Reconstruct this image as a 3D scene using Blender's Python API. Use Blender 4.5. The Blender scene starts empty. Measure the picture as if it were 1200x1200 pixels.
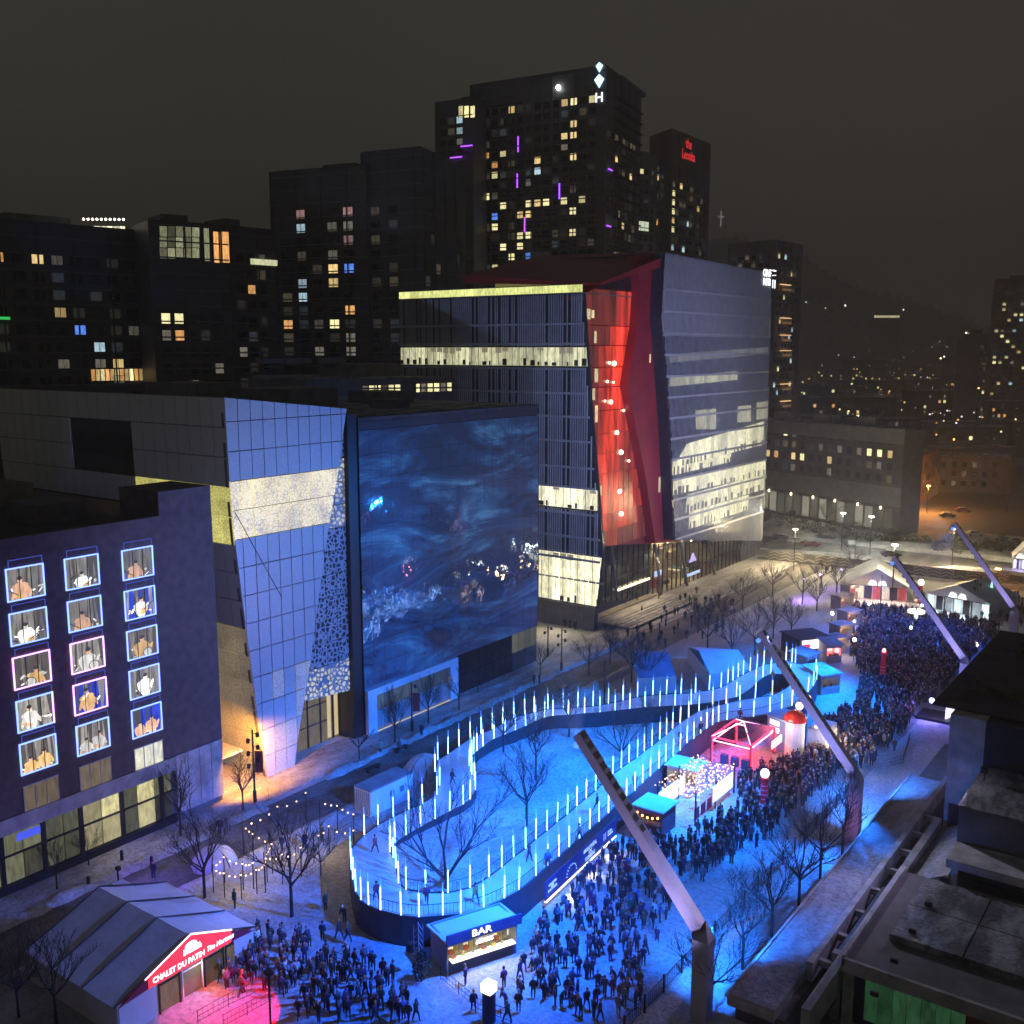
import bpy, bmesh, math, random
from mathutils import Vector, Matrix
from mathutils.geometry import tessellate_polygon
rnd = random.Random(7)
sc = bpy.context.scene
col = sc.collection
R = math.radians

# ------------------------------------------------------------------ camera
H = 48.0                                   # the photographer stands on a roof 48 m up
PITCH = math.atan(190/1200)
YAW = math.atan(881/math.hypot(1200, 190)) # the street runs along +Y, 36 degrees right of the view
cam = bpy.data.cameras.new('camera'); cam.lens = 36; cam.sensor_width = 36
cam.clip_start = 0.5; cam.clip_end = 9000
camo = bpy.data.objects.new('camera', cam); col.objects.link(camo)
camo.location = (0, 0, H)
camo.rotation_euler = (math.pi/2 - PITCH, 0, YAW)
sc.camera = camo
sc.view_settings.view_transform = 'Standard'
sc.view_settings.look = 'None'
sc.view_settings.exposure = 0.35
sc.view_settings.gamma = 1.0
sc.cycles.use_denoising = True
sc.cycles.max_bounces = 5
sc.cycles.diffuse_bounces = 2
sc.cycles.glossy_bounces = 3
sc.cycles.volume_bounces = 1
sc.cycles.sample_clamp_indirect = 3.0

# ------------------------------------------------------------------ night sky glowing with the city's light
world = bpy.data.worlds.new('World'); sc.world = world
world.use_nodes = True
wt = world.node_tree; wt.nodes.clear()
wo = wt.nodes.new('ShaderNodeOutputWorld'); wb = wt.nodes.new('ShaderNodeBackground')
tc = wt.nodes.new('ShaderNodeTexCoord'); sep = wt.nodes.new('ShaderNodeSeparateXYZ')
cr = wt.nodes.new('ShaderNodeValToRGB'); ns = wt.nodes.new('ShaderNodeTexNoise')
mx = wt.nodes.new('ShaderNodeMix'); mx.data_type = 'RGBA'; mx.blend_type = 'MULTIPLY'
cr.color_ramp.elements[0].position = 0.0; cr.color_ramp.elements[0].color = (.048, .043, .034, 1)
cr.color_ramp.elements[1].position = 0.55; cr.color_ramp.elements[1].color = (.013, .0135, .013, 1)
e = cr.color_ramp.elements.new(.16); e.color = (.031, .0285, .0225, 1)
ns.inputs['Scale'].default_value = 1.6; ns.inputs['Detail'].default_value = 4
mr = wt.nodes.new('ShaderNodeMapRange'); mr.inputs[3].default_value = .55; mr.inputs[4].default_value = 1.4
wt.links.new(tc.outputs['Generated'], sep.inputs[0]); wt.links.new(sep.outputs['Z'], cr.inputs[0])
wt.links.new(tc.outputs['Generated'], ns.inputs['Vector']); wt.links.new(ns.outputs['Fac'], mr.inputs[0])
mx.inputs['Factor'].default_value = 1
wt.links.new(cr.outputs[0], mx.inputs['A']); wt.links.new(mr.outputs[0], mx.inputs['B'])
wt.links.new(mx.outputs['Result'], wb.inputs['Color']); wb.inputs['Strength'].default_value = 1.65
wt.links.new(wb.outputs[0], wo.inputs[0])

# ------------------------------------------------------------------ surveying helpers: a point of the photo to a place in the world
F2 = (-math.sin(YAW), math.cos(YAW)); R2 = (math.cos(YAW), math.sin(YAW))
def ray(px, py):
    xc = px-600; yc = 600-py
    f = 1200*math.cos(PITCH)+yc*math.sin(PITCH)
    return (F2[0]*f+R2[0]*xc, F2[1]*f+R2[1]*xc, yc*math.cos(PITCH)-1200*math.sin(PITCH))
def G(px, py, z=0.0):
    r = ray(px, py); t = (z-H)/r[2]; return (r[0]*t, r[1]*t)
def G3(px, py, z=0.0):
    return G(px, py, z)+(z,)
def AX(px, py, X):
    r = ray(px, py); t = X/r[0]; return (r[1]*t, H+r[2]*t)
def AY(px, py, Y):
    r = ray(px, py); t = Y/r[1]; return (r[0]*t, H+r[2]*t)
def PT(px, d):
    r = ray(px, 410); f = r[0]*F2[0]+r[1]*F2[1]; return (r[0]*d/f, r[1]*d/f)

# ------------------------------------------------------------------ lamps of the place
def lamp(name, kind, loc, power, color, target=None, size=0.4, angle=60, blend=.6):
    l = bpy.data.lights.new(name, kind); l.energy = power; l.color = color
    if kind == 'SPOT': l.spot_size = R(angle); l.spot_blend = blend
    if kind == 'AREA':
        l.shape = 'RECTANGLE'; l.size = size if not isinstance(size, tuple) else size[0]
        l.size_y = size if not isinstance(size, tuple) else size[1]
    else: l.shadow_soft_size = size
    o = bpy.data.objects.new(name, l); col.objects.link(o); o.location = loc
    if target is not None:
        o.rotation_euler = (Vector(target)-Vector(loc)).to_track_quat('-Z', 'Y').to_euler()
    return o

# ------------------------------------------------------------------ materials
_m = {}
def nt_new(name):
    m = bpy.data.materials.new(name); m.use_nodes = True
    return m, m.node_tree, m.node_tree.nodes['Principled BSDF']
def mat(name, c=(.5, .5, .5), rough=.8, metal=0., em=None, es=0., var=.25, vs=.6, bump=0., bs=2., spec=.5, per_obj=0.):
    if name in _m: return _m[name]
    m, t, b = nt_new(name)
    b.inputs['Roughness'].default_value = rough; b.inputs['Metallic'].default_value = metal
    b.inputs['Specular IOR Level'].default_value = spec
    geo = t.nodes.new('ShaderNodeNewGeometry')
    n = t.nodes.new('ShaderNodeTexNoise'); n.inputs['Scale'].default_value = vs; n.inputs['Detail'].default_value = 6
    t.links.new(geo.outputs['Position'], n.inputs['Vector'])
    r = t.nodes.new('ShaderNodeValToRGB')
    r.color_ramp.elements[0].position = .3; r.color_ramp.elements[1].position = .7
    r.color_ramp.elements[0].color = tuple(x*(1-var) for x in c)+(1,)
    r.color_ramp.elements[1].color = tuple(min(1, x*(1+var)) for x in c)+(1,)
    t.links.new(n.outputs['Fac'], r.inputs[0])
    out = r.outputs[0]
    t.links.new(out, b.inputs['Base Color'])
    if em:
        b.inputs['Emission Color'].default_value = em+(1,); b.inputs['Emission Strength'].default_value = es
        if per_obj:
            oi = t.nodes.new('ShaderNodeObjectInfo'); q = t.nodes.new('ShaderNodeMapRange')
            q.inputs[3].default_value = es*(1-per_obj); q.inputs[4].default_value = es*(1+per_obj)
            t.links.new(oi.outputs['Random'], q.inputs[0])
            n2 = t.nodes.new('ShaderNodeTexNoise'); n2.inputs['Scale'].default_value = 1.; n2.inputs['Detail'].default_value = 4
            mq = t.nodes.new('ShaderNodeMapping'); mq.inputs['Scale'].default_value = (3.2, 3.2, .9)
            t.links.new(geo.outputs['Position'], mq.inputs[0]); t.links.new(mq.outputs[0], n2.inputs['Vector'])
            q2 = t.nodes.new('ShaderNodeMapRange'); q2.inputs[1].default_value = .35; q2.inputs[2].default_value = .65
            q2.inputs[3].default_value = .68; q2.inputs[4].default_value = 1.28
            t.links.new(n2.outputs['Fac'], q2.inputs[0])
            mu = t.nodes.new('ShaderNodeMath'); mu.operation = 'MULTIPLY'
            t.links.new(q.outputs[0], mu.inputs[0]); t.links.new(q2.outputs[0], mu.inputs[1])
            t.links.new(mu.outputs[0], b.inputs['Emission Strength'])
    if bump:
        nb = t.nodes.new('ShaderNodeTexNoise'); nb.inputs['Scale'].default_value = bs; nb.inputs['Detail'].default_value = 7
        t.links.new(geo.outputs['Position'], nb.inputs['Vector'])
        bp = t.nodes.new('ShaderNodeBump'); bp.inputs['Strength'].default_value = bump; bp.inputs['Distance'].default_value = .4
        t.links.new(nb.outputs['Fac'], bp.inputs['Height']); t.links.new(bp.outputs[0], b.inputs['Normal'])
    _m[name] = m; return m

def snow_mat(name, clean, dirty, lo=.42, hi=.62, sc1=.12, bump=.5):
    if name in _m: return _m[name]
    m, t, b = nt_new(name); b.inputs['Roughness'].default_value = .75; b.inputs['Specular IOR Level'].default_value = .25
    geo = t.nodes.new('ShaderNodeNewGeometry')
    mp = t.nodes.new('ShaderNodeMapping'); mp.inputs['Scale'].default_value = (1, .35, 1)
    t.links.new(geo.outputs['Position'], mp.inputs[0])
    n = t.nodes.new('ShaderNodeTexNoise'); n.inputs['Scale'].default_value = sc1; n.inputs['Detail'].default_value = 9; n.inputs['Roughness'].default_value = .65
    t.links.new(mp.outputs[0], n.inputs['Vector'])
    r = t.nodes.new('ShaderNodeValToRGB'); r.color_ramp.elements[0].position = lo; r.color_ramp.elements[1].position = hi
    r.color_ramp.elements[0].color = dirty+(1,); r.color_ramp.elements[1].color = clean+(1,)
    t.links.new(n.outputs['Fac'], r.inputs[0])
    tr_ = t.nodes.new('ShaderNodeTexNoise'); tr_.inputs['Scale'].default_value = 2.6; tr_.inputs['Detail'].default_value = 5; tr_.inputs['Roughness'].default_value = .75; t.links.new(geo.outputs['Position'], tr_.inputs['Vector'])
    tm_ = t.nodes.new('ShaderNodeMapRange'); tm_.inputs[1].default_value = .38; tm_.inputs[2].default_value = .56; tm_.inputs[3].default_value = .62; tm_.inputs[4].default_value = 1.04; t.links.new(tr_.outputs['Fac'], tm_.inputs[0])
    mm_ = t.nodes.new('ShaderNodeMix'); mm_.data_type = 'RGBA'; mm_.blend_type = 'MULTIPLY'; mm_.inputs['Factor'].default_value = 1; t.links.new(r.outputs[0], mm_.inputs['A']); t.links.new(tm_.outputs[0], mm_.inputs['B'])
    t.links.new(mm_.outputs['Result'], b.inputs['Base Color'])
    nb = t.nodes.new('ShaderNodeTexNoise'); nb.inputs['Scale'].default_value = 1.3; nb.inputs['Detail'].default_value = 8; nb.inputs['Roughness'].default_value = .7
    t.links.new(geo.outputs['Position'], nb.inputs['Vector'])
    bp = t.nodes.new('ShaderNodeBump'); bp.inputs['Strength'].default_value = bump; bp.inputs['Distance'].default_value = .5
    t.links.new(nb.outputs['Fac'], bp.inputs['Height']); t.links.new(bp.outputs[0], b.inputs['Normal'])
    _m[name] = m; return m

SNOW = snow_mat('trodden snow', (.62, .62, .64), (.36, .35, .35))
SNOW_ISLE = snow_mat('fresh snow', (.74, .75, .77), (.50, .51, .53), sc1=.35, bump=.8)
SLUSH = snow_mat('road slush', (.27, .25, .24), (.12, .11, .105), sc1=.3)
WALK = snow_mat('sidewalk snow', (.62, .61, .62), (.32, .3, .29), sc1=.35)
ICE = mat('rink ice', (.50, .54, .60), rough=.35, var=.18, vs=.5, bump=.12, bs=2.2)
CITY = mat('far city ground', (.09, .088, .085), var=.6, vs=.02)
ROOFSNOW = snow_mat('thin roof snow', (.5, .5, .52), (.12, .12, .125), sc1=.5, bump=.8)
DARKROOF = mat('dark roof felt', (.05, .05, .052), var=.4)
CONC = mat('weathered concrete', (.44, .43, .43), var=.35, vs=.7, bump=.3, bs=4)
CONC_D = mat('dark concrete', (.14, .137, .14), var=.3)
DARK = mat('dark metal', (.025, .026, .03), rough=.5, metal=.4)
BLACKG = mat('dark facade glass', (.014, .015, .018), rough=.12, var=.3, spec=.6)
TOWER = mat('dark tower cladding', (.075, .075, .085), rough=.5, var=.4, vs=.1)
TOWER2 = mat('charcoal panel cladding', (.10, .10, .11), rough=.5, var=.4, vs=.1)
MUL = mat('window mullion', (.02, .02, .02), rough=.6)
WFR = mat('white frame', (.6, .6, .62), rough=.5)
WARM = mat('warm lit room', (.2, .15, .08), em=(1., .72, .30), es=.62, per_obj=.6)
YELL = mat('yellow lit room', (.2, .18, .1), em=(.95, .85, .42), es=.8, per_obj=.45)
COOL = mat('cool lit room', (.1, .15, .18), em=(.62, .9, 1.), es=.5, per_obj=.5)
DIMW = mat('dim lit room', (.08, .07, .06), em=(.85, .75, .6), es=.10, per_obj=.7)
ORAN = mat('orange lit room', (.2, .1, .05), em=(1., .48, .16), es=.6, per_obj=.4)
BLUR = mat('blue lit room', (.05, .08, .2), em=(.12, .3, 1.), es=.7, per_obj=.3)
PINK = mat('rosy lit room', (.1, .06, .06), em=(1., .55, .55), es=.22, per_obj=.4)
PURP = mat('purple light bar', (.1, .02, .2), em=(.38, .07, 1.), es=2.2)
BULB = mat('warm bulb', (.8, .7, .5), em=(1., .78, .5), es=9.)
WLAMP = mat('white lamp', (.8, .8, .8), em=(.95, 1., .9), es=14.)
SODIUM = mat('sodium lamp', (.8, .5, .2), em=(1., .45, .1), es=12.)
REDEM = mat('red light tube', (.6, .02, .02), em=(1., .03, .10), es=3.2)
REDSIGN = mat('red lit sign', (.5, .02, .02), em=(.9, .035, .045), es=.75)
WHITEEM = mat('white lit lettering', (.8, .8, .8), em=(.95, .97, 1.), es=1.5)
BLUEDGE = mat('blue light outline', (.1, .15, .6), em=(.20, .32, 1.), es=2.3)
PINKEDGE = mat('violet light outline', (.4, .1, .6), em=(.75, .35, 1.), es=2.6)
OUTL = mat('faint blue outline', (.05, .07, .3), em=(.07, .11, .55), es=.75)
TUBEM = mat('lit tube', (.6, .7, .9), em=(.22, .43, 1.), es=6., per_obj=.3)
TUBET = mat('dim tube tip', (.3, .4, .7), em=(.12, .38, 1.), es=.9)
STEEL = mat('painted steel mast', (.55, .53, .58), rough=.45, metal=.2, var=.12)
SKIRT = mat('dark rink skirting', (.035, .04, .05), rough=.7)
TENT = mat('white tent canvas', (.62, .62, .64), rough=.6, var=.08)
TENTR = mat('grey tent roof canvas', (.60, .62, .66), rough=.6, var=.12, bump=.1)
WHITE = mat('white panel', (.7, .7, .72), rough=.5, var=.06)
BARK = mat('winter bark', (.035, .03, .028), var=.3, vs=3)
BRICK = mat('purple brown brick', (.14, .105, .105), rough=.9, var=.25, vs=1.2, bump=.2, bs=6)
BRICK2 = mat('red brick', (.30, .14, .08), rough=.9, var=.3, vs=1., bump=.2, bs=6)

# ------------------------------------------------------------------ mesh building
class MB:
    def __init__(s): s.v = []; s.f = []; s.mi = []; s.mats = []
    def _mi(s, m):
        if m is None: return 0
        if m not in s.mats: s.mats.append(m)
        return s.mats.index(m)
    def face(s, pts, m=None):
        i = len(s.v); s.v += [tuple(p) for p in pts]; s.f.append(tuple(range(i, i+len(pts)))); s.mi.append(s._mi(m))
    def box(s, x0, x1, y0, y1, z0, z1, m=None):
        i = len(s.v)
        s.v += [(x0,y0,z0),(x1,y0,z0),(x1,y1,z0),(x0,y1,z0),(x0,y0,z1),(x1,y0,z1),(x1,y1,z1),(x0,y1,z1)]
        k = s._mi(m)
        for q in ((0,3,2,1),(4,5,6,7),(0,1,5,4),(1,2,6,5),(2,3,7,6),(3,0,4,7)):
            s.f.append(tuple(i+j for j in q)); s.mi.append(k)
    def prism(s, base, top, m=None):           # two equal-length rings
        n = len(base); i = len(s.v); s.v += [tuple(p) for p in base]+[tuple(p) for p in top]; k = s._mi(m)
        s.f.append(tuple(i+j for j in reversed(range(n)))); s.f.append(tuple(i+n+j for j in range(n))); s.mi += [k, k]
        for j in range(n):
            s.f.append((i+j, i+(j+1) % n, i+n+(j+1) % n, i+n+j)); s.mi.append(k)
    def poly(s, pts, z0, z1, m=None):
        s.prism([(x, y, z0) for x, y in pts], [(x, y, z1) for x, y in pts], m)
    def xpoly(s, X, pts, th, m=None):          # polygon of (y,z) on the plane x=X, th thick towards -x
        s.prism([(X-th, y, z) for y, z in pts], [(X, y, z) for y, z in pts], m)
    def ypoly(s, Y, pts, th, m=None):
        s.prism([(x, Y+th, z) for x, z in pts], [(x, Y, z) for x, z in pts], m)
    def tube(s, a, b, r, n=6, m=None, r2=None):
        a = Vector(a); b = Vector(b); d = (b-a)
        if d.length < 1e-6: return
        q = d.normalized().to_track_quat('Z', 'Y'); r2 = r if r2 is None else r2
        ra = [a+q @ Vector((math.cos(2*math.pi*k/n)*r, math.sin(2*math.pi*k/n)*r, 0)) for k in range(n)]
        rb = [b+q @ Vector((math.cos(2*math.pi*k/n)*r2, math.sin(2*math.pi*k/n)*r2, 0)) for k in range(n)]
        s.prism(ra, rb, m)
    def lathe(s, prof, c=(0, 0, 0), n=10, m=None):
        i = len(s.v); k = s._mi(m)
        for r, z in prof:
            for a in range(n): s.v.append((c[0]+r*math.cos(2*math.pi*a/n), c[1]+r*math.sin(2*math.pi*a/n), c[2]+z))
        for p in range(len(prof)-1):
            for a in range(n):
                s.f.append((i+p*n+a, i+p*n+(a+1) % n, i+(p+1)*n+(a+1) % n, i+(p+1)*n+a)); s.mi.append(k)
        s.f.append(tuple(i+a for a in reversed(range(n)))); s.mi.append(k)
        s.f.append(tuple(i+(len(prof)-1)*n+a for a in range(n))); s.mi.append(k)
    def ball(s, c, r, n=8, m=None, squash=1.):
        s.lathe([(max(.001, r*math.sin(math.pi*k/5)), -r*squash*math.cos(math.pi*k/5)) for k in range(6)], c, n, m)
    def mesh(s, name, m=None, off=(0, 0, 0)):
        me = bpy.data.meshes.new(name)
        me.from_pydata([(a-off[0], b-off[1], c-off[2]) for a, b, c in s.v], [], s.f)
        ms = s.mats if s.mats else [m]
        for q in ms: me.materials.append(q)
        if s.mats:
            me.polygons.foreach_set('material_index', s.mi)
        me.update(); return me
    def build(s, name, m=None, parent=None, local=False, tri=False):
        if not s.f: return None
        off = (0, 0, 0)
        if parent is not None and not local: off = wloc(parent)
        return link(name, s.mesh(name, m, off), parent)
def wloc(o):
    v = Vector(o.location); p = o.parent
    while p: v = v+Vector(p.location); p = p.parent
    return v
def link(name, me, parent=None):
    o = bpy.data.objects.new(name, me); col.objects.link(o)
    if parent is not None: o.parent = parent
    return o
def tag(o, label=None, cat=None, group=None, kind=None):
    if label: o['label'] = label
    if cat: o['category'] = cat
    if group: o['group'] = group
    if kind: o['kind'] = kind
    return o
def thing(name, label, cat, loc=(0, 0, 0), group=None, rz=0.):
    o = bpy.data.objects.new(name, None); col.objects.link(o); o.location = loc; o.rotation_euler = (0, 0, rz)
    o.empty_display_size = .5
    return tag(o, label, cat, group)
def struct(o): o['kind'] = 'structure'; return o
def stuff(o):
    if o: o['kind'] = 'stuff'
    return o
_kids = {}
def kids(o):
    k = o.name
    if k not in _kids: _kids[k] = list(o.children)
    return _kids[k]
def copy_tree(o, parent=None):
    c = o.copy(); col.objects.link(c); c.parent = parent
    for ch in kids(o): copy_tree(ch, c)
    return c
ONES = ['', 'first', 'second', 'third', 'fourth', 'fifth', 'sixth', 'seventh', 'eighth', 'ninth', 'tenth', 'eleventh', 'twelfth', 'thirteenth', 'fourteenth', 'fifteenth', 'sixteenth', 'seventeenth', 'eighteenth', 'nineteenth']
def ordn(n):
    if n < 20: return ONES[n]
    t = {2: 'twent', 3: 'thirt', 4: 'fort', 5: 'fift', 6: 'sixt', 7: 'sevent', 8: 'eight', 9: 'ninet'}[n//10]
    return t+'ieth' if n % 10 == 0 else t+'y-'+ONES[n % 10]
_seen = set()
def uniq(base, alts):
    for a in alts:
        s = (base+' '+a).strip()
        if s not in _seen: _seen.add(s); return s
    return base

def clip(poly, y0, y1, z0, z1):                # clip a polygon of (y,z) by a rectangle
    def cut(ps, inside, inter):
        out = []
        for i in range(len(ps)):
            a = ps[i-1]; b = ps[i]
            if inside(b):
                if not inside(a): out.append(inter(a, b))
                out.append(b)
            elif inside(a): out.append(inter(a, b))
        return out
    def at(k, v):
        def f(a, b):
            t = (v-a[k])/(b[k]-a[k]); return (a[0]+(b[0]-a[0])*t, a[1]+(b[1]-a[1])*t)
        return f
    for k, v, sg in ((0, y0, 1), (0, y1, -1), (1, z0, 1), (1, z1, -1)):
        if len(poly) < 3: return []
        poly = cut(poly, lambda p: (p[k]-v)*sg >= 0, at(k, v))
    return poly
def area(p): return abs(sum(p[i-1][0]*p[i][1]-p[i][0]*p[i-1][1] for i in range(len(p)))/2) if len(p) > 2 else 0
def vspan(poly, y):
    zs = []
    for i in range(len(poly)):
        a = poly[i-1]; b = poly[i]
        if (a[0]-y)*(b[0]-y) < 0: zs.append(a[1]+(b[1]-a[1])*(y-a[0])/(b[0]-a[0]))
    return (min(zs), max(zs)) if len(zs) > 1 else None
def smooth(pts, step=1.0, closed=True):
    n = len(pts); out = []
    for i in range(n if closed else n-1):
        p0 = pts[i-1] if closed or i > 0 else pts[i]; p1 = pts[i]; p2 = pts[(i+1) % n]
        p3 = pts[(i+2) % n] if closed or i+2 < n else p2
        k = max(1, int(math.dist(p1, p2)/step))
        for j in range(k):
            t = j/k
            out.append(tuple(.5*((2*p1[q])+(-p0[q]+p2[q])*t+(2*p0[q]-5*p1[q]+4*p2[q]-p3[q])*t*t+(-p0[q]+3*p1[q]-3*p2[q]+p3[q])*t**3) for q in (0, 1)))
    if not closed: out.append(pts[-1])
    return out
def text(s, size, m, parent, loc, rot, name='lettering', local=False, align='CENTER', extr=.02, shear=0., sx=1.):
    cu = bpy.data.curves.new(name, 'FONT'); cu.body = s; cu.size = size; cu.align_x = align; cu.align_y = 'CENTER'
    cu.extrude = extr; cu.shear = shear; cu.resolution_u = 2; cu.offset = size*.012; cu.space_line = .85
    t = bpy.data.objects.new('t', cu); col.objects.link(t)
    dg = bpy.context.evaluated_depsgraph_get(); me = bpy.data.meshes.new_from_object(t.evaluated_get(dg))
    bpy.data.objects.remove(t); bpy.data.curves.remove(cu)
    me.materials.clear(); me.materials.append(m); me.name = name
    o = link(name, me, parent)
    off = Vector((0, 0, 0)) if (parent is None or local) else wloc(parent)
    o.location = Vector(loc)-off; o.rotation_euler = rot; o.scale = (sx, 1, 1)
    return o

# ------------------------------------------------------------------ ground, road, pavement
g = MB(); g.box(-3500, 3500, -200, 6500, -1.0, -.03); struct(g.build('city_ground', CITY))
g = MB(); g.box(-110, -5, 5, 290, -.5, 0.0); struct(g.build('snowy_ground', SNOW))
g = MB(); g.box(-81.5, -74.5, 5, 236, .0, .006); struct(g.build('road', SLUSH))
g = MB(); g.box(-88.5, -82.2, 5, 236, .0, .13); struct(g.build('pavement', WALK))
g = MB(); g.box(-260, 60, 236, 252, .0, .008); struct(g.build('cross_street', SLUSH))
g = MB(); g.box(-32.2, -26.2, 30, 210, .0, .01); struct(g.build('lane', snow_mat('packed lane snow', (.66, .67, .7), (.5, .5, .53), sc1=.3)))
def bank(x0, x1, ya, yb, h, name, m=SNOW, step=1.1, seed=1):
    r = random.Random(seed); b = MB(); n = int((yb-ya)/step); cols = 5; vs = []
    for i in range(n+1):
        y = ya+(yb-ya)*i/n
        for j in range(cols):
            u = j/(cols-1); hh = h*math.sin(math.pi*u)*(.35+1.0*r.random())*(min(1, i/2, (n-i)/2))
            vs.append((x0+(x1-x0)*u+r.uniform(-.25, .25), y+r.uniform(-.3, .3), -.05+hh))
    b.v = vs
    for i in range(n):
        for j in range(cols-1):
            a = i*cols+j; b.f.append((a, a+1, a+cols+1, a+cols)); b.mi.append(0)
    o = b.build(name, m)
    for p in o.data.polygons: p.use_smooth = True
    return struct(o)
bank(-82.6, -80.6, 20, 68, .55, 'snow_bank'); bank(-82.4, -80.8, 76, 150, .6, 'snow_bank', seed=2)
bank(-74.9, -72.6, 20, 140, .55, 'snow_bank', seed=3)
bank(-27.4, -26.0, 60, 120, .4, 'snow_bank', seed=4)
for k, (x0, x1, ya, yb, h) in enumerate(((-95, -60, 228, 236, 1.6), (-60, -20, 226, 235, 2.2), (-20, 20, 224, 234, 1.8), (-80, -30, 253, 262, 1.4), (-112, -82, 252, 261, 1.2))):
    bank(x0, x1, ya, yb, h, 'snow_bank', seed=10+k, step=.9)

# ------------------------------------------------------------------ window makers
_wm = {}
def win_mesh(w, h, m, nm, axis):
    nm = max(1, nm)
    key = (round(w, 1), round(h, 1), m.name, nm, axis)
    if key in _wm: return _wm[key]
    b = MB()
    def bx(u0, u1, z0, z1, d0, d1, mm):
        if axis == 'u': b.box(u0, u1, d0, d1, z0, z1, mm)
    bx(-w/2, w/2, 0, h, -.04, .05, m)
    t = .09 if w > 1.2 else .06
    bx(-w/2-t, w/2+t, -t, 0, -.14, .05, MUL); bx(-w/2-t, w/2+t, h, h+t, -.10, .05, MUL)
    for k in range(nm+1):
        x = -w/2+w*k/nm; bx(x-t/2, x+t/2, 0, h, -.10, .05, MUL)
    me = b.mesh('window'); _wm[key] = me; return me
class Face:
    """A vertical wall between the ground points A (left) and B (right), seen from outside."""
    def __init__(s, A, B):
        s.A = Vector((A[0], A[1])); s.B = Vector((B[0], B[1])); s.L = (s.B-s.A).length; s.u = (s.B-s.A)/s.L
        s.n = Vector((s.u.y, -s.u.x))
        if s.n.dot(Vector((0, 0))-s.A) < 0: s.n = -s.n
        s.ang = math.atan2(s.u.y, s.u.x)
    def uv(s, px, py):
        r = ray(px, py); den = r[0]*s.n.x+r[1]*s.n.y; t = s.A.dot(s.n)/den
        p = Vector((r[0]*t, r[1]*t)); return ((p-s.A).dot(s.u), H+r[2]*t)
    def P(s, u, z, d=0.): p = s.A+s.u*u+s.n*d; return (p.x, p.y, z)
    def block(s, mb, u0, u1, z0, z1, d0, d1, m=None):
        mb.prism([s.P(u0, z0, d0), s.P(u1, z0, d0), s.P(u1, z0, d1), s.P(u0, z0, d1)], [s.P(u0, z1, d0), s.P(u1, z1, d0), s.P(u1, z1, d1), s.P(u0, z1, d1)], m)
    def window(s, parent, u, z, w, h, m, nm=2, name='window'):
        o = link(name, win_mesh(w, h, m, nm, 'u'), parent)
        o.location = Vector(s.P(u, z, .06))-wloc(parent); o.rotation_euler = (0, 0, s.ang); return o
    def poly(s, mb, pts, d0, d1, m=None):
        mb.prism([s.P(u, z, d0) for u, z in pts], [s.P(u, z, d1) for u, z in pts], m)
def body(mb, pts, z0, z1, m=None):
    mb.poly(pts, z0, z1, m)
def back_of(f, depth):     # footprint behind a face
    return [f.P(0, 0)[:2], f.P(f.L, 0)[:2], f.P(f.L, 0, -depth)[:2], f.P(0, 0, -depth)[:2]]
def ztop(f, px, py): return f.uv(px, py)[1]
LM = {'w': WARM, 'y': YELL, 'c': COOL, 'd': DIMW, 'o': ORAN, 'b': BLUR, 'p': PINK}
def grid_windows(f, parent, z0, z1, fh, bay, w, h, p_lit, mats, seed, explicit=(), dark=True, u0=1.2, u1=None, nm=2, dm=BLACKG):
    r = random.Random(seed); u1 = f.L-1.2 if u1 is None else u1
    nb = max(1, int((u1-u0)/bay)); nf = max(1, int((z1-z0)/fh)); used = set(); dk = MB(); fa_ = MB(); fb_ = MB(); fc_ = MB(); n = 0
    for (px, py, m) in explicit:
        u, z = f.uv(px, py); i = int((u-u0)/bay); j = int((z-z0)/fh)
        if 0 <= i < nb and 0 <= j < nf and (i, j) not in used:
            used.add((i, j)); f.window(parent, u0+(i+.5)*bay, z0+(j+.5)*fh-h/2, w, h, LM[m], nm); n += 1
    for i in range(nb):
        for j in range(nf):
            if (i, j) in used: continue
            u = u0+(i+.5)*bay; z = z0+(j+.5)*fh-h/2
            if r.random() < p_lit and n < 290:
                f.window(parent, u, z, w, h, LM[r.choice(mats)], nm); n += 1
            elif dark:
                zz_ = r.random(); f.block(dk if zz_ < .78 else (fb_ if zz_ < .90 else (fa_ if zz_ < .95 else fc_)), u-w/2, u+w/2, z, z+h, .02, .08)
    if dk.f: stuff(dk.build('dark_windows', dm, parent))
    for q, nm_ in ((fa_, 'curtained room'), (fb_, 'unlit room with a glow'), (fc_, 'grey screen lit room')):
        if q.f: stuff(q.build('dim_windows', mat(nm_, (.06, .055, .05), rough=.3, em={'curtained room': (.8, .66, .42), 'unlit room with a glow': (.55, .5, .42), 'grey screen lit room': (.45, .55, .65)}[nm_], es={'curtained room': .06, 'unlit room with a glow': .025, 'grey screen lit room': .035}[nm_], per_obj=.3), parent))

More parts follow.
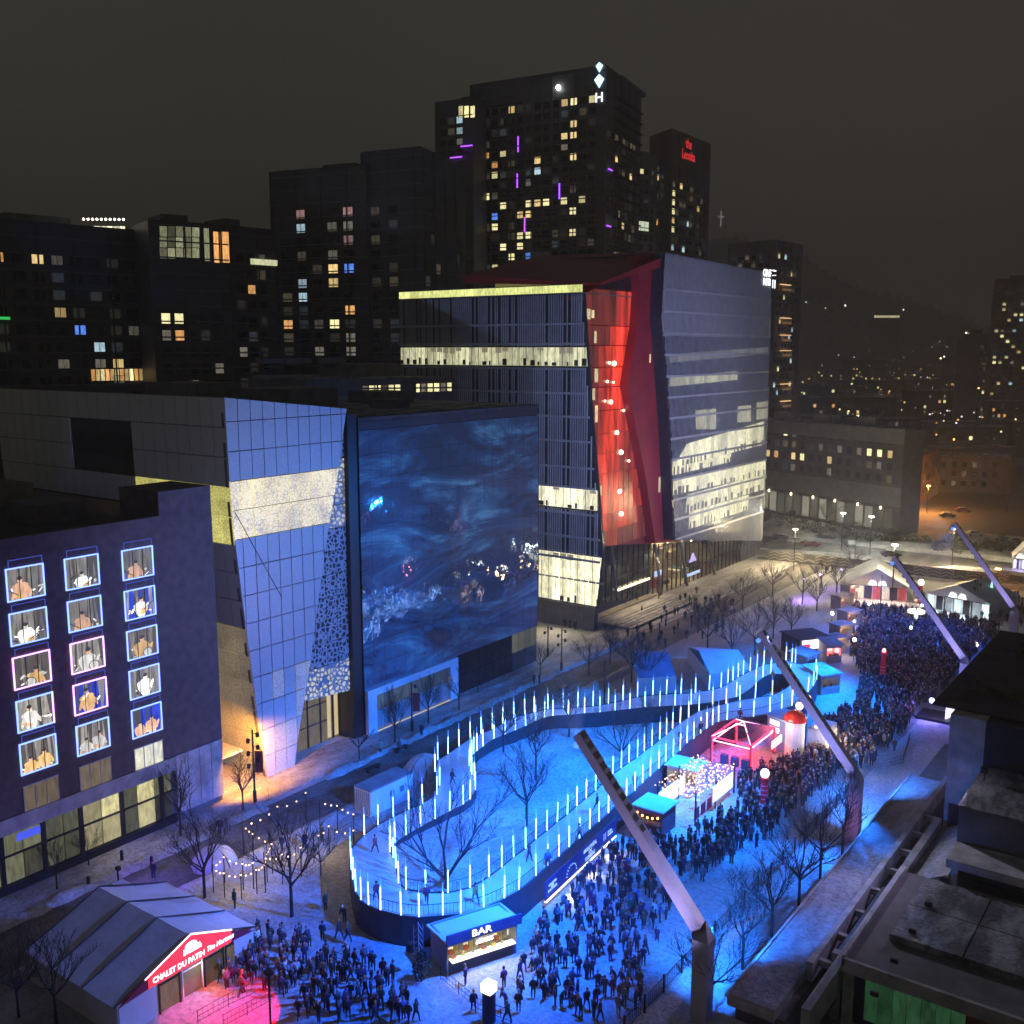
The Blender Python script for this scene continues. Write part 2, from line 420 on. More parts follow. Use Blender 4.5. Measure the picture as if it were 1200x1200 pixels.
# ================================================================== 1. brick block with the picture windows (left)
def make_screen_building():
    t = thing('office_building', 'purple brown brick block at the left with rows of glowing musician pictures in its windows', 'building', (-86, 50, 0))
    b = MB(); b.box(-125, -86, 20, 66, 7.2, 31.2); b.build('brick_wall', BRICK, t)
    b = MB(); b.box(-92.5, -86.05, 59.8, 66, 31.2, 34.3); b.build('parapet_block', BRICK, t)
    b = MB(); b.box(-124.5, -86.6, 20.5, 59.7, 31.2, 31.26); b.build('roof', DARKROOF, t)
    for x0, x1, y0, y1, h in ((-108, -97, 40, 47, 2.6), (-100, -94, 52, 57, 1.9), (-118, -109, 50, 60, 2.2), (-96, -93, 34, 38, 1.4), (-121, -112, 34, 42, 1.8)):
        b = MB(); b.box(x0, x1, y0, y1, 31.27, 31.27+h); b.build('rooftop_plant', CONC_D, t)
    b = MB(); b.box(-86.9, -86.0, 20, 59.8, 31.2, 31.9); b.box(-86.02, -85.94, 20, 59.9, 31.85, 31.95); b.build('parapet', BRICK, t)
    b = MB(); b.box(-86.0, -85.75, 20, 60.0, 5.7, 7.15); b.build('concrete_band', CONC, t)
    b = MB(); b.box(-124, -86.35, 20, 66, 0, 7.2); b.build('ground_floor', CONC_D, t)
    for k in range(4):
        for j in range(3):
            b = MB(); y = 60.15+k*1.45; b.box(-86.34, -85.95, y+.02, y+1.41, .9+j*2.08, .9+j*2.08+2.05)
            b.build('wall_panel', CONC, t)
    GLS = mat('shop glass', (.03, .035, .03), rough=.1, em=(.75, .75, .4), es=.10, per_obj=.8)
    SHOPL = mat('lit shop', (.1, .09, .05), em=(.9, .8, .38), es=.42, per_obj=.5)
    for k in range(15):
        y = 30.4+k*1.95
        for z0, z1 in ((1.0, 3.5), (3.65, 5.5)):
            lit = (y > 49.5 and y < 53.5) or (y > 54.5 and y < 57.4)
            b = MB(); b.box(-86.33, -86.2, y+.05, y+1.85, z0, z1)
            b.build('shop_window', SHOPL if lit and not (z0 > 3 and k % 3 == 0) else (GLS if y > 40 else BLACKG), t)
    b = MB()
    for y in (30.3, 34.2, 38.1, 42, 45.9, 49.6, 53.9, 58.4): b.box(-86.2, -86.0, y-.22, y+.22, .6, 5.7)
    b.box(-86.2, -86.0, 30, 59.9, 3.5, 3.65); b.box(-86.33, -85.9, 30, 60, .1, .9)
    b.build('shopfront_frame', DARK, t)
    b = MB(); b.box(-86.2, -86.12, 43.5, 46.0, 4.6, 5.3, mat('blue lit sign band', (.1, .1, .5), em=(.08, .13, .9), es=.6)); b.build('sign_band', None, t)
    # picture windows: the prints are plain figures of musicians, drawn as flat lit shapes
    BG = [mat('print backdrop grey', (.1, .1, .1), em=(.36, .34, .30), es=.42, per_obj=.3), mat('print backdrop cream', (.1, .1, .1), em=(.8, .74, .6), es=.50, per_obj=.3),
          mat('print backdrop blue', (.05, .05, .2), em=(.04, .09, .8), es=.6, per_obj=.3), mat('print backdrop dark', (.05, .05, .05), em=(.2, .17, .14), es=.45, per_obj=.3)]
    SK = [mat('print skin', (.4, .25, .15), em=(.95, .55, .33), es=.75, per_obj=.3), mat('print white shirt', (.6, .6, .6), em=(1., .97, .85), es=1.15, per_obj=.3),
          mat('print ochre shirt', (.4, .25, .1), em=(.9, .55, .2), es=.75, per_obj=.3), mat('print pale figure', (.4, .4, .3), em=(.9, .88, .75), es=.7, per_obj=.3)]
    FOLD = [mat('print fold dark', (.05, .05, .05), em=(.14, .13, .12), es=.5), mat('print fold pale', (.1, .1, .1), em=(.45, .42, .36), es=.5, per_obj=.3)]
    HAIR = mat('print dark hair', (.03, .03, .03), em=(.10, .09, .09), es=.5)
    spec = {0: [(0, 0, 'B'), (0, 1, 'B'), (3, 2, 'P'), (1, 3, 'M'), (3, 2, 'B')], 1: [(0, 1, 'B'), (0, 0, 'B'), (1, 3, 'P'), (2, 2, 'P'), (1, 3, 'B')], 2: [(0, 0, 'B'), (2, 3, 'B'), (3, 2, 'B'), (0, 1, 'B'), (2, 0, 'B')]}
    for c, (y0, y1) in enumerate(((44.3, 47.55), (49.7, 52.9), (55.5, 58.7))):
        for k in range(6):
            zt = 29.25-k*3.96+(0 if c < 2 else -.15); zb = zt-2.75; w = y1-y0
            fr = MB()
            if k < 5:
                bg, sk, ed = spec[c][k]; em = {'B': BLUEDGE, 'P': PINKEDGE, 'M': BLUEDGE}[ed]
                if c == 1 and k == 4: em = BLUEDGE
                for q in ((y0, y1, zb-.1, zb), (y0, y1, zt, zt+.1)): fr.box(-85.98, -85.86, *q, em)
                for q in ((y0-.1, y0, zb-.1, zt+.1), (y1, y1+.1, zb-.1, zt+.1)): fr.box(-85.98, -85.86, *q, PINKEDGE if ed == 'M' and q[0] > y0 else em)
                for q in ((y0+.2, y1+.05, zt+.75, zt+.8), (y0+.2, y0+.25, zt+.1, zt+.75), (y1, y1+.05, zt+.1, zt+.75)): fr.box(-85.98, -85.94, *q, OUTL)
                w_ = fr.build('window', None, t)
                p = MB(); p.box(-86.0, -85.96, y0, y1, zb, zt); p.build('backdrop', BG[bg], w_)
                r = random.Random(c*10+k); X = -85.955; fg = MB(); m = SK[sk]
                def disc(y, z, ry, rz, mm, xx, n=10, rot=0.):
                    ps = [(y+ry*math.cos(2*math.pi*i/n)*math.cos(rot)-rz*math.sin(2*math.pi*i/n)*math.sin(rot), z+ry*math.cos(2*math.pi*i/n)*math.sin(rot)+rz*math.sin(2*math.pi*i/n)*math.cos(rot)) for i in range(n)]
                    ps = clip(ps, y0+.02, y1-.02, zb+.02, zt-.02)
                    if len(ps) > 2: fg.xpoly(xx, ps, .004, mm)
                for q in range(6):      # folds of the backdrop
                    yy = y0+w*(q+r.random())/6; fo = clip([(yy, zb), (yy+.22, zb), (yy+.22+r.uniform(-.4, .4), zt), (yy+r.uniform(-.4, .4), zt)], y0+.02, y1-.02, zb+.02, zt-.02)
                    if len(fo) > 2: fg.xpoly(X-.002, fo, .003, r.choice(FOLD))
                kind = (c*5+k*3) % 5; fl = -1 if r.random() < .5 else 1
                fig = [(y0+w*r.uniform(.35, .62), zb+r.uniform(-.35, .25), r.uniform(.9, 1.2))] if kind != 2 else [(y0+w*.28, zb-.1, .8), (y0+w*.68, zb+.1, .85)]
                for (cx, cz, sc_) in fig:
                    tl = r.uniform(-.25, .25); hx = cx+.25*tl*4*fl*.5
                    disc(cx, cz+.55*sc_, .62*sc_, .95*sc_, m, X+.002, rot=tl); disc(cx-.1, cz+1.12*sc_, .72*sc_, .30*sc_, m, X+.004, rot=tl*.5)
                    disc(cx-.62*sc_, cz+.62*sc_, .17, .62*sc_, m, X+.006, rot=.35*fl); disc(cx+.66*sc_, cz+.7*sc_, .16, .58*sc_, m, X+.006, rot=-.5*fl)
                    disc(cx+.3*fl*sc_, cz+.28*sc_, .55*sc_, .14, SK[0] if sk != 1 else SK[3], X+.008, rot=.3*fl)
                    disc(hx, cz+1.62*sc_, .21*sc_, .28*sc_, SK[0] if sk != 1 else SK[3], X+.010, rot=tl); disc(hx-.02, cz+1.80*sc_, .24*sc_, .17*sc_, HAIR, X+.012, rot=tl+.2*fl)
                if kind in (0, 3):      # a stringed instrument
                    disc(cx+.25*fl, cz+.35, .42, .28, SK[2] if sk != 2 else HAIR, X+.016, rot=.5*fl)
                    nk = clip([(cx+.3*fl, cz+.42), (cx+.3*fl, cz+.5), (cx+1.35*fl, cz+1.18), (cx+1.38*fl, cz+1.08)], y0+.02, y1-.02, zb+.02, zt-.02)
                    if len(nk) > 2: fg.xpoly(X+.018, nk if fl < 0 else nk, .004, HAIR)
                elif kind == 1: disc(cx+.5*fl, cz+.5, .55, .5, HAIR, X+.016); disc(cx+.5*fl, cz+.52, .46, .41, SK[3], X+.018)
                elif kind == 4: disc(cx+.2*fl, cz+1.3, .08, .5, SK[1], X+.018, rot=.9*fl)
                for q in range(7):
                    yy = r.uniform(y0+.2, y1-.2); zz = r.uniform(zb+.1, zb+1.0); disc(yy, zz, r.uniform(.08, .35), r.uniform(.04, .16), r.choice([HAIR, SK[3], SK[1]]), X+.001, 7, rot=r.uniform(-1, 1))
                fg.build('picture', None, w_)
                mu = MB()
                for q in (1/3, 2/3): mu.box(-85.94, -85.9, y0+w*q-.03, y0+w*q+.03, zb, zt)
                mu.build('mullion', MUL, w_)
            else:
                for q in ((y0-.1, y1+.1, zb-.1, zb), (y0-.1, y1+.1, zt, zt+.1)): fr.box(-85.98, -85.9, *q, WFR)
                for q in (0, 1/3, 2/3, 1): fr.box(-85.98, -85.9, y0+w*q-.04, y0+w*q+.04, zb, zt, WFR)
                w_ = fr.build('window', None, t)
                p = MB(); p.box(-86.0, -85.96, y0, y1, zb, zt)
                p.build('pane', mat('pale lit blind', (.3, .3, .25), em=(.9, .88, .6), es=.7, per_obj=.2) if c == 2 else mat('brown lit office', (.08, .06, .04), em=(.5, .38, .22), es=.30, per_obj=.5), w_)
make_screen_building()

# ================================================================== 2. lantern building with the frosted panels
def voro_mat(name, base, line, em=None, es=0., scale=1.1, w=.07, rough=.35, holes=False):
    if name in _m: return _m[name]
    m, t, b = nt_new(name); b.inputs['Roughness'].default_value = rough
    geo = t.nodes.new('ShaderNodeNewGeometry'); v = t.nodes.new('ShaderNodeTexVoronoi'); v.feature = 'DISTANCE_TO_EDGE'
    v.inputs['Scale'].default_value = scale; t.links.new(geo.outputs['Position'], v.inputs['Vector'])
    r = t.nodes.new('ShaderNodeValToRGB'); r.color_ramp.elements[0].position = w; r.color_ramp.elements[1].position = w+.05
    r.color_ramp.elements[0].color = line+(1,); r.color_ramp.elements[1].color = base+(1,)
    t.links.new(v.outputs['Distance'], r.inputs[0]); t.links.new(r.outputs[0], b.inputs['Base Color'])
    if em:
        r2 = t.nodes.new('ShaderNodeValToRGB'); r2.color_ramp.elements[0].position = w; r2.color_ramp.elements[1].position = w+.08
        a = .60 if not holes else 0.
        r2.color_ramp.elements[0].color = tuple(x*a for x in em)+(1,); r2.color_ramp.elements[1].color = em+(1,)
        t.links.new(v.outputs['Distance'], r2.inputs[0]); t.links.new(r2.outputs[0], b.inputs['Emission Color'])
        n = t.nodes.new('ShaderNodeTexNoise'); n.inputs['Scale'].default_value = .35; t.links.new(geo.outputs['Position'], n.inputs['Vector'])
        q = t.nodes.new('ShaderNodeMapRange'); q.inputs[1].default_value = .3; q.inputs[2].default_value = .7; q.inputs[3].default_value = es*.65; q.inputs[4].default_value = es*1.35
        t.links.new(n.outputs['Fac'], q.inputs[0]); t.links.new(q.outputs[0], b.inputs['Emission Strength'])
    _m[name] = m; return m
FRIT = voro_mat('fritted white glass', (.56, .60, .64), (.50, .54, .58), scale=2.6, w=.05)
FRITL = voro_mat('fritted glass lit from within', (.45, .43, .35), (.3, .3, .26), em=(1., .84, .38), es=.68, scale=2.6, w=.045)
FRITY = voro_mat('fritted glass lit yellow', (.4, .38, .2), (.3, .28, .15), em=(.85, .78, .22), es=.55, scale=2.6, w=.045)
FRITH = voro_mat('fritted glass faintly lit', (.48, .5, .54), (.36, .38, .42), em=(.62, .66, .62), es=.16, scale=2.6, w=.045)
FRITB = voro_mat('fritted glass with painted lamp glow', (.45, .44, .4), (.33, .32, .3), em=(.9, .7, .35), es=.14, scale=2.6, w=.045)  # street lamp's glow on the return wall put in as weak emission
LACE = voro_mat('lace screen panel', (.012, .014, .02), (.42, .44, .5), scale=1.7, w=.12, rough=.5)
LACEL = voro_mat('lace screen lit behind', (.3, .28, .2), (.30, .32, .36), em=(.85, .78, .5), es=.45, scale=1.7, w=.12, holes=True)
def make_lantern():
    t = thing('cultural_building', 'tapering frosted glass building with a glowing cream band, left of the dark glass block', 'building', (-87, 78, 0))
    X = -87.
    F = [AX(*p, X) for p in ((263,466),(406,479),(397,550),(386,612),(375,690),(364,775),(350,860),(345,899),(314,914),(302,840),(286,717),(275,630),(269,562))]
    lit_lo = AX(330, 623, X)[1]; lit_hi = AX(330, 557, X)[1]
    b = MB(); b.xpoly(X-.30, F, .4); b.build('wall', CONC_D, t)
    # front panels, cut to the tapering outline
    zs = [lit_hi+(lit_lo-lit_hi)*k/2 for k in range(-5, 14)]; dz = (lit_hi-lit_lo)/2
    y = 69.0; n = 0
    while y < 87.4:
        k = -1
        for zt in zs:
            k += 1; zb = zt-dz
            c = clip(F, y+.05, y+1.63, zb+.05, zt-.05)
            if area(c) < .15: continue
            lit = FRITL if abs((zt+zb)/2-(lit_hi+lit_lo)/2) < dz*.99 else FRIT
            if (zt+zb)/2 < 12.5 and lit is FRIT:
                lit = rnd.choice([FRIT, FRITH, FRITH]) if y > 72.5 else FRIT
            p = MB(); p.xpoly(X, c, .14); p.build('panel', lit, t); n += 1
        y += 1.68
    # bent diagonal joint
    j = MB(); a = AX(275, 600, X); bb = AX(330, 700, X)
    j.tube((X+.03, a[0], a[1]), (X+.03, bb[0], bb[1]), .05, 4); j.build('diagonal_joint', SKIRT, t)
    # the long return wall on the left, leaning with the corner
    C = [AX(*p, X) for p in ((263,466),(269,562),(275,630),(286,717),(302,840),(314,914))]
    def edge(z):
        for i in range(len(C)-1):
            if C[i][1] >= z >= C[i+1][1]:
                q = (C[i][1]-z)/(C[i][1]-C[i+1][1]); return C[i][0]+(C[i+1][0]-C[i][0])*q
        return C[0][0] if z > C[0][1] else C[-1][0]
    zt0 = C[0][1]; zl = zt0; rows = [zt0]
    z = zt0
    while z > 1: z -= dz; rows.append(max(z, 0.))
    louv = (AY(87, 507, 69.4), AY(158, 540, 69.4)); lx0, lx1 = louv[0][0], louv[1][0]; lz1, lz0 = louv[0][1], louv[1][1]
    bandx = AY(155, 560, 69.2)[0]
    w = MB(); 
    for i in range(len(rows)-1):
        za, zb = rows[i], rows[i+1]; ya, yb = edge(za), edge(zb)
        w.prism([(X-48, yb+.3, zb), (X-.1, yb+.3, zb), (X-.1, yb+.8, zb), (X-48, yb+.8, zb)], [(X-48, ya+.3, za), (X-.1, ya+.3, za), (X-.1, ya+.8, za), (X-48, ya+.8, za)])
        mid = (za+zb)/2; x = X-.08; step = 2.1
        vis = mid > 29 
        n_ = 22 if vis else 9
        for c in range(n_):
            xa, xb = x-step+.05, x
            if vis and lx0 < (xa+xb)/2 < lx1 and lz0-.6 < mid < lz1+.4:
                x -= step; continue
            m = FRIT
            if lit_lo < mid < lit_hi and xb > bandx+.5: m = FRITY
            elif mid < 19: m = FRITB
            p = MB(); p.prism([(xa, yb, zb+.04), (xb-.02, yb, zb+.04), (xb-.02, yb+.2, zb+.04), (xa, yb+.2, zb+.04)], [(xa, ya, za-.04), (xb-.02, ya, za-.04), (xb-.02, ya+.2, za-.04), (xa, ya+.2, za-.04)])
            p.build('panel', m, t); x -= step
    w.build('return_wall', SKIRT, t)
    b = MB()
    for k in range(12):
        zz = lz0+.3+(lz1-lz0-.4)*k/12; b.box(lx0+.2, lx1-.2, edge(zz)+.12, edge(zz)+.3, zz, zz+.12)
    b.build('louvre', DARK, t)
    b = MB(); b.poly([(X-48, C[0][0]+.4), (X-.2, C[0][0]+.4), (X-.2, 86.5), (X-48, 86.5)], 40.2, 40.9); b.build('roof', DARKROOF, t)
    b = MB(); b.box(X-46, X-8, 73.5, 86.6, 0, 40.1); b.build('core_wall', CONC_D, t)
    for q in ((40, 22, 74, 80, 42.4), (18, 12, 76, 82, 42.0)): b = MB(); b.box(X-q[0], X-q[1], q[2], q[3], 40.95, q[4]); b.build('rooftop_plant', CONC_D, t)
    # lace screen between the white volume and the dark pillar
    Xs = X-.8; S = [AX(*p, Xs) for p in ((405,490),(407,500),(411,700),(414,808),(357,822),(345,800),(360,700),(384,600))]
    ys = [p[0] for p in S]; y = min(ys)
    litz = (AX(405, 612, Xs)[1], AX(405, 547, Xs)[1]); litb = (AX(395, 825, Xs)[1], AX(395, 768, Xs)[1])
    while y < 87.4:
        for k in range(14):
            zb = 5+k*2.75; c = clip(S, y+.04, y+1.76, zb+.04, zb+2.71)
            if area(c) < .2: continue
            mid = zb+1.4
            m = LACEL if litz[0] < mid < litz[1] or litb[0]-.5 < mid < litb[1] else LACE
            p = MB(); p.xpoly(Xs, c, .1); p.build('lace_panel', m, t)
        y += 1.8
    # glazed entrance
    b = MB(); b.box(X-3.2, X-3.0, 76.5, 86.9, 0, 7.0); b.build('entrance_glazing', mat('entrance glow', (.06, .05, .03), rough=.2, em=(.8, .62, .3), es=.13, per_obj=.3), t)
    b = MB()
    for y in (77.5, 79.6, 81.7, 83.8, 85.9): b.box(X-3.0, X-2.85, y-.07, y+.07, 0, 7.0)
    for z in (2.6, 5.0): b.box(X-3.0, X-2.9, 76.5, 86.9, z, z+.12)
    b.build('entrance_frame', DARK, t)
    for y, z in ((78.4, 5.6), (84.2, 6.1)):
        b = MB(); b.box(X-3.0, X-2.8, y, y+1.1, z, z+.45); b.build('entrance_light', mat('entrance lamp', (.8, .7, .4), em=(1., .75, .35), es=3.), t)
    for y in (84.9, 86.1):
        b = MB(); b.box(X-2.9, X-2.8, y, y+.55, .3, 6.2); b.build('lit_strip', mat('lit reveal', (.3, .25, .1), em=(.95, .72, .3), es=.5), t)
    b = MB(); b.box(X-3.6, X-.2, 86.95, 88.5, 0, 40.4); b.build('dark_pillar', mat('black cladding', (.012, .013, .016), rough=.4), t)
    # low canopy in the sodium light on the left of the corner
    b = MB(); b.box(-92.5, -88.6, 66.6, 70.8, 3.5, 3.75); b.box(-88.9, -88.7, 66.7, 66.9, 0, 3.5); b.build('canopy', CONC, t)
make_lantern()

# ================================================================== 3. dark glass block that mirrors the square
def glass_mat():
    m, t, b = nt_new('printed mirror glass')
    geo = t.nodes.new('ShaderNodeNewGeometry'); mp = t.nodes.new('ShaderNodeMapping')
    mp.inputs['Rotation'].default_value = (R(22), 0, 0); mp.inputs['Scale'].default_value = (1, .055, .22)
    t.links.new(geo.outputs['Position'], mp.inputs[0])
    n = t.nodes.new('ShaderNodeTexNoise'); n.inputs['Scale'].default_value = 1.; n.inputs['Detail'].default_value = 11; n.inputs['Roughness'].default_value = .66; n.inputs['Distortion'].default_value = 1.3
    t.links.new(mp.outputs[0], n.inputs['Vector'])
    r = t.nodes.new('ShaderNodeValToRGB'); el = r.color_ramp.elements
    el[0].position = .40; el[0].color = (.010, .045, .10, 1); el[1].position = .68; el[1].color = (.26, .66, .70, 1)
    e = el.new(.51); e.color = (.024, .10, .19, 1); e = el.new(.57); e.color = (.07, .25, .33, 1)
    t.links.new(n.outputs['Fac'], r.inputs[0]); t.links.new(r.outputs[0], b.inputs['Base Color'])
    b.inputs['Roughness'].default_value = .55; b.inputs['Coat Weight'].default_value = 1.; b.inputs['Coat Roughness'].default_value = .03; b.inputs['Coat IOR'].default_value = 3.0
    w = t.nodes.new('ShaderNodeTexNoise'); w.inputs['Scale'].default_value = .5; t.links.new(geo.outputs['Position'], w.inputs['Vector'])
    bp = t.nodes.new('ShaderNodeBump'); bp.inputs['Strength'].default_value = .25; bp.inputs['Distance'].default_value = .12
    t.links.new(w.outputs['Fac'], bp.inputs['Height']); t.links.new(bp.outputs[0], b.inputs['Coat Normal'])
    return m
PGLASS = glass_mat()
def make_glass_block():
    t = thing('glass_building', 'dark blue mirror glass block reflecting the light tubes, behind the ice path', 'building', (-87, 107, 0))
    X = -87.; y0, y1 = 88.6, 126.7
    b = MB(); b.box(-140, X-.3, y0, y1-.1, 0, 39.4); b.build('wall', BLACKG, t)
    b = MB(); b.box(-140, X-.02, y0, y1, 39.5, 39.95); b.build('roof', DARKROOF, t)
    b = MB(); b.box(-139, X-1, y0+.5, y1-.5, 39.96, 40.05); b.build('roof_snow', ROOFSNOW, t)
    for q in ((-118, -108, 96, 106, 2.6), (-134, -122, 92, 100, 3.2), (-112, -104, 112, 118, 1.8), (-100, -96, 104, 108, 1.2)): b = MB(); b.box(q[0], q[1], q[2], q[3], 40.06, 40.05+q[4]); b.build('rooftop_plant', CONC_D, t)
    nb, nf = 20, 11; dy = (y1-y0)/nb; dz = (38.4-5.9)/nf
    for i in range(nb):
        for j in range(nf):
            ya, za = y0+i*dy, 5.9+j*dz; a = rnd.gauss(0, .006); c = rnd.gauss(0, .006)
            p = MB(); o = .02+.0
            p.prism([(X-.12, ya+.02, za+.02), (X-.12, ya+dy-.02, za+.02), (X-.12, ya+dy-.02, za+dz-.02), (X-.12, ya+.02, za+dz-.02)],
                    [(X+a+c, ya+.02, za+.02), (X-a+c, ya+dy-.02, za+.02), (X-a-c, ya+dy-.02, za+dz-.02), (X+a-c, ya+.02, za+dz-.02)])
            p.build('glass_pane', PGLASS, t)
    b = MB(); b.box(X-.3, X-.02, y0, y1, 38.45, 39.45); b.build('top_band', mat('dark blue band', (.015, .018, .03), rough=.5), t)
    # street level
    for i in range(12):
        ya = 107.2+i*1.62; m = BLACKG if i < 8 else mat('street glass', (.05, .06, .07), rough=.3)
        for z0, z1 in ((.3, 2.9), (3.0, 5.8)):
            p = MB(); p.box(X-.28, X-.1, ya+.05, ya+1.55, z0, z1)
            p.build('street_window', mat('faint lit glass', (.05, .05, .03), em=(.8, .75, .4), es=.12, per_obj=.6) if (i > 7 and z0 > 2) else m, t)
    LB = mat('pale blue portal', (.62, .68, .78), rough=.5, var=.06)
    b = MB(); b.box(X, X+.5, 88.7, 106.6, 5.0, 5.9); b.box(X, X+.5, 104.9, 106.6, .1, 5.0); b.box(X, X+.5, 88.7, 90.3, .1, 5.0); b.build('portal_frame', LB, t)
    for i in range(9):
        ya = 90.4+i*1.61
        p = MB(); p.box(X-.1, X+.1, ya+.04, ya+1.56, 2.85, 4.95); p.build('portal_window', mat('portal glass', (.10, .12, .11), rough=.2, em=(.5, .6, .4), es=.06, per_obj=.5), t)
        p = MB(); p.box(X-.1, X+.12, ya+.04, ya+1.56, .3, 2.8); p.build('portal_panel', mat('pale panel', (.30, .33, .38), rough=.5), t)
        if i in (1, 4, 7):
            p = MB(); p.box(X+.13, X+.17, ya+.3, ya+1.3, .5, 1.5); p.box(X+.13, X+.17, ya+.45, ya+1.2, 1.7, 2.5); p.build('poster', mat('grey poster', (.14, .16, .2)), t)
    b = MB(); b.box(X+.3, X+.42, 89, 106.6, .02, .28); b.build('warm_base_light', mat('warm floor light', (.5, .4, .2), em=(1., .8, .45), es=.35), t)
make_glass_block()
bank(-86.3, -84.6, 107, 126, .4, 'snow_bank', seed=33)

# ================================================================== 4. the tall pair with the red shaft
LOUV = mat('blue grey louvre', (.34, .38, .46), rough=.5, var=.15)
LOUV2 = mat('silver louvre skin', (.32, .34, .39), rough=.45, var=.12)
NAVY = mat('navy glass', (.03, .038, .06), rough=.2, var=.3)
REDW = mat('dark red cladding', (.26, .012, .03), rough=.55, var=.25, vs=.3)
REDG = mat('red lit shaft wall', (.4, .03, .02), rough=.5, em=(.85, .05, .035), es=.42, var=.3)
def tri_em(name, cols, axis, lo, hi, es):    # emission bands painted in, standing for light behind the glass
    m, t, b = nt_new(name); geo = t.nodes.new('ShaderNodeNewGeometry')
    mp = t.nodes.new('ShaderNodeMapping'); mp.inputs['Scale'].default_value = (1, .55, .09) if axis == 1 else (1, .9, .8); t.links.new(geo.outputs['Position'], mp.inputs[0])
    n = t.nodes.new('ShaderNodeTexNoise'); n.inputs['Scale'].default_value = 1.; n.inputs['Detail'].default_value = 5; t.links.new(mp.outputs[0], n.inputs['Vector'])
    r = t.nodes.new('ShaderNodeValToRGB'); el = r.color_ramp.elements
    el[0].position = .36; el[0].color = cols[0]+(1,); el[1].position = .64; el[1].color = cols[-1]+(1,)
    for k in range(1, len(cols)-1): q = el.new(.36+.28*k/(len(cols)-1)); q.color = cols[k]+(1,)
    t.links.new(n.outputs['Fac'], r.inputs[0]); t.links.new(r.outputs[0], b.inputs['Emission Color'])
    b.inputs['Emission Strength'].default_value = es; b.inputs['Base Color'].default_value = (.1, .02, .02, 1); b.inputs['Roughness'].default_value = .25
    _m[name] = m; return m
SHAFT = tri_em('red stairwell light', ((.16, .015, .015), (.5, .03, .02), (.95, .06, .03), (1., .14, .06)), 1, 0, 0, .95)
SHL = [tri_em('painted shaft glow %d' % k, ((.035+.05*k, .012, .010), (.08+.15*k, .020+.006*k, .016), (.14+.22*k, .022+.010*k, .02+.006*k)), 1, 0, 0, 1.) for k in range(6)]
SHAFTD = tri_em('dim red foyer', ((.07, .028, .022), (.12, .045, .035), (.20, .05, .035)), 1, 0, 0, 1.)
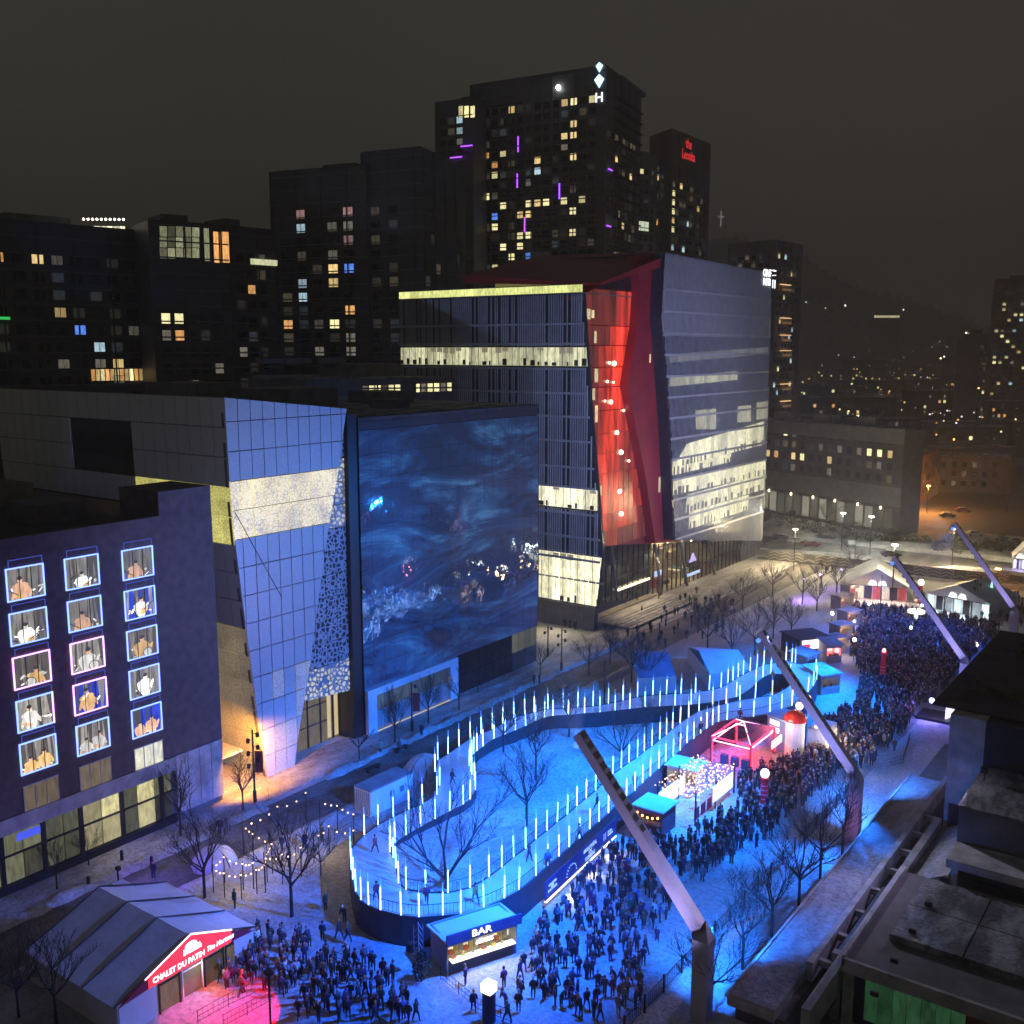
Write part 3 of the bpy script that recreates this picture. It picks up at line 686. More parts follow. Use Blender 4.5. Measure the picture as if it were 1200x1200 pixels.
def make_balmoral():
    t = thing('office_tower', 'tall louvred office building split by a glowing red shaft, right of the glass block', 'building', (-88, 180, 0))
    Y = 147.
    L = [AY(*p, Y) for p in ((468,345),(682,347),(690,470),(700,600),(705,660),(695,742),(560,742),(468,640))]
    xl, zr = AY(468, 334, Y)
    zr = AY(575, 337, Y)[1]
    Ls = [(xl, zr-1.6), (AY(682, 346, Y)[0], zr-1.6), AY(690, 470, Y), AY(705, 645, Y), AY(695, 742, Y), (xl, 0)]
    Ls[-2] = (Ls[-2][0], 0.)
    b = MB(); b.ypoly(Y+.4, Ls, .8); b.build('wing_front_wall', NAVY, t)
    b = MB(); b.ypoly(Y+1.25, clip([(p[0], p[1]) for p in Ls], -999, -94.5, -9, 999), 29); b.build('wing_wall', NAVY, t)
    # left wing floors: spandrels, glass bands, some lit
    zs_px = [(347, 378), (378, 401), (401, 430), (430, 448), (448, 475), (475, 500), (500, 530), (530, 570), (570, 596), (596, 622), (622, 648)]
    def band(pxt, pxb, col_x=660): return AY(col_x, pxt, Y)[1], AY(col_x, pxb, Y)[1]
    lit1 = band(406, 430); lit2 = band(571, 596, 665); lit3 = band(648, 706, 665)
    for (zt, zb), xr, m in ((lit1, None, mat('pale lit floor', (.2, .2, .15), em=(.85, .84, .52), es=.55, per_obj=.4)), (lit2, AY(631, 580, Y)[0], mat('bright lit floor', (.2, .2, .15), em=(1., .93, .62), es=1.0, per_obj=.45)), (lit3, AY(631, 650, Y)[0], mat('lit double floor', (.2, .2, .15), em=(1., .93, .6), es=1.05, per_obj=.4))):
        x = Ls[0][0] if xr is None else xr; k = 0
        while x < -88:
            c = clip([(p[0], p[1]) for p in Ls], x+.09, x+1.41, zb+.15, zt-.15)
            if area(c) > .4:
                p = MB(); p.ypoly(Y-.02, c, .3); p.build('lit_window', m, t)
                q_ = random.Random(int(x*10))
                if q_.random() < .6: fu = MB(); w_ = q_.uniform(.3, 1.0); h_ = q_.uniform(.5, 1.3); fu.box(x+.15, x+.15+w_, Y-.10, Y-.04, zb+.2, zb+.2+h_); fu.build('desk', mat('room silhouette', (.06, .055, .05)), t)
                if q_.random() < .35: fu = MB(); fu.box(x+.12, x+1.38, Y-.12, Y-.05, zt-.2-q_.uniform(.3, 1.2), zt-.18); fu.build('blind', mat('half drawn blind', (.3, .28, .22), em=(.6, .52, .34), es=.3), t)
                if zt-zb > 6: fu = MB(); fu.box(x+.1, x+1.4, Y-.16, Y-.02, (zt+zb)/2-.25, (zt+zb)/2+.05); fu.build('transom', LOUV, t)
                fu = MB(); fu.box(x+.74, x+.78, Y-.13, Y-.03, zb+.15, zt-.15); fu.build('mullion', MUL, t)
            x += 1.5; k += 1
    fins = MB(); x = Ls[0][0]+.3; Lp = [(p[0], p[1]) for p in Ls]
    while x < -87.9:
        s = vspan(Lp, x)
        if s:
            for (a, bb) in ((lit1[0], s[1]), (lit2[0], lit1[1]), (lit3[0], lit2[1])):
                a = max(a, s[0]); bb = min(bb, s[1])
                if bb-a > .5: fins.box(x, x+.16, Y-.38, Y-.12, a+.1, bb-.1)
        x += .46 if rnd.random() < .75 else .9
    stuff(fins.build('louvre_fins', LOUV, t))
    sp = MB()
    for zz in [AY(640, q, Y)[1] for q in (380, 403, 432, 460, 487, 515, 545, 568, 598, 625, 650)]:
        c = clip(Lp, -200, 0, zz-.18, zz+.18)
        if c: sp.ypoly(Y-.45, c, .3)
    sp.build('floor_edge', LOUV, t)
    b = MB(); x = AY(631, 700, Y)[0]
    while x < -88.4:
        c = clip(Lp, x+.04, x+1.16, .2, lit3[1]-.1)
        if area(c) > .3: p = MB(); p.ypoly(Y-.2, c, .2); p.build('wall_panel', mat('warm metal panel', (.30, .27, .2), rough=.35, metal=.3, var=.15), t)
        x += 1.2
    # lit roof edge
    for k in range(16):
        xa = xl+(Ls[1][0]-xl)*k/16; xb = xl+(Ls[1][0]-xl)*(k+1)/16
        b = MB(); b.box(xa+.08, xb-.08, Y-.2, Y+.3, zr-1.35, zr-.15); b.build('roof_rail_light', mat('yellow rail light', (.3, .3, .1), em=(.82, .86, .30), es=.8, per_obj=.2), t)
    b = MB(); b.box(xl, Ls[1][0], Y-.3, Y+30, zr-1.6, zr-1.4); b.box(xl, Ls[1][0], Y-.3, Y+.2, zr-.12, zr); b.build('roof', CONC_D, t)
    b = MB(); b.prism([(-117, 156, zr-1.4), (-106, 156, zr-1.4), (-106, 166, zr-1.4), (-117, 166, zr-1.4)], [(-117, 156, zr+3.4), (-112, 156, zr+3.0), (-112, 166, zr+3.0), (-117, 166, zr+3.4)]); b.build('roof_stair', mat('roof stair lit', (.25, .22, .1), em=(.6, .55, .2), es=.16), t)
    # red shaft: solid red folds and the lit glass between
    Xg = -92.3; Xr = -90.6
    glass = [AX(*p, Xg) for p in ((683,347),(752,305),(751,345),(748,384),(737,452),(745,500),(757,560),(768,637),(706,640),(700,560),(692,460))]
    solid = [AX(*p, Xr) for p in ((748,300),(781,295),(776,352),(781,450),(788,540),(793,634),(768,637),(757,560),(745,500),(736,452),(747,384),(750,345))]
    b = MB(); b.xpoly(Xg-.5, glass, 3); b.build('shaft_wall', REDW, t)
    b = MB(); b.xpoly(Xr, solid, 2.4); b.build('red_fold', REDW, t)
    cols = [683+13.2*k for k in range(7)]
    ytop = AX(683, 347, Xg)[0]
    gy0 = min(p[0] for p in glass); gy1 = max(p[0] for p in glass); nw = 15; dw = (gy1-gy0)/nw
    rowz = [AX(720, q, Xg)[1] for q in (340, 382, 405, 430, 453, 480, 507, 530, 553, 577, 600, 620, 640)]
    ztop_ = max(p[1] for p in glass)
    rowz = [ztop_]+rowz
    for i in range(nw):
        for j in range(len(rowz)-1):
            ya, yb, zt, zb = gy0+i*dw, gy0+(i+1)*dw, rowz[j], rowz[j+1]
            c = clip(glass, ya+.07, yb-.07, zb+.08, zt-.08)
            if area(c) < .2: continue
            cy, cz = (ya+yb)/2, (zt+zb)/2
            # stairwell glow painted into the pane emission: a column that widens downwards
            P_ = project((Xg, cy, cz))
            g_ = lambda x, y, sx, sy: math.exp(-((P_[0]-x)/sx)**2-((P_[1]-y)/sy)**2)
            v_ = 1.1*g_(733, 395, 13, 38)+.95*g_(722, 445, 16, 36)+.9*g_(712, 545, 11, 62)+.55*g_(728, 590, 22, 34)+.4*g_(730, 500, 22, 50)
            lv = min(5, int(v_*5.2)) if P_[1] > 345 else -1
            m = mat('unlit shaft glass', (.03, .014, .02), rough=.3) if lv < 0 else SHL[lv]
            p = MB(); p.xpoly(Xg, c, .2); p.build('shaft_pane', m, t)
    for px, py, s in ((720,426,.45),(714,425,.25),(712,447,.25),(719,448,.2),(716,471,.4),(731,481,.25),(723,507,.4),(728,530,.45),(737,540,.25),(726,576,.35),(728,602,.45),(751,413,.25),(727,575,.3),(709,470,.2)):
        q = AX(px, py, Xg+.25); b = MB(); b.ball((Xg+.25, q[0], q[1]), s, 6); b.build('stair_lamp', mat('stair lamp', (.8, .7, .5), em=(1., .8, .5), es=5.), t)
    for px, py, w, h in ((690,368,4,12),(695,368,3,9),(698,395,3,14),(699,440,4,16),(696,462,3,14),(699,485,3,20),(704,575,3,12),(775,530,2.5,22),(773,568,2.5,18),(779,585,2,6),(762,420,1.5,10)):
        Xw = Xg+.06 if px < 745 else Xr+.06
        a = AX(px-w/2, py+h/2, Xw); c = AX(px+w/2, py-h/2, Xw); b = MB(); b.box(Xw-.05, Xw, a[0], c[0], a[1], c[1]); b.build('slit_window', mat('slit window', (.3, .25, .15), em=(.95, .78, .42), es=.6, per_obj=.3), t)
    # sloping red roof slab
    S = [AX(781, 295, Xr), AX(683, 345, Xg)]
    b = MB(); zt = AX(781, 296, Xr)[1]
    b.prism([(-89, S[1][0], zr-.4), (-89, S[0][0], zt-2.0), (-118, S[0][0], zt-2.0), (-118, S[1][0], zr+1.0)],
            [(-89, S[1][0], zr), (-89, S[0][0], zt-.05), (-118, S[0][0], zt+1.0), (-118, S[1][0], zr+2.4)]); b.build('red_roof', REDW, t)
    # right wing
    Xw = -88.
    W = [AX(*p, Xw) for p in ((781,296),(905,320),(898,560),(893,634),(792,633),(786,500),(777,372))]
    b = MB(); b.xpoly(Xw-.5, W, 24); b.build('wing_wall', NAVY, t)
    lits = [((790,548),(895,521),(895,494),(806,520), 1), ((789,557),(857,541),(857,525),(789,541),1), ((790,580),(897,556),(897,538),(790,563),1),
            ((804,601),(896,573),(896,555),(806,580),1), ((808,620),(877,597),(877,580),(808,600),1), ((816,503),(839,503),(839,479),(816,481),0),
            ((865,495),(880,494),(880,475),(865,476),0), ((887,492),(900,490),(900,470),(887,472),0),
            ((785,453),(864,445),(864,435),(785,442),0), ((777,383),(903,394),(903,372),(777,360),2), ((785,425),(900,415),(900,407),(785,415),2)]
    YB = mat('bright office floor', (.2, .2, .12), em=(1., .93, .58), es=1.35, per_obj=.35)
    YD = mat('office behind louvres', (.15, .15, .1), em=(.9, .86, .55), es=.6, per_obj=.4)
    YV = mat('dim office behind louvres', (.1, .1, .08), em=(.6, .6, .5), es=.26, per_obj=.6)
    for a, b_, c_, d_, k in lits:
        P_ = [AX(*q, Xw-.3) for q in (a, b_, c_, d_)]; y = min(p[0] for p in P_); y9 = max(p[0] for p in P_)
        while y < y9:
            c = clip(clip(P_, y+.05, y+1.55, -99, 99), -999, 999, min(p[1] for p in W), 99)
            if area(c) > .25:
                p = MB(); p.xpoly(Xw-.3, c, .15); p.build('office_window', (YV, YB, YV)[k] if k != 0 else YD, t)
                if k == 1:
                    z0_ = min(p_[1] for p_ in c); q_ = random.Random(int(y*10)); cc_ = clip(c, y+.2, y+.2+q_.uniform(.4, 1.1), z0_-1, z0_+q_.uniform(.8, 1.6))
                    if area(cc_) > .1 and q_.random() < .6: fu = MB(); fu.xpoly(Xw-.22, cc_, .05); fu.build('desk', mat('room silhouette'), t)
            y += 1.6
    fins = MB(); y = min(p[0] for p in W)+.2; dm = MB()
    while y < max(p[0] for p in W):
        s = vspan(W, y)
        if s: fins.box(Xw-.10, Xw, y, y+.10, s[0]+.05, s[1]-.05)
        y += .5
    stuff(fins.build('louvre_fins', LOUV2, t))
    sp = MB(); z = 12.
    c = clip(W, -999, 999, AX(800, 360, Xw)[1]-2, 99)
    sp.xpoly(Xw-.2, clip(W, -999, 999, 50.5, 99), .1)
    for k in range(13):
        c = clip(W, -999, 999, z-.2, z+.2); z += 3.9
        if c: sp.xpoly(Xw-.02, c, .24)
    sp.build('floor_edge', LOUV2, t)
    b = MB(); b.prism([(Xw-24, W[0][0], W[0][1]-.3), (Xw-.1, W[0][0], W[0][1]-.3), (Xw-.1, W[1][0], W[1][1]-.3), (Xw-24, W[1][0], W[1][1]-.3)], [(Xw-24, W[0][0], W[0][1]), (Xw-.1, W[0][0], W[0][1]), (Xw-.1, W[1][0], W[1][1]), (Xw-24, W[1][0], W[1][1])]); b.build('roof', CONC_D, t)
    # square lettering block near the top right corner
    a = AX(894, 336, Xw+.1); c = AX(907, 316, Xw+.1); r = random.Random(5); s = MB(); n = 7; du = (c[0]-a[0])/5; dv = (c[1]-a[1])/8
    q = text('ONF\nNFB', 2.2, WHITEEM, t, (Xw+.2, (a[0]+c[0])/2-1.0, (a[1]+c[1])/2), (R(90), 0, R(90)), name='lettering', extr=.05)
    q2 = MB(); yc = (a[0]+c[0])/2+2.6; zc = (a[1]+c[1])/2
    q2.box(Xw+.05, Xw+.15, yc-.2, yc+.1, zc-2, zc-.2); q2.box(Xw+.05, Xw+.15, yc+1.0, yc+1.3, zc-2, zc-.2); q2.lathe([(.5, 0), (.5, .1)], (Xw+.1, yc+.5, zc+.7), 8)
    q2.box(Xw+.05, Xw+.15, yc-.5, yc+1.5, zc+1.6, zc+1.9); q2.build('emblem', WHITEEM, t)
    # glazed foyer under the wings
    yf0 = AX(706, 690, -92.5)[0]; yf1 = AX(890, 650, -92.5)[0]; Xf = -92.5
    foyer = [AX(*p, Xf) for p in ((704,640),(893,632),(889,668),(862,675),(858,681),(800,701),(780,705),(706,706))]
    foyer = [(y, max(z, .2)) for y, z in foyer]
    GL, gt, gb = nt_new('clear foyer glass'); gt.nodes.remove(gb); go = gt.nodes['Material Output']
    gx = gt.nodes.new('ShaderNodeMixShader'); g1 = gt.nodes.new('ShaderNodeBsdfTransparent'); g2 = gt.nodes.new('ShaderNodeBsdfGlossy'); g2.inputs['Roughness'].default_value = .05
    gx.inputs[0].default_value = .12; g1.inputs[0].default_value = (.86, .86, .82, 1); gt.links.new(g1.outputs[0], gx.inputs[1]); gt.links.new(g2.outputs[0], gx.inputs[2]); gt.links.new(gx.outputs[0], go.inputs[0])
    y = min(p[0] for p in foyer); y9 = max(p[0] for p in foyer); ya9 = y
    while y < y9:
        for j in range(4):
            c = clip(foyer, y+.07, y+1.93, .2+j*3.2, 3.3+j*3.2)
            if area(c) > .3:
                p = MB(); p.xpoly(Xf, c, .06); p.build('foyer_pane', GL if y < y9-14 else mat('dark foyer glass', (.04, .04, .05), rough=.2, em=(.4, .38, .3), es=.05), t)
        c = clip(foyer, y-.07, y+.07, 0, 99)
        if area(c) > .05: p = MB(); p.xpoly(Xf+.1, c, .25); p.build('mullion', DARK, t)
        y += 2.0
    for j in range(1, 4):
        c = clip(foyer, -999, 999, .2+j*3.2-.12, .2+j*3.2)
        if area(c) > .05: p = MB(); p.xpoly(Xf+.08, c, .2); p.build('transom', DARK, t)
    rf = random.Random(9); INW = mat('foyer inner wall', (.42, .36, .28), var=.3, vs=.5)
    b = MB(); b.xpoly(Xf-7.5, [(p[0], min(p[1], 13.2)) for p in foyer], 1); b.build('foyer_back_wall', INW, t)
    b = MB(); b.box(Xf-7.4, Xf-.1, ya9, y9, .05, .2); b.build('foyer_floor', mat('foyer floor', (.4, .36, .3), rough=.25), t)
    for k in range(6): b = MB(); yy = ya9+4+k*7.5; b.box(Xf-5, Xf-4.4, yy, yy+.6, .2, 9); b.build('foyer_column', CONC, t)
    b = MB(); b.prism([(Xf-5, ya9+5, 1.0), (Xf-3, ya9+5, 1.0), (Xf-3, ya9+24, 7.4), (Xf-5, ya9+24, 7.4)], [(Xf-5, ya9+5, 1.6), (Xf-3, ya9+5, 1.6), (Xf-3, ya9+24, 8.), (Xf-5, ya9+24, 8.)]); b.build('foyer_stair', mat('dark stair flank', (.08, .07, .065)), t)
    b = MB(); b.box(Xf-7.3, Xf-5.6, ya9+10, y9-6, 5.4, 5.8); b.build('foyer_gallery', INW, t)
    for k in range(26):
        yy = ya9+2+rf.random()*(y9-ya9-18); zz = rf.choice([.2, .2, 5.8]); b = MB(); hh = rf.uniform(.8, 2.2); b.box(Xf-7.2+rf.random()*4, Xf-2.8, yy, yy+rf.uniform(.3, 1.6), zz, zz+hh); b.build('display_stand', mat('stand %d' % (k % 4), ((.5, .1, .08), (.08, .08, .09), (.6, .55, .45), (.1, .2, .3))[k % 4]), t)
    for k in range(14):
        yy = ya9+3+k*(y9-ya9-18)/14; b = MB(); b.ball((Xf-3-rf.random()*3, yy, rf.choice([4.6, 7.5, 9.])), .16, 6); b.build('pendant_lamp', mat('pendant lamp', (.8, .7, .5), em=(1., .82, .5), es=8.), t)
    for yy in (ya9+8, ya9+22, ya9+36): lamp('foyer_lamp', 'AREA', (Xf-3, yy, 8.5), 420, (1., .78, .46), (Xf-4, yy, 0), (4, 9)).data.energy = 1500
    for px, pyt, pyb in ((723,640,700),(775,638,705),(805,636,700),(837,634,690)):
        a = AX(px, pyb, Xf+.9); c = AX(px-4, pyt, Xf+.9); b = MB(); b.tube((Xf+.9, a[0], max(0, a[1])), (Xf+.3, c[0], c[1]), .3, 6); b.build('slanted_column', CONC_D, t)
    a = AX(725, 692, Xf+.6); c = AX(762, 686, Xf+.6); b = MB(); b.box(Xf+.3, Xf+.5, a[0], c[0], a[1]-.15, a[1]+.2); b.build('reception_light', mat('reception strip', (.9, .8, .5), em=(1., .85, .5), es=2.5), t)
    for px, py, w, h, cc in ((812,653,9,13,(.35,.3,1.)),(771,672,8,9,(.4,.6,1.)),(812,672,16,3,(.5,.8,1.)),(818,690,22,4,(.6,.85,1.))):
        a = AX(px-w/2, py+h/2, Xf+.15); c = AX(px+w/2, py-h/2, Xf+.15); b = MB()
        if h == 13: b.prism([(Xf+.1, a[0], a[1]), (Xf+.1, c[0], a[1]), (Xf+.2, c[0], a[1]), (Xf+.2, a[0], a[1])], [(Xf+.1, (a[0]+c[0])/2-.1, c[1]), (Xf+.1, (a[0]+c[0])/2+.1, c[1]), (Xf+.2, (a[0]+c[0])/2+.1, c[1]), (Xf+.2, (a[0]+c[0])/2-.1, c[1])])
        else: b.box(Xf+.1, Xf+.2, a[0], c[0], a[1], c[1])
        b.build('foyer_display', mat('display %d' % py, (.3, .3, .5), em=cc, es=.8), t)
    return yf0
def project(p):
    x, y, z = p; f = F2[0]*x+F2[1]*y; s = R2[0]*x+R2[1]*y; h = z-H
    d = f*math.cos(PITCH)-h*math.sin(PITCH); u = h*math.cos(PITCH)+f*math.sin(PITCH)
    return (600+1200*s/d, 600-1200*u/d)
make_balmoral()
def make_steps():
    t = thing('entrance_steps', 'broad stone steps before the lit foyer of the louvred building', 'steps', (-87, 165, 0))
    for k in range(7):
        b = MB(); z = .13*(7-k); b.box(-90.4, -88.2+k*.75, 150+k*.3, 176, z-.13, z); b.build('step', CONC if k % 2 else WALK, t)
make_steps()
lamp('foyer_lamp', 'AREA', (-91.3, 165, 6.0), 700, (1., .80, .48), (-82, 168, 0), (20, 4))
lamp('louvred_wing_lamp', 'AREA', (-97, 146, 11), 450, (1., .85, .55), (-97, 138, 0), (8, 4))

# ================================================================== 5. leaning light masts
MASTX = -28.5
MASTS = [(62.6, 'nearest leaning steel light mast, its arm crossing the rink banner'), (96.7, 'second nearest leaning light mast, its foot beside the concrete roof edge'),
         (143.0, 'third leaning light mast, rising from behind the planted roof'), (177.1, 'farthest leaning light mast, at the right edge of the crowd')]
ARM = Vector((-9.8, -1.4, 13.3))
def make_mast(y, label, first=None):
    t = thing('light_mast', label, 'light mast', (MASTX, y, 0), 'leaning light masts along the square')
    b = MB(); w, d = .62, .55
    ring = lambda c, ax, s: [Vector(c)+Vector((-s*w, -s*d, 0)), Vector(c)+Vector((s*w, -s*d, 0)), Vector(c)+Vector((s*w, s*d, 0)), Vector(c)+Vector((-s*w, s*d, 0))]
    b.prism(ring((MASTX, y, 0), 0, 1), ring((MASTX, y, 6.5), 0, 1)); b.build('column', STEEL, t)
    a = Vector((MASTX, y, 6.8)); e = a+ARM; dirv = ARM.normalized(); side = dirv.cross(Vector((0, 0, 1))).normalized(); up = side.cross(dirv).normalized()
    def rg(c, hw, hh): return [c-side*hw-up*hh, c+side*hw-up*hh, c+side*hw+up*hh, c-side*hw+up*hh]
    b = MB(); b.prism([Vector((MASTX-w, y-d, 6.5)), Vector((MASTX+w, y-d, 6.5)), Vector((MASTX+w, y+d, 6.5)), Vector((MASTX-w, y+d, 6.5))], rg(a+dirv*.7, .55, .42)); b.build('elbow', STEEL, t)
    b = MB(); b.prism(rg(a+dirv*.7, .55, .42), rg(e, .5, .30)); ar = b.build('arm', STEEL, t)
    for k in range(10):
        c = a+ARM*(.98-.052*k)+up*.33; s = MB()
        s.prism([c-side*.33-dirv*.28, c+side*.33-dirv*.28, c+side*.33+dirv*.28, c-side*.33+dirv*.28], [p+up*.06 for p in [c-side*.28-dirv*.22, c+side*.28-dirv*.22, c+side*.28+dirv*.22, c-side*.28+dirv*.22]])
        s.build('light_cell', mat('mirror cell', (.35, .38, .45), rough=.15, metal=.8) , ar)
        s = MB(); s.tube(c-up*.85, c-up*.62, .2, 6); s.build('floodlight', DARK, ar)
    return e
TIPS = [make_mast(y, l) for y, l in MASTS]
BLUE = (.008, .12, 1.); AZUR = (.0, .175, 1.)
# floodlights on the mast arms wash the ice, the crowd and the street fronts; the louvred wings get added fill
K = 1.0
for i, (e, tg) in enumerate(zip(TIPS, ((-50, 62, 0), (-52, 92, 0), (-50, 132, 0), (-46, 172, 0)))):
    f = MB(); c = e-Vector((0, 0, .75)); f.tube(c, c+Vector((-.3, 0, -.35)), .22, 8); root = bpy.data.objects['light_mast' if i == 0 else 'light_mast.%03d' % i]
    f.build('floodlight', mat('blue floodlight lens', (.1, .2, .8), em=(.1, .3, 1.), es=1.), root)
    lamp('blue_floodlight', 'SPOT', c+Vector((-.4, 0, -.5)), 74000*K*(1.05, 1.35, 1.2, .6)[i], (BLUE, AZUR, AZUR, BLUE)[i], tg, .15, 102, .9)
for i, (tg, p, cc, an) in enumerate((((-86, 57, 14), 11000, (.12, .07, 1.), 62), ((-87, 80, 22), 56000, (.07, .25, 1.), 60), ((-87, 112, 18), 32000, (.01, .24, 1.), 75), ((-90, 175, 34), 46000, (.50, .56, 1.), 75))):  # the last one is fill added for ambient city light on the right wing
    lamp('front_flood_and_fill', 'SPOT', TIPS[min(i, 3)]+Vector((-.6, .2, -.9)), p, cc, tg, .12, an, .7)
lamp('front_flood_and_fill', 'SPOT', TIPS[0]+Vector((-.6, .9, -.9)), 62000, (.42, .54, 1.), (-112, 147, 42), .12, 42, .7)  # added fill brightening the left louvred wing
lamp('front_flood_and_fill', 'SPOT', TIPS[1]+Vector((-.6, .9, -.9)), 42000, (.50, .56, 1.), (-90, 178, 38), .12, 60, .8)  # added fill standing in for ambient city light on the right wing
lamp('front_flood_and_fill', 'SPOT', TIPS[2]+Vector((-.6, .9, -.9)), 34000, (.50, .56, 1.), (-90, 185, 40), .12, 65, .8)  # more added fill for the right wing
lamp('tent_floodlight', 'SPOT', TIPS[0]+Vector((-.9, -.5, -.9)), 30000, (.18, .26, 1.), (-66, 42, 3), .12, 48, .8)
lamp('yard_floodlight', 'SPOT', TIPS[1]+Vector((-.9, -.5, -.9)), 7000, (.55, .48, 1.), (-75, 58, 0), .12, 40, .9)
lamp('rink_floodlight', 'SPOT', TIPS[0]+Vector((-1.0, .7, -.9)), 42000, (.0, .15, 1.), (-57, 70, 0), .12, 72, .9)
lamp('rink_floodlight', 'SPOT', TIPS[1]+Vector((-1.0, -.9, -.9)), 36000, (.0, .17, 1.), (-60, 92, 0), .12, 75, .9)
lamp('ledge_floodlight', 'SPOT', TIPS[1]+Vector((.6, .2, -.4)), 9500, (.30, .34, 1.), (-20, 82, 5), .12, 75, .9)
lamp('return_wall_floodlight', 'SPOT', TIPS[0]+Vector((-.8, .2, -.7)), 14000, (.55, .58, .75), (-104, 69, 37), .12, 50, .9)
lamp('terrace_floodlight', 'SPOT', TIPS[1]+Vector((.8, -.2, -.2)), 9000, (.75, .75, .85), (-12, 78, 8), .12, 60, .9)
for (y, _), e in zip(MASTS, TIPS):
    lamp('mast_uplight', 'SPOT', (MASTX-4.0, y-5.5, 1.0), 9000, (.50, .42, 1.), (MASTX-4.5, y-.6, 12.5), .2, 75, .8)
lamp('lane_floodlight', 'SPOT', (MASTX-.2, 63.9, 6.9), 20000, (.01, .17, 1.), (-29.4, 74, 0), .15, 115, .9)
lamp('lane_floodlight', 'SPOT', (MASTX-.2, 98.1, 6.9), 17000, (.04, .22, 1.), (-28.6, 108, 0), .15, 110, .9)
lamp('lane_floodlight', 'SPOT', (MASTX-.2, 95.3, 6.9), 20000, (.01, .18, 1.), (-29.6, 84, 0), .15, 115, .9)
lamp('column_light', 'SPOT', (MASTX+2.6, 90, 3.6), 900, (1., .3, .75), (MASTX, 96.7, 3), .2, 50, .9)

# ================================================================== 6. the raised ice path
ZR = 2.6
OUT = [(411,1005),(414,1032),(417,1045),(423,1055),(432,1061),(446,1067),(470,1073),(491,1075),(519,1073),(540,1071),(567,1064),(591,1053),(609,1043),(628,1027),(642,1015),(655,1004),(667,993),(679,983),(691,972),(702,963),(713,953),(724,943),(734,935),(744,927),(753,918),(762,910),(772,901),(780,893),(789,887),(797,880),(805,871),(813,866),(821,860),(828,854),(835,850),(842,846),(852,844),(867,842),(883,840),(902,836),(916,832),(928,827),(937,820),(947,811),(953,804),(957,796),(955,787),(945,780),(932,777),(921,774),(904,778),(895,779),(885,784),(871,791),(859,798),(845,806),(831,809),(815,812),(798,813),(765,815),(747,817),(713,825),(695,828),(677,829),(660,831),(642,831),(626,835),(615,838),(602,841),(589,848),(577,855),(564,860),(551,866),(538,875),(525,884),(514,891),(512,905),(515,921),(511,932),(495,942),(479,949),(461,958),(443,967),(427,979),(414,993)]
INN = [(457,999),(461,1006),(464,1018),(467,1036),(476,1043),(499,1047),(525,1047),(551,1041),(573,1028),(588,1017),(602,1005),(616,995),(628,984),(641,974),(653,964),(665,955),(676,945),(687,936),(698,927),(708,917),(718,908),(728,901),(737,894),(747,888),(755,881),(764,875),(773,867),(781,861),(788,854),(797,848),(807,841),(819,834),(835,829),(851,825),(867,821),(885,818),(905,815),(918,809),(926,803),(926,795),(917,790),(903,790),(894,794),(886,801),(877,809),(863,817),(850,820),(835,823),(810,826),(791,827),(773,828),(756,829),(738,831),(721,833),(703,835),(685,836),(666,838),(648,839),(638,841),(628,845),(616,851),(604,856),(592,861),(579,866),(566,875),(555,884),(551,893),(552,905),(556,915),(557,926),(551,937),(543,943),(527,951),(510,960),(493,969),(476,979),(463,988),(458,993)]
outw = [G(*p, ZR) for p in OUT]; innw = [G(*p, ZR) for p in INN]
outs = smooth(outw, 1.2); inns = smooth(innw, 1.2)
def ring_sheet(name, a, b, z, m, **k):
    me = bpy.data.meshes.new(name); vs = [Vector((x, y, z)) for x, y in a]+[Vector((x, y, z)) for x, y in b]
    tr = tessellate_polygon([[Vector((x, y, 0)) for x, y in a], [Vector((x, y, 0)) for x, y in b]])
    me.from_pydata(vs, [], [tuple(q) for q in tr]); me.materials.append(m); me.update()
    bm = bmesh.new(); bm.from_mesh(me); bmesh.ops.recalc_face_normals(bm, faces=bm.faces)
    for f in bm.faces:
        if f.normal.z < 0: f.normal_flip()
    bm.to_mesh(me); bm.free(); return me
rink = thing('ice_rink', 'raised ice skating path looping around a snowy island, lined with light tubes', 'ice rink', outw[5]+(0,))
def addmesh(name, me, parent):
    off = wloc(parent); me.transform(Matrix.Translation(-off)); return link(name, me, parent)
addmesh('ice', ring_sheet('ice', outs, inns, ZR, ICE), rink)
def island_z(x, y):
    t = min(1, max(0, (y-62)/42)); return 2.25-1.5*t-.9*min(1, max(0, (y-104)/25))
def wall(loop, z1, z0f, th, m, name, parent, inward):
    b = MB(); n = len(loop); cx = 0
    for i in range(n):
        a = Vector(loop[i]); c = Vector(loop[(i+1) % n]); d = (c-a)
        if d.length < 1e-4: continue
        nn = Vector((d.y, -d.x)).normalized()*th*inward
        za, zb = z0f(*a), z0f(*c)
        b.face([(a.x, a.y, za), (c.x, c.y, zb), (c.x, c.y, z1), (a.x, a.y, z1)]); b.face([(a.x, a.y, z1), (c.x, c.y, z1), (c.x+nn.x, c.y+nn.y, z1), (a.x+nn.x, a.y+nn.y, z1)])
        b.face([(c.x+nn.x, c.y+nn.y, zb), (a.x+nn.x, a.y+nn.y, za), (a.x+nn.x, a.y+nn.y, z1), (c.x+nn.x, c.y+nn.y, z1)])
    return b.build(name, m, parent)
def sgn(loop): return 1 if sum(loop[i-1][0]*loop[i][1]-loop[i][0]*loop[i-1][1] for i in range(len(loop))) > 0 else -1
wall(outs, ZR+.07, lambda x, y: -.02, .14, SKIRT, 'outer_skirting', rink, sgn(outs))
wall(inns, ZR+.05, lambda x, y: island_z(x, y)-.5, .12, SKIRT, 'inner_skirting', rink, -sgn(inns))
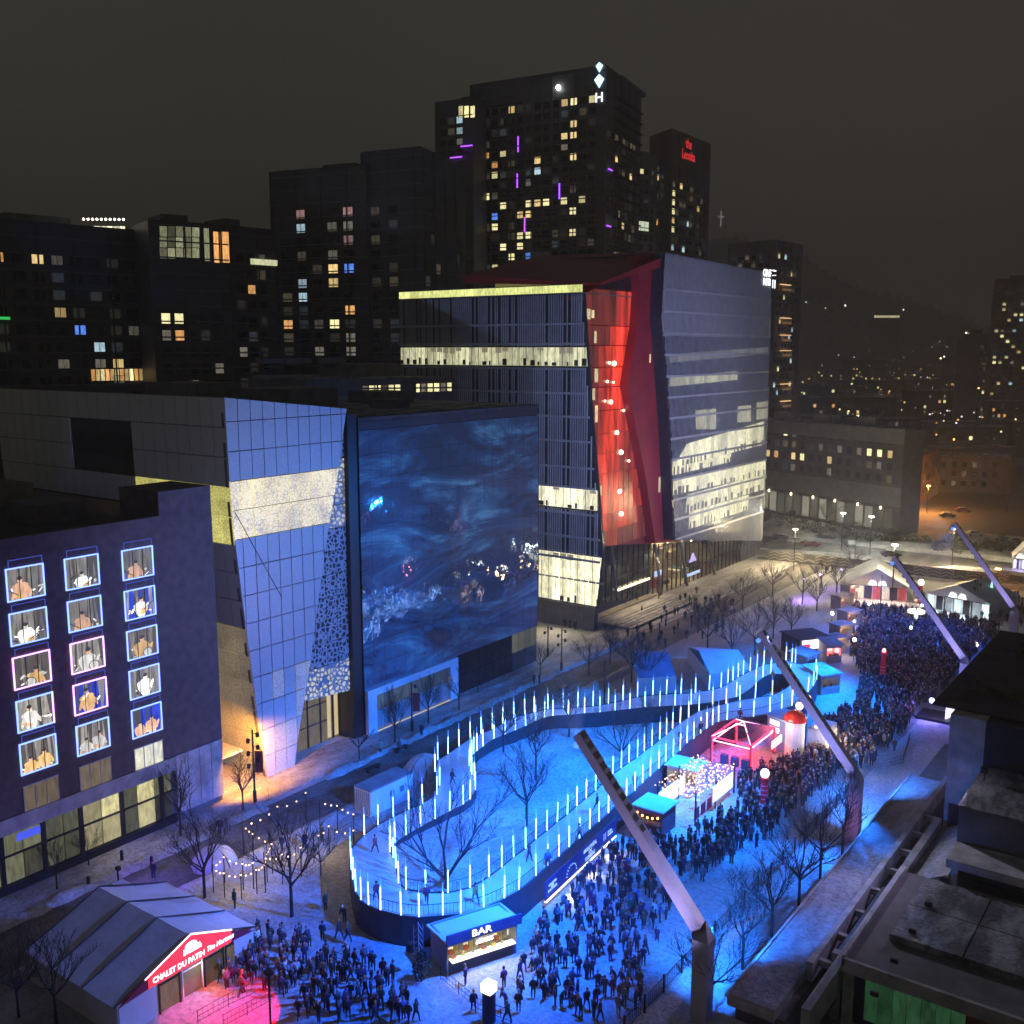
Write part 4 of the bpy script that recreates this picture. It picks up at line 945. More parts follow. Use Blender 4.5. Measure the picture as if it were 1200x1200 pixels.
# snow ledge and snow drift along the inner edge
isl = MB()
def inside(p, poly):
    x, y = p; c = False
    for i in range(len(poly)):
        (x1, y1), (x2, y2) = poly[i-1], poly[i]
        if (y1 > y) != (y2 > y) and x < (x2-x1)*(y-y1)/(y2-y1)+x1: c = not c
    return c
bm = bmesh.new(); step = 1.1; vd = {}
xs0 = min(p[0] for p in inns); xs1 = max(p[0] for p in inns); ys0 = min(p[1] for p in inns); ys1 = max(p[1] for p in inns)
rr = random.Random(3)
def near(p): return min(math.dist(p, q) for q in inns)
def iv(i, j):
    if (i, j) not in vd:
        x = xs0+i*step; y = ys0+j*step; d = near((x, y)); ins = inside((x, y), inns)
        z = island_z(x, y)+rr.uniform(-.05, .09)+.25*math.exp(-((d-1.6)/1.2)**2)*rr.uniform(.3, 1.2)
        vd[(i, j)] = bm.verts.new((x, y, z))
    return vd[(i, j)]
for i in range(-1, int((xs1-xs0)/step)+2):
    for j in range(-1, int((ys1-ys0)/step)+2):
        cs = [(xs0+a*step, ys0+b*step) for a, b in ((i, j), (i+1, j), (i+1, j+1), (i, j+1))]
        if any(inside(c, inns) for c in cs) and all(inside(c, outs) or inside(c, inns) for c in cs):
            bm.faces.new([iv(i, j), iv(i+1, j), iv(i+1, j+1), iv(i, j+1)])
me = bpy.data.meshes.new('island_snow'); bm.normal_update(); bm.to_mesh(me); bm.free(); me.materials.append(SNOW_ISLE)
for p in me.polygons: p.use_smooth = True
struct(link('snowy_island', me))
# railings
def railing(loop, i0, i1, off, name, parent, h=1.05):
    b = MB(); st = MB(); n = len(loop); pts = [loop[k % n] for k in range(i0, i1)]
    for k in range(len(pts)-1):
        a, c = pts[k], pts[k+1]
        b.tube((a[0], a[1], ZR+h), (c[0], c[1], ZR+h), .035, 4); b.tube((a[0], a[1], ZR+.15), (c[0], c[1], ZR+.15), .02, 4)
        if k % 2 == 0: b.tube((a[0], a[1], ZR), (a[0], a[1], ZR+h), .035, 4)
        for q in range(5):
            t_ = q/5; x = a[0]+(c[0]-a[0])*t_; y = a[1]+(c[1]-a[1])*t_; st.box(x-.012, x+.012, y-.012, y+.012, ZR+.15, ZR+h)
    b.build(name, DARK, parent); stuff(st.build('baluster_row', DARK, parent))
no, ni = len(outs), len(inns)
def idx(loop, px, py):
    p = G(px, py, ZR); return min(range(len(loop)), key=lambda k: math.dist(loop[k], p))
railing(outs, idx(outs, 432, 1061), idx(outs, 940, 817), 0, 'outer_railing', rink)
railing(inns, idx(inns, 467, 1036), idx(inns, 800, 845), 0, 'inner_railing', rink)
# light tubes
def tube_mesh():
    b = MB(); b.lathe([(.06, 0), (.06, .12)], n=6, m=DARK); b.lathe([(.055, .12), (.055, 2.15)], n=6, m=TUBEM)
    b.lathe([(.045, 2.15), (.02, 2.95)], n=5, m=TUBET); return b.mesh('light_tube')
TUBE = tube_mesh()
def row(pts, text_, sid):
    n = 0
    for p in pts:
        n += 1; o = link('light_tube', TUBE); x, y = G(*p, ZR); o.location = (x, y, ZR-.05 if sid else ZR-.05)
        o.rotation_euler = (rnd.gauss(0, .012), rnd.gauss(0, .012), rnd.random()*3)
        tag(o, 'light tube, %s %s' % (ordn(n), text_), 'light tube', 'light tubes lining the ice path')
kx = OUT.index((937, 820)); kt = OUT.index((904, 778)); 
row([(411,1005),(411.5,1012),(412,1020),(413.5,1031)]+OUT[2:12]+[(608,1043)]+OUT[13:kx+1], 'from the left along the outer edge facing the crowd', 0)
row([(947,811),(953,804),(957,797),(956,789)], 'around the far right bend of the outer edge', 0)
farrow = [(932,777),(928,776),(921,774),(904,778),(895,779),(887,783),(879,787),(871,791),(865,794),(859,798),(853,801),(845,806),(831,809),(815,812),(798,813),(781,814),(765,815),(747,817),(730,821),(713,825),(695,828),(677,829),(660,831),(642,831),(626,835),(615,838),(602,841),(589,848),(577,855),(564,860),(551,866),(538,875),(525,884),(513,891),(510,905),(515,921),(512,932),(495,942),(479,949),(461,958),(443,967),(427,979)]
row(farrow, 'from the right along the outer edge facing the street', 0)
inl = [INN[k] for k in range(0, len(INN)) if not (INN[k] in ((918,809),(917,790),(877,809),(850,820)))]
ka = inl.index((926,795))
row(inl[:ka], 'from the left tip, crowd side of the snowy island', 1)
far_in = inl[ka:]; extra = [(559,880),(553,888),(550,898),(553,909),(555,919)]
row(far_in+extra[:4]+[(457,995)], 'from the right, street side of the snowy island', 1)

# banner on the skirting
def make_banner():
    A = Vector(G(634, 1033, 2.55)); B = Vector(G(718, 957, 2.55)); f = Face(A, B)
    f = Face(A+f.n*.35, B+f.n*.35)
    t = thing('rink_banner', 'long dark blue lettered banner hung along the raised ice path', 'banner', f.P(f.L/2, .6))
    for k in range(3):
        b = MB(); f.block(b, f.L*k/3+.02, f.L*(k+1)/3-.02, .75, 2.55, 0, .06); b.build('banner_panel', mat('banner print blue', (.035, .05, .16), rough=.5, var=.3), t)
    L_ = mat('banner white print', (.8, .8, .85), rough=.5, em=(.5, .6, 1.), es=.5)
    rot = (R(90), 0, f.ang)
    text('MONTRÉAL\nEN\nLUMIÈRE', .52, L_, t, f.P(f.L*.60, 1.62, .09), rot)
    text('Hydro\nQuébec', .36, L_, t, f.P(f.L*.86, 1.7, .09), rot, align='LEFT')
    b = MB()
    for u in (.80, .825): f.block(b, f.L*u, f.L*u+.08, 1.35, 2.05, .07, .10)
    b.build('emblem', L_, t)
    text('QUARTIER\nDES\nSPECTACLES', .3, L_, t, f.P(f.L*.09, 1.7, .09), rot)
    for k in range(10):
        a = math.pi*k/9; b = MB(); c = Vector(f.P(f.L*.34+.95*math.cos(a), 1.2+.8*math.sin(a), .1)); b.ball(c, .06, 5); b.build('emblem_dot', L_, t)
    b = MB(); f.block(b, .1, f.L-.1, .62, .72, -.1, .12); b.build('light_strip', mat('white strip light', (.8, .8, .8), em=(1., .92, .85), es=2.4), t)
    for k, u in enumerate((.2, .5, .8)):
        lamp('banner_lamp', 'SPOT', f.P(f.L*u, .72, .6), 420, (.95, .85, 1.), f.P(f.L*u, 0, 1.6), .3, 140, .9)
    return f
bf = make_banner()

# ================================================================== 7. concrete museum block, lower right
def make_museum():
    t = thing('museum_building', 'dark stepped concrete building with flat terraces at the lower right', 'building', (-18, 80, 0))
    b = MB(); b.box(-25.9, -22.55, 61, 107, 3.3, 4.0); b.build('roof_ledge', CONC, t)
    b = MB(); b.box(-26.0, -25.8, 60.9, 107, 3.95, 4.12); b.build('ledge_kerb', CONC, t)
    b = MB(); b.box(-25.75, -22.55, 61.2, 106.8, 4.004, 4.05); b.build('ledge_snow', snow_mat('ledge snow', (.55, .55, .57), (.3, .3, .31), sc1=.4, bump=.7), t)
    b = MB(); b.box(-25.5, -22.0, 61.6, 120, 0, 3.3); b.build('base_wall', CONC_D, t)
    b = MB(); b.box(-26.4, -20.5, 40, 60.6, 2.3, 2.8); b.build('lower_ledge', CONC, t)
    b = MB(); b.box(-22.5, -22.05, 67, 107, 3.2, 4.75); b.build('parapet', CONC, t)
    b = MB(); b.box(-20.7, -20.1, 61, 95.4, 3.2, 5.2); b.build('parapet', CONC, t)
    b = MB(); b.box(-22.0, -20.75, 66, 101, 1.5, 1.8); b.build('trough_floor', DARKROOF, t)
    for k in range(8):
        y = 68.2+k*4.1
        b = MB(); b.box(-22.03, -20.72, y, y+.4, 3.9, 4.4); b.build('cross_beam', CONC, t)
        b = MB(); b.box(-21.8, -21.0, y+1.4, y+2.6, 1.8, 2.5); b.build('planter', CONC_D, t)
    b = MB(); b.prism([(-20.05, 83, 4.0), (-16.7, 83, 4.0), (-16.7, 95.3, 4.0), (-20.05, 95.3, 4.0)], [(-20.05, 83, 4.3), (-16.7, 83, 6.2), (-16.7, 95.3, 6.2), (-20.05, 95.3, 4.3)]); b.build('sloping_snow_roof', snow_mat('roof snow', (.55, .56, .6), (.4, .4, .44), sc1=.5, bump=.9), t)
    b = MB(); b.box(-20.0, -17.0, 95.5, 112, 3.9, 15.3); b.build('concrete_wall', CONC, t)
    b = MB(); b.box(-17.0, 8, 95.45, 124, 0, 15.2); b.build('black_wall', mat('black wall', (.02, .02, .022), rough=.7), t)
    b = MB(); b.box(-19.6, -18.2, 95.3, 95.5, 4.0, 6.9); b.build('doorway', DARK, t)
    b = MB(); b.box(-22, 8, 97, 128, 15.32, 15.5); b.build('planted_roof', DARKROOF, t)
    for k in range(34):
        r = random.Random(k); x, y = r.uniform(-20, -4), r.uniform(99, 126); b = MB()
        for q in range(16):
            a = r.random()*6.3; rad = r.uniform(.1, .9); cx, cy = x+rad*math.cos(a)*1.4, y+rad*math.sin(a); h = r.uniform(.2, .9)
            b.face([(cx, cy, 15.5), (cx+r.uniform(-.5, .5), cy+r.uniform(-.5, .5), 15.5+h), (cx+r.uniform(-.7, .7), cy+.3, 15.5+h*.6)])
        b.build('roof_shrub', mat('dead roof grass', (.09, .085, .05), var=.4), t)
    b = MB(); b.box(-16.8, 8, 85.7, 95.4, 5, 11.0); b.build('terrace_block', CONC_D, t)
    b = MB(); b.box(-16.9, 8, 85.6, 95.4, 11.0, 11.12); b.build('terrace_roof', ROOFSNOW, t)
    b = MB(); b.box(-16.75, 8, 82.0, 85.55, 7.3, 8.0); b.build('canopy', CONC, t)
    for x in (-16.4, -10.5): b = MB(); b.box(x, x+.5, 82.3, 82.8, 5.3, 7.3); b.build('column', CONC, t)
    b = MB(); b.box(-19.8, 8, 67.0, 81.9, 5.2, 6.0); b.build('terrace_floor', CONC_D, t)
    b = MB(); b.box(-19.9, 8, 66.7, 67.0, 5.1, 6.08); b.build('fascia', CONC, t)
    b = MB(); b.box(-19.95, -19.75, 66.7, 82, 5.5, 6.35); b.build('fascia', CONC, t)
    for x in range(-18, 8, 5):
        for y in range(71, 81, 5): b = MB(); b.box(x+.05, x+4.95, y+.05, y+4.95, 6.02, 6.5); b.build('roof_slab', ROOFSNOW, t)
    for x, y in ((-19.8, 66.8), (-21.2, 68.5), (-8.2, 66.8)): b = MB(); b.box(x, x+.6, y, y+.6, 0, 5.15); b.build('column', CONC, t)
    for k in range(7):
        x = -18.6+k*.95; b = MB(); b.box(x, x+.9, 68.0, 68.1, 1.2, 5.0); b.build('green_window', mat('green lit glass', (.03, .1, .04), rough=.3, em=(.1, .32, .14), es=.10, per_obj=.4), t)
    b = MB(); b.box(-11.9, -9.2, 68, 68.3, 0, 5.1); b.build('brick_panel', BRICK2, t)
    b = MB(); b.box(-9.1, 6, 67.9, 68.2, 0, 5.0); b.build('pale_panel', mat('pale lilac panel', (.4, .36, .45)), t)
    b = MB(); b.box(-21, 8, 69, 80, 0, 5.1); b.build('inner_wall', DARK, t)
    for k in range(5):
        y = 63+k*4.5; b = MB(); b.box(-16.5-.4, -16.5+.1, y, y+.2, 6.5, 6.8); b.build('roof_pipe', DARK, t)
make_museum()
t = thing('roof_fill_lamp', 'small dark added fill lamp on the snowy terrace roof, turned to the light masts', 'floodlight', (-16.2, 92, 11.12))
b = MB(); b.tube((-16.2, 92, 11.12), (-16.2, 92, 11.9), .05, 5); b.build('stand', DARK, t)
b = MB(); b.box(-16.5, -16.0, 91.7, 92.3, 11.92, 12.3); b.build('lamp_head', DARK, t)
lamp('roof_fill', 'SPOT', (-16.9, 91.6, 12.3), 8000, (.62, .50, 1.), (-32, 68, 11), .15, 80, .8)  # lavender fill added to brighten the mast arms and the ledge
b = MB(); b.box(-12.5, -9.5, 99, 99.3, 15.6, 18.0)
tag(b.build('lit_window_box', mat('tan lit panel', (.4, .3, .2), em=(.9, .62, .35), es=.5)), 'small tan lit panel above the planted roof at the right edge', 'lit panel')

# ================================================================== 8. towers and blocks behind
def tower(name, label, faces_px, pytop, depth=30, m=TOWER, loc=None, **kw):
    """faces_px: [(px, distance), ...] visible vertical edges from left to right; returns (thing, faces, top)"""
    pts = [PT(px, d) for px, d in faces_px]
    fs = [Face(pts[i], pts[i+1]) for i in range(len(pts)-1)]
    top = fs[0].uv((faces_px[0][0]+faces_px[1][0])/2, pytop)[1]
    t = thing(name, label, 'building', (pts[0][0], pts[0][1], 0))
    if len(pts) == 2: foot = [fs[0].P(0, 0)[:2], fs[0].P(fs[0].L, 0)[:2], fs[0].P(fs[0].L, 0, -depth)[:2], fs[0].P(0, 0, -depth)[:2]]
    else:
        a, c, e_ = [Vector(p) for p in pts]; foot = [tuple(a), tuple(c), tuple(e_), tuple(a+e_-c)]
    b = MB(); b.poly(foot, 0, top); b.build('wall', m, t)
    sl = MB(); pl = MB()
    for f in fs:
        z = 4.
        while z < top-.5: f.block(sl, .1, f.L-.1, z-.14, z+.14, .0, .16); z += 3.1
        k = 0.
        while k < f.L: f.block(pl, min(k, f.L-.3), min(k+.3, f.L), 0, top, .0, .24); k += 6.9
    SLB = mat('pale slab edge', (.15, .15, .155), var=.3)
    stuff(sl.build('slab_edges', SLB, t)); stuff(pl.build('pilasters', m, t))
    cx = sum(p[0] for p in foot)/4; cy = sum(p[1] for p in foot)/4
    b = MB(); b.poly([(cx+(p[0]-cx)*.96, cy+(p[1]-cy)*.96) for p in foot], top+.02, top+.25); b.build('roof', ROOFSNOW if top < 48 else DARKROOF, t)
    b = MB(); b.poly([(cx+(p[0]-cx)*.35, cy+(p[1]-cy)*.35) for p in foot], top+.27, top+2.6 if len(pts) == 2 else top+.9); b.build('lift_housing', CONC_D, t)
    return t, fs, top
def zp(lst, ox, oy, s): return [(ox+x/s, oy+y/s, m) for x, y, m in lst]
# broad dark block left of centre
t, fs, top = tower('apartment_block', 'broad black apartment block with few lit windows, behind the frosted building', [(323, 250), (433, 240)], 197)
ex = zp([(130,578,'d'),(250,573,'p'),(325,573,'p'),(133,625,'p'),(133,672,'c'),(175,672,'d'),(250,670,'d'),(325,670,'p'),(135,765,'d'),(255,768,'d'),(335,775,'b'),(255,812,'w'),(140,857,'c'),(250,860,'w'),(140,907,'c'),(325,957,'o'),(135,997,'o'),(255,1002,'y'),(330,1055,'d'),(330,1100,'d'),(210,812,'d'),(210,1000,'d')], 300, 50, 3)
grid_windows(fs[0], t, 2, top-8, 3.15, 4.3, 2.6, 2.0, .03, 'd', 3, ex, u0=1.8)
t, fs, top = tower('apartment_block', 'black tower joined to the broad block, lower than the tower behind it', [(428, 243), (497, 236), (546, 262)], 175)
ex = zp([(530,613,'d'),(530,660,'d'),(530,815,'d'),(432,515,'d'),(432,610,'d'),(432,700,'d'),(650,637,'o')], 300, 50, 3)
grid_windows(fs[0], t, 2, top-10, 3.15, 4.6, 2.6, 2.0, .015, 'd', 4, ex)
grid_windows(fs[1], t, 2, top-14, 3.15, 3.2, 2.4, 2.2, .01, 'd', 5, (), dm=mat('grey tower glass', (.035, .035, .035), rough=.3))
# tall condominium tower
t, fs, top = tower('condominium_tower', 'tallest dark condominium tower with purple light bars and a white lit sign', [(553, 322), (706, 300), (746, 330)], 88, m=TOWER2)
ex = zp([(870,372,'y'),(797,415,'o'),(833,415,'o'),(832,455,'y'),(1005,450,'c'),(860,570,'y'),(877,570,'y'),(945,573,'y'),(975,573,'w'),(1010,573,'y'),(1098,572,'y'),(1128,572,'y'),(1112,527,'d'),(960,610,'w'),(927,610,'w'),(830,610,'b'),(830,652,'y'),(1118,652,'y'),(957,692,'y'),(925,690,'y'),(957,735,'b'),(925,725,'y'),(957,770,'y'),(1000,770,'y'),(827,805,'y'),(955,808,'c'),(828,843,'y'),(1100,195,'w'),(1130,195,'y'),(1190,195,'y'),(1113,283,'w'),(1130,330,'w'),(1118,408,'w'),(1075,368,'d'),(960,490,'d')], 300, 50, 3)
grid_windows(fs[0], t, 8, top-6, 3.0, 2.9, 2.1, 1.9, .05, 'ddwyyo', 6, ex, nm=1)
ex = zp([(352,220,'y'),(352,240,'w'),(352,265,'y'),(352,272,'w')], 600, 50, 3)
grid_windows(fs[1], t, 8, top-14, 3.0, 3.4, 2.4, 1.9, .05, 'ddwy', 7, ex, nm=1)
f = fs[0]
for px, py, v in ((923/3+300, 360/3+50, 1), (920/3+300, 490/3+50, 1), (1068/3+300, 525/3+50, 1), (946/3+300, 643/3+50, 1), (755/3+300, 365/3+50, 0), (755/3+300, 343/3+50, 0)):
    u, z = f.uv(px, py); b = MB(); (f.block(b, u-.15, u+.15, z-2.0, z+2.4, .2, .4) if v else f.block(b, u-2, u+2, z-.15, z+.15, .2, .4)); b.build('light_bar', PURP, t)
for px, py in ((714, 199), (712, 265)):
    u, z = fs[1].uv(px, py); b = MB(); fs[1].block(b, u-1.8, u+1.8, z-.15, z+.15, .3, .5); b.build('light_bar', PURP, t)
for k in range(0, 34):
    z = 20+k*3; b = MB(); f.block(b, f.L*.02, f.L*.40, z-.12, z+.12, .1, 1.0 if k % 2 else .7); b.build('balcony_slab', mat('balcony slab', (.045, .045, .05)), t)
    b = MB(); fs[1].block(b, fs[1].L*.2, fs[1].L*.95, z-.12, z+.12, .1, 1.3); b.build('balcony_slab', mat('balcony slab', (.045, .045, .05)), t)
# lantern shaped sign with a letter
u, z = fs[0].uv(703, 92); b = MB()
for zz, s in ((z+3.0, 1.1), (z-.6, 1.5)):
    f.poly(b, [(u-s, zz+.3), (u, zz+s*1.1), (u+s, zz+.3), (u, zz-s*1.3)], .3, .6)
b.build('sign_emblem', mat('sky blue sign', (.7, .8, .9), em=(.55, .85, 1.), es=1.6), t)
text('H', 3.6, WHITEEM, t, f.P(u, z-5.2, .4), (R(90), 0, f.ang))
b = MB(); u1, z1 = f.uv(655, 103); b.ball(f.P(u1, z1, .5), .7, 6); b.build('roof_lamp', WLAMP, t)
p = fs[1].P(fs[1].L, 0); b = MB(); fs[1].block(b, fs[1].L*.4, fs[1].L+4, top-.8, top+.3, -12, .3); fs[1].block(b, fs[1].L*.4, fs[1].L*.45, top-9, top-.8, -12, .3); b.build('crown_frame', TOWER2, t)
# its lower left wing
t, fs, top = tower('condominium_wing', 'left wing of the tallest tower with a bright yellow top corner room', [(513, 318), (556, 312)], 117, depth=24, m=TOWER2)
grid_windows(fs[0], t, 8, top-2, 3.0, 2.9, 2.1, 1.9, .04, 'ddwy', 8, zp([(720,262,'c'),(750,262,'w'),(720,300,'c'),(750,300,'d'),(720,343,'d')], 300, 50, 3), nm=1)
for px in (540.3, 547, 554):
    u, z = fs[0].uv(px, 131); b = MB(); fs[0].window(t, u, z-1.6, 1.6, 3.2, YELL, 1)
for px, py in ((752, 365), (715, 405)):
    u, z = fs[0].uv(px/3+300-2, py/3+50); b = MB(); fs[0].block(b, u-2, u+2, z-.15, z+.15, .9, 1.1); b.build('light_bar', PURP, t)
for k in range(26):
    b = MB(); fs[0].block(b, fs[0].L*.1, fs[0].L*.9, 20+k*3.4, 20.2+k*3.4, .1, .9); b.build('balcony_slab', mat('balcony slab', (.045, .045, .05)), t)
t, fs, top = tower('apartment_block', 'narrow stepped block between the tallest tower and the red lettered tower', [(742, 345), (766, 352)], 178, depth=20, m=TOWER2)
grid_windows(fs[0], t, 8, top-2, 3.0, 2.6, 1.8, 1.8, .06, 'dw', 9, zp([(435,448,'y')], 600, 50, 3), nm=1)
u, z = fs[0].uv(753, 265); fs[0].window(t, u, z-1.5, 6, 3, mat('white lit corner', (.3, .3, .3), em=(.85, .95, .7), es=.6), 3)
t, fs, top = tower('hotel_tower', 'dark tower with red lit lettering near its top', [(757, 385), (781, 372), (826, 400)], 157, m=TOWER2)
ex = zp([(513,465,'w'),(505,628,'o'),(488,520,'d')], 600, 50, 3)
grid_windows(fs[0], t, 8, top-8, 3.1, 3.0, 2.2, 2.0, .03, 'd', 10, ex, nm=1)
ex = zp([(553,520,'y'),(553,548,'y'),(570,548,'y'),(545,520,'d'),(553,603,'y'),(540,628,'y'),(565,628,'w'),(553,655,'y'),(535,655,'d'),(620,635,'c'),(600,497,'w'),(650,570,'w'),(540,710,'c'),(560,735,'c'),(600,715,'c')], 600, 50, 3)
grid_windows(fs[1], t, 8, top-14, 3.1, 3.0, 2.3, 2.0, .03, 'dw', 11, ex, nm=1)
f = fs[1]; u, z = f.uv(806, 176); text('the\nLeonita', 4.6, REDSIGN, t, f.P(u, z, .4), (R(90), 0, f.ang), sx=.8)
t, fs, top = tower('apartment_tower', 'dark tower with orange lit balconies behind the right wing of the louvred building', [(850, 420), (905, 405), (936, 425)], 284, m=TOWER2)
grid_windows(fs[0], t, 8, top-4, 3.1, 3.0, 2.0, 1.9, .05, 'dw', 12, (), nm=1)
ex = zp([(925,760,'y'),(960,882,'y'),(980,1000,'c'),(985,800,'w'),(975,1115,'c'),(943,990,'w'),(930,1160,'y')], 600, 50, 3)
grid_windows(fs[1], t, 8, top-4, 3.1, 3.0, 2.0, 1.9, .05, 'dcw', 13, ex, nm=1)
f = fs[1]
for py in (334, 373, 393, 411, 450, 470):
    u, z = f.uv(919, py); b = MB(); f.block(b, u-4.6, u+3.8, z-.1, z+.2, .2, 1.4); b.build('balcony_light', mat('orange balcony strip', (.5, .3, .1), em=(1., .58, .26), es=.9), t)
    b = MB(); f.block(b, u-4.6, u+3.8, z-2.4, z-1.4, 1.3, 1.42); b.build('balcony_rail', mat('balcony glow', (.3, .2, .1), em=(.8, .42, .18), es=.14), t)
t, fs, top = tower('apartment_tower', 'distant dark tower with many small lights at the right edge', [(1160, 620), (1215, 610)], 327, m=TOWER2)
grid_windows(fs[0], t, 5, top-2, 3.1, 3.2, 1.9, 1.7, .16, 'dwyc', 14, (), nm=0)
t, fs, top = tower('apartment_tower', 'lower shoulder block left of the far right tower', [(1146, 560), (1163, 565)], 392, m=TOWER2, depth=14)
grid_windows(fs[0], t, 5, top-2, 3.1, 3.2, 1.9, 1.7, .15, 'dwy', 15, (), nm=0)
# left background blocks
t, fs, top = tower('office_block', 'wide dark block with a bright rooftop room at the far left', [(-40, 190), (181, 215)], 263, m=TOWER)
ex = zp([(65,258,'d'),(115,270,'d'),(5,330,'o'),(265,550,'b'),(290,575,'b'),(430,655,'w'),(400,655,'d'),(325,640,'c'),(345,655,'d'),(170,340,'d'),(200,700,'d')], 0, 200, 3)
grid_windows(fs[0], t, 4, top-3, 3.3, 3.6, 2.2, 1.8, .035, 'ddwo', 16, ex)
f = fs[0]; 
for k in range(13):
    u, z = f.uv(109+k*5.6, 439); f.window(t, u, z-1.2, .85, 2.5, (ORAN, WARM, YELL)[k % 3], 0)
for k in range(10):
    u, z = f.uv(104+k*5.2, 268); b = MB(); f.block(b, u-.4, u+.4, z-1., z+.7, -3, -2.6); b.build('roof_room_window', mat('bright roof room', (.5, .5, .4), em=(1., .93, .65), es=1.1, per_obj=.6), t)
    b = MB(); b.ball(f.P(u, z+2.0, -2.2), .22, 6); b.build('roof_lamp', mat('small roof lamp', (.8, .8, .7), em=(1., .95, .7), es=7.), t)
b = MB(); ua = f.uv(74, 265)[0]; ub = f.uv(103, 265)[0]; zz = f.uv(90, 265)[1]; f.block(b, ua, ub, zz-.8, zz+.5, -3, -2.6); b.build('pale_roof_strip', mat('pale roof strip', (.5, .45, .4), em=(.8, .72, .55), es=.45), t)
b = MB(); ua = f.uv(0, 370)[0]; zz = f.uv(6, 372)[1]; f.block(b, ua-1, ua+1.6, zz-.4, zz+.1, .1, .5); b.build('green_sign', mat('green lit sign', (.1, .4, .1), em=(.05, .7, .15), es=.6), t)
t, fs, top = tower('glass_penthouse_block', 'dark block topped by a tall gridded glass penthouse, left background', [(181, 205), (273, 214)], 262, m=TOWER, depth=28)
f = fs[0]; PH = mat('greenish penthouse glass', (.06, .06, .05), rough=.2, em=(.55, .55, .32), es=.26, per_obj=.8)
for i in range(5):
    for j in range(3):
        u, z = f.uv(191.5+i*9.5, 303-j*12.6); f.window(t, u, z, 1.5, 2.05, PH, 1)
u, z = f.uv(243, 306); f.window(t, u, z, 1.1, 6.4, PH, 1)
for i in range(2):
    u, z = f.uv(255+i*10, 308); f.window(t, u, z, 1.5, 6.1, ORAN, 1)
ex = zp([(707,360,'o'),(720,360,'o'),(624,420,'c'),(583,415,'c'),(582,475,'y'),(615,540,'y'),(590,540,'y'),(640,540,'y'),(625,600,'o'),(645,600,'o'),(583,600,'d'),(798,765,'y'),(793,717,'d'),(780,717,'d')], 0, 200, 3)
grid_windows(f, t, 3, top-14, 3.3, 2.6, 1.8, 2.0, .04, 'ddwy', 17, ex, nm=1)
t, fs, top = tower('apartment_block', 'narrow dark block with pale lit upper floors beside the broad black block', [(273, 222), (326, 230)], 268, m=TOWER, depth=24)
ex = zp([(900,240,'d'),(940,240,'w'),(890,270,'d'),(930,270,'d'),(900,295,'d'),(950,295,'w'),(875,445,'o'),(960,390,'d')], 0, 200, 3)
grid_windows(fs[0], t, 3, top-2, 3.3, 2.6, 1.9, 2.0, .03, 'd', 18, ex, nm=1)
b = MB(); f = fs[0]; u, z = f.uv(309, 308); f.block(b, u-3.3, u+3.2, z-.5, z+.7, .1, .4); b.build('lit_floor', mat('pale floor strip', (.3, .3, .2), em=(.85, .85, .5), es=.55, per_obj=.2), t)
# low block with yellow lit top floor between the glass block and the louvred building
t, fs, top = tower('low_office_block', 'low roofs with a row of yellow lit windows behind the glass block', [(300, 178), (560, 190)], 444, m=CONC_D, depth=26)
f = fs[0]
for k in range(14):
    px = 428+k*7.6
    if k in (6, 7): continue
    u, z = f.uv(px, 462-k*.3); f.window(t, u, z, 1.0, 1.5, YELL if k % 3 else DIMW, 1)
for q in (306, 340, 382): u, z = f.uv(q, 446); b = MB(); f.block(b, u, u+4.5, top+2.65, top+3.6, -12, -6); b.build('rooftop_plant', CONC_D, t)

# ================================================================== 9. the hotel across the street and the brick annex
A = G(880, 597); B = G(1053, 628); f = Face(A, B)
t = thing('hotel_building', 'pale six storey hotel with rows of small windows and downlights, across the street', 'building', (A[0], A[1], 0))
zt = f.uv(960, 497)[1]; fa = back_of(f, 8)
b = MB(); b.poly(fa, 0, zt); b.build('wall', mat('hotel brick', (.07, .055, .052), rough=.9, var=.25), t)
b = MB(); f.block(b, -.2, f.L+.2, zt-3.6, zt+.2, 0, .35); f.block(b, -.2, f.L+.2, 7.5, 12.5, 0, .35); b.build('stone_band', mat('hotel stone', (.13, .12, .115), var=.2), t)
b = MB(); b.poly([(p[0], p[1]) for p in back_of(Face(f.P(1, 0, -1)[:2], f.P(f.L-1, 0, -1)[:2]), 6)], zt, zt+.3); b.build('roof', ROOFSNOW, t)
for k in range(3): b = MB(); f.block(b, 6+k*15, 12+k*15, zt+.32, zt+2.6, -6.5, -2); b.build('rooftop_plant', CONC_D, t)
ex = [(918,504,'y'),(932,508,'d'),(913,531,'o'),(926,532,'w'),(939,533,'y'),(977,537,'w'),(966,523,'d'),(977,548,'d'),(1018,530,'y'),(1023,530,'y'),(1030,530,'y'),(1036,531,'y'),(1032,542,'d'),(1020,530,'w'),(1003,528,'d'),(1010,528,'d')]
grid_windows(f, t, 12.8, zt-.2, 3.3, 3.3, 1.6, 1.9, .04, 'dw', 21, ex, nm=1, dm=mat('dark hotel window', (.03, .03, .035), rough=.2))
for k in range(16):
    b = MB(); u = 1.5+k*(f.L-3)/16; f.block(b, u, u+2.4, 1.0, 6.6, .1, .2); b.build('shop_window', mat('hotel shop glass', (.05, .05, .04), em=(.7, .68, .5), es=.16, per_obj=.9), t)
for px in (903, 929, 955, 981, 1008, 1035):
    u, z = f.uv(px, 565); b = MB(); f.block(b, u-.15, u+.15, 6.4, 7.1, .36, .7); b.build('downlight', mat('downlight', (.8, .7, .4), em=(1., .85, .5), es=6.), t)
    lamp('hotel_downlight', 'SPOT', f.P(u, 6.9, 1.6), 260, (1., .85, .5), f.P(u, 0, .8), .2, 130, .8)
A2 = G(1053, 611); B2 = G(1099, 578)
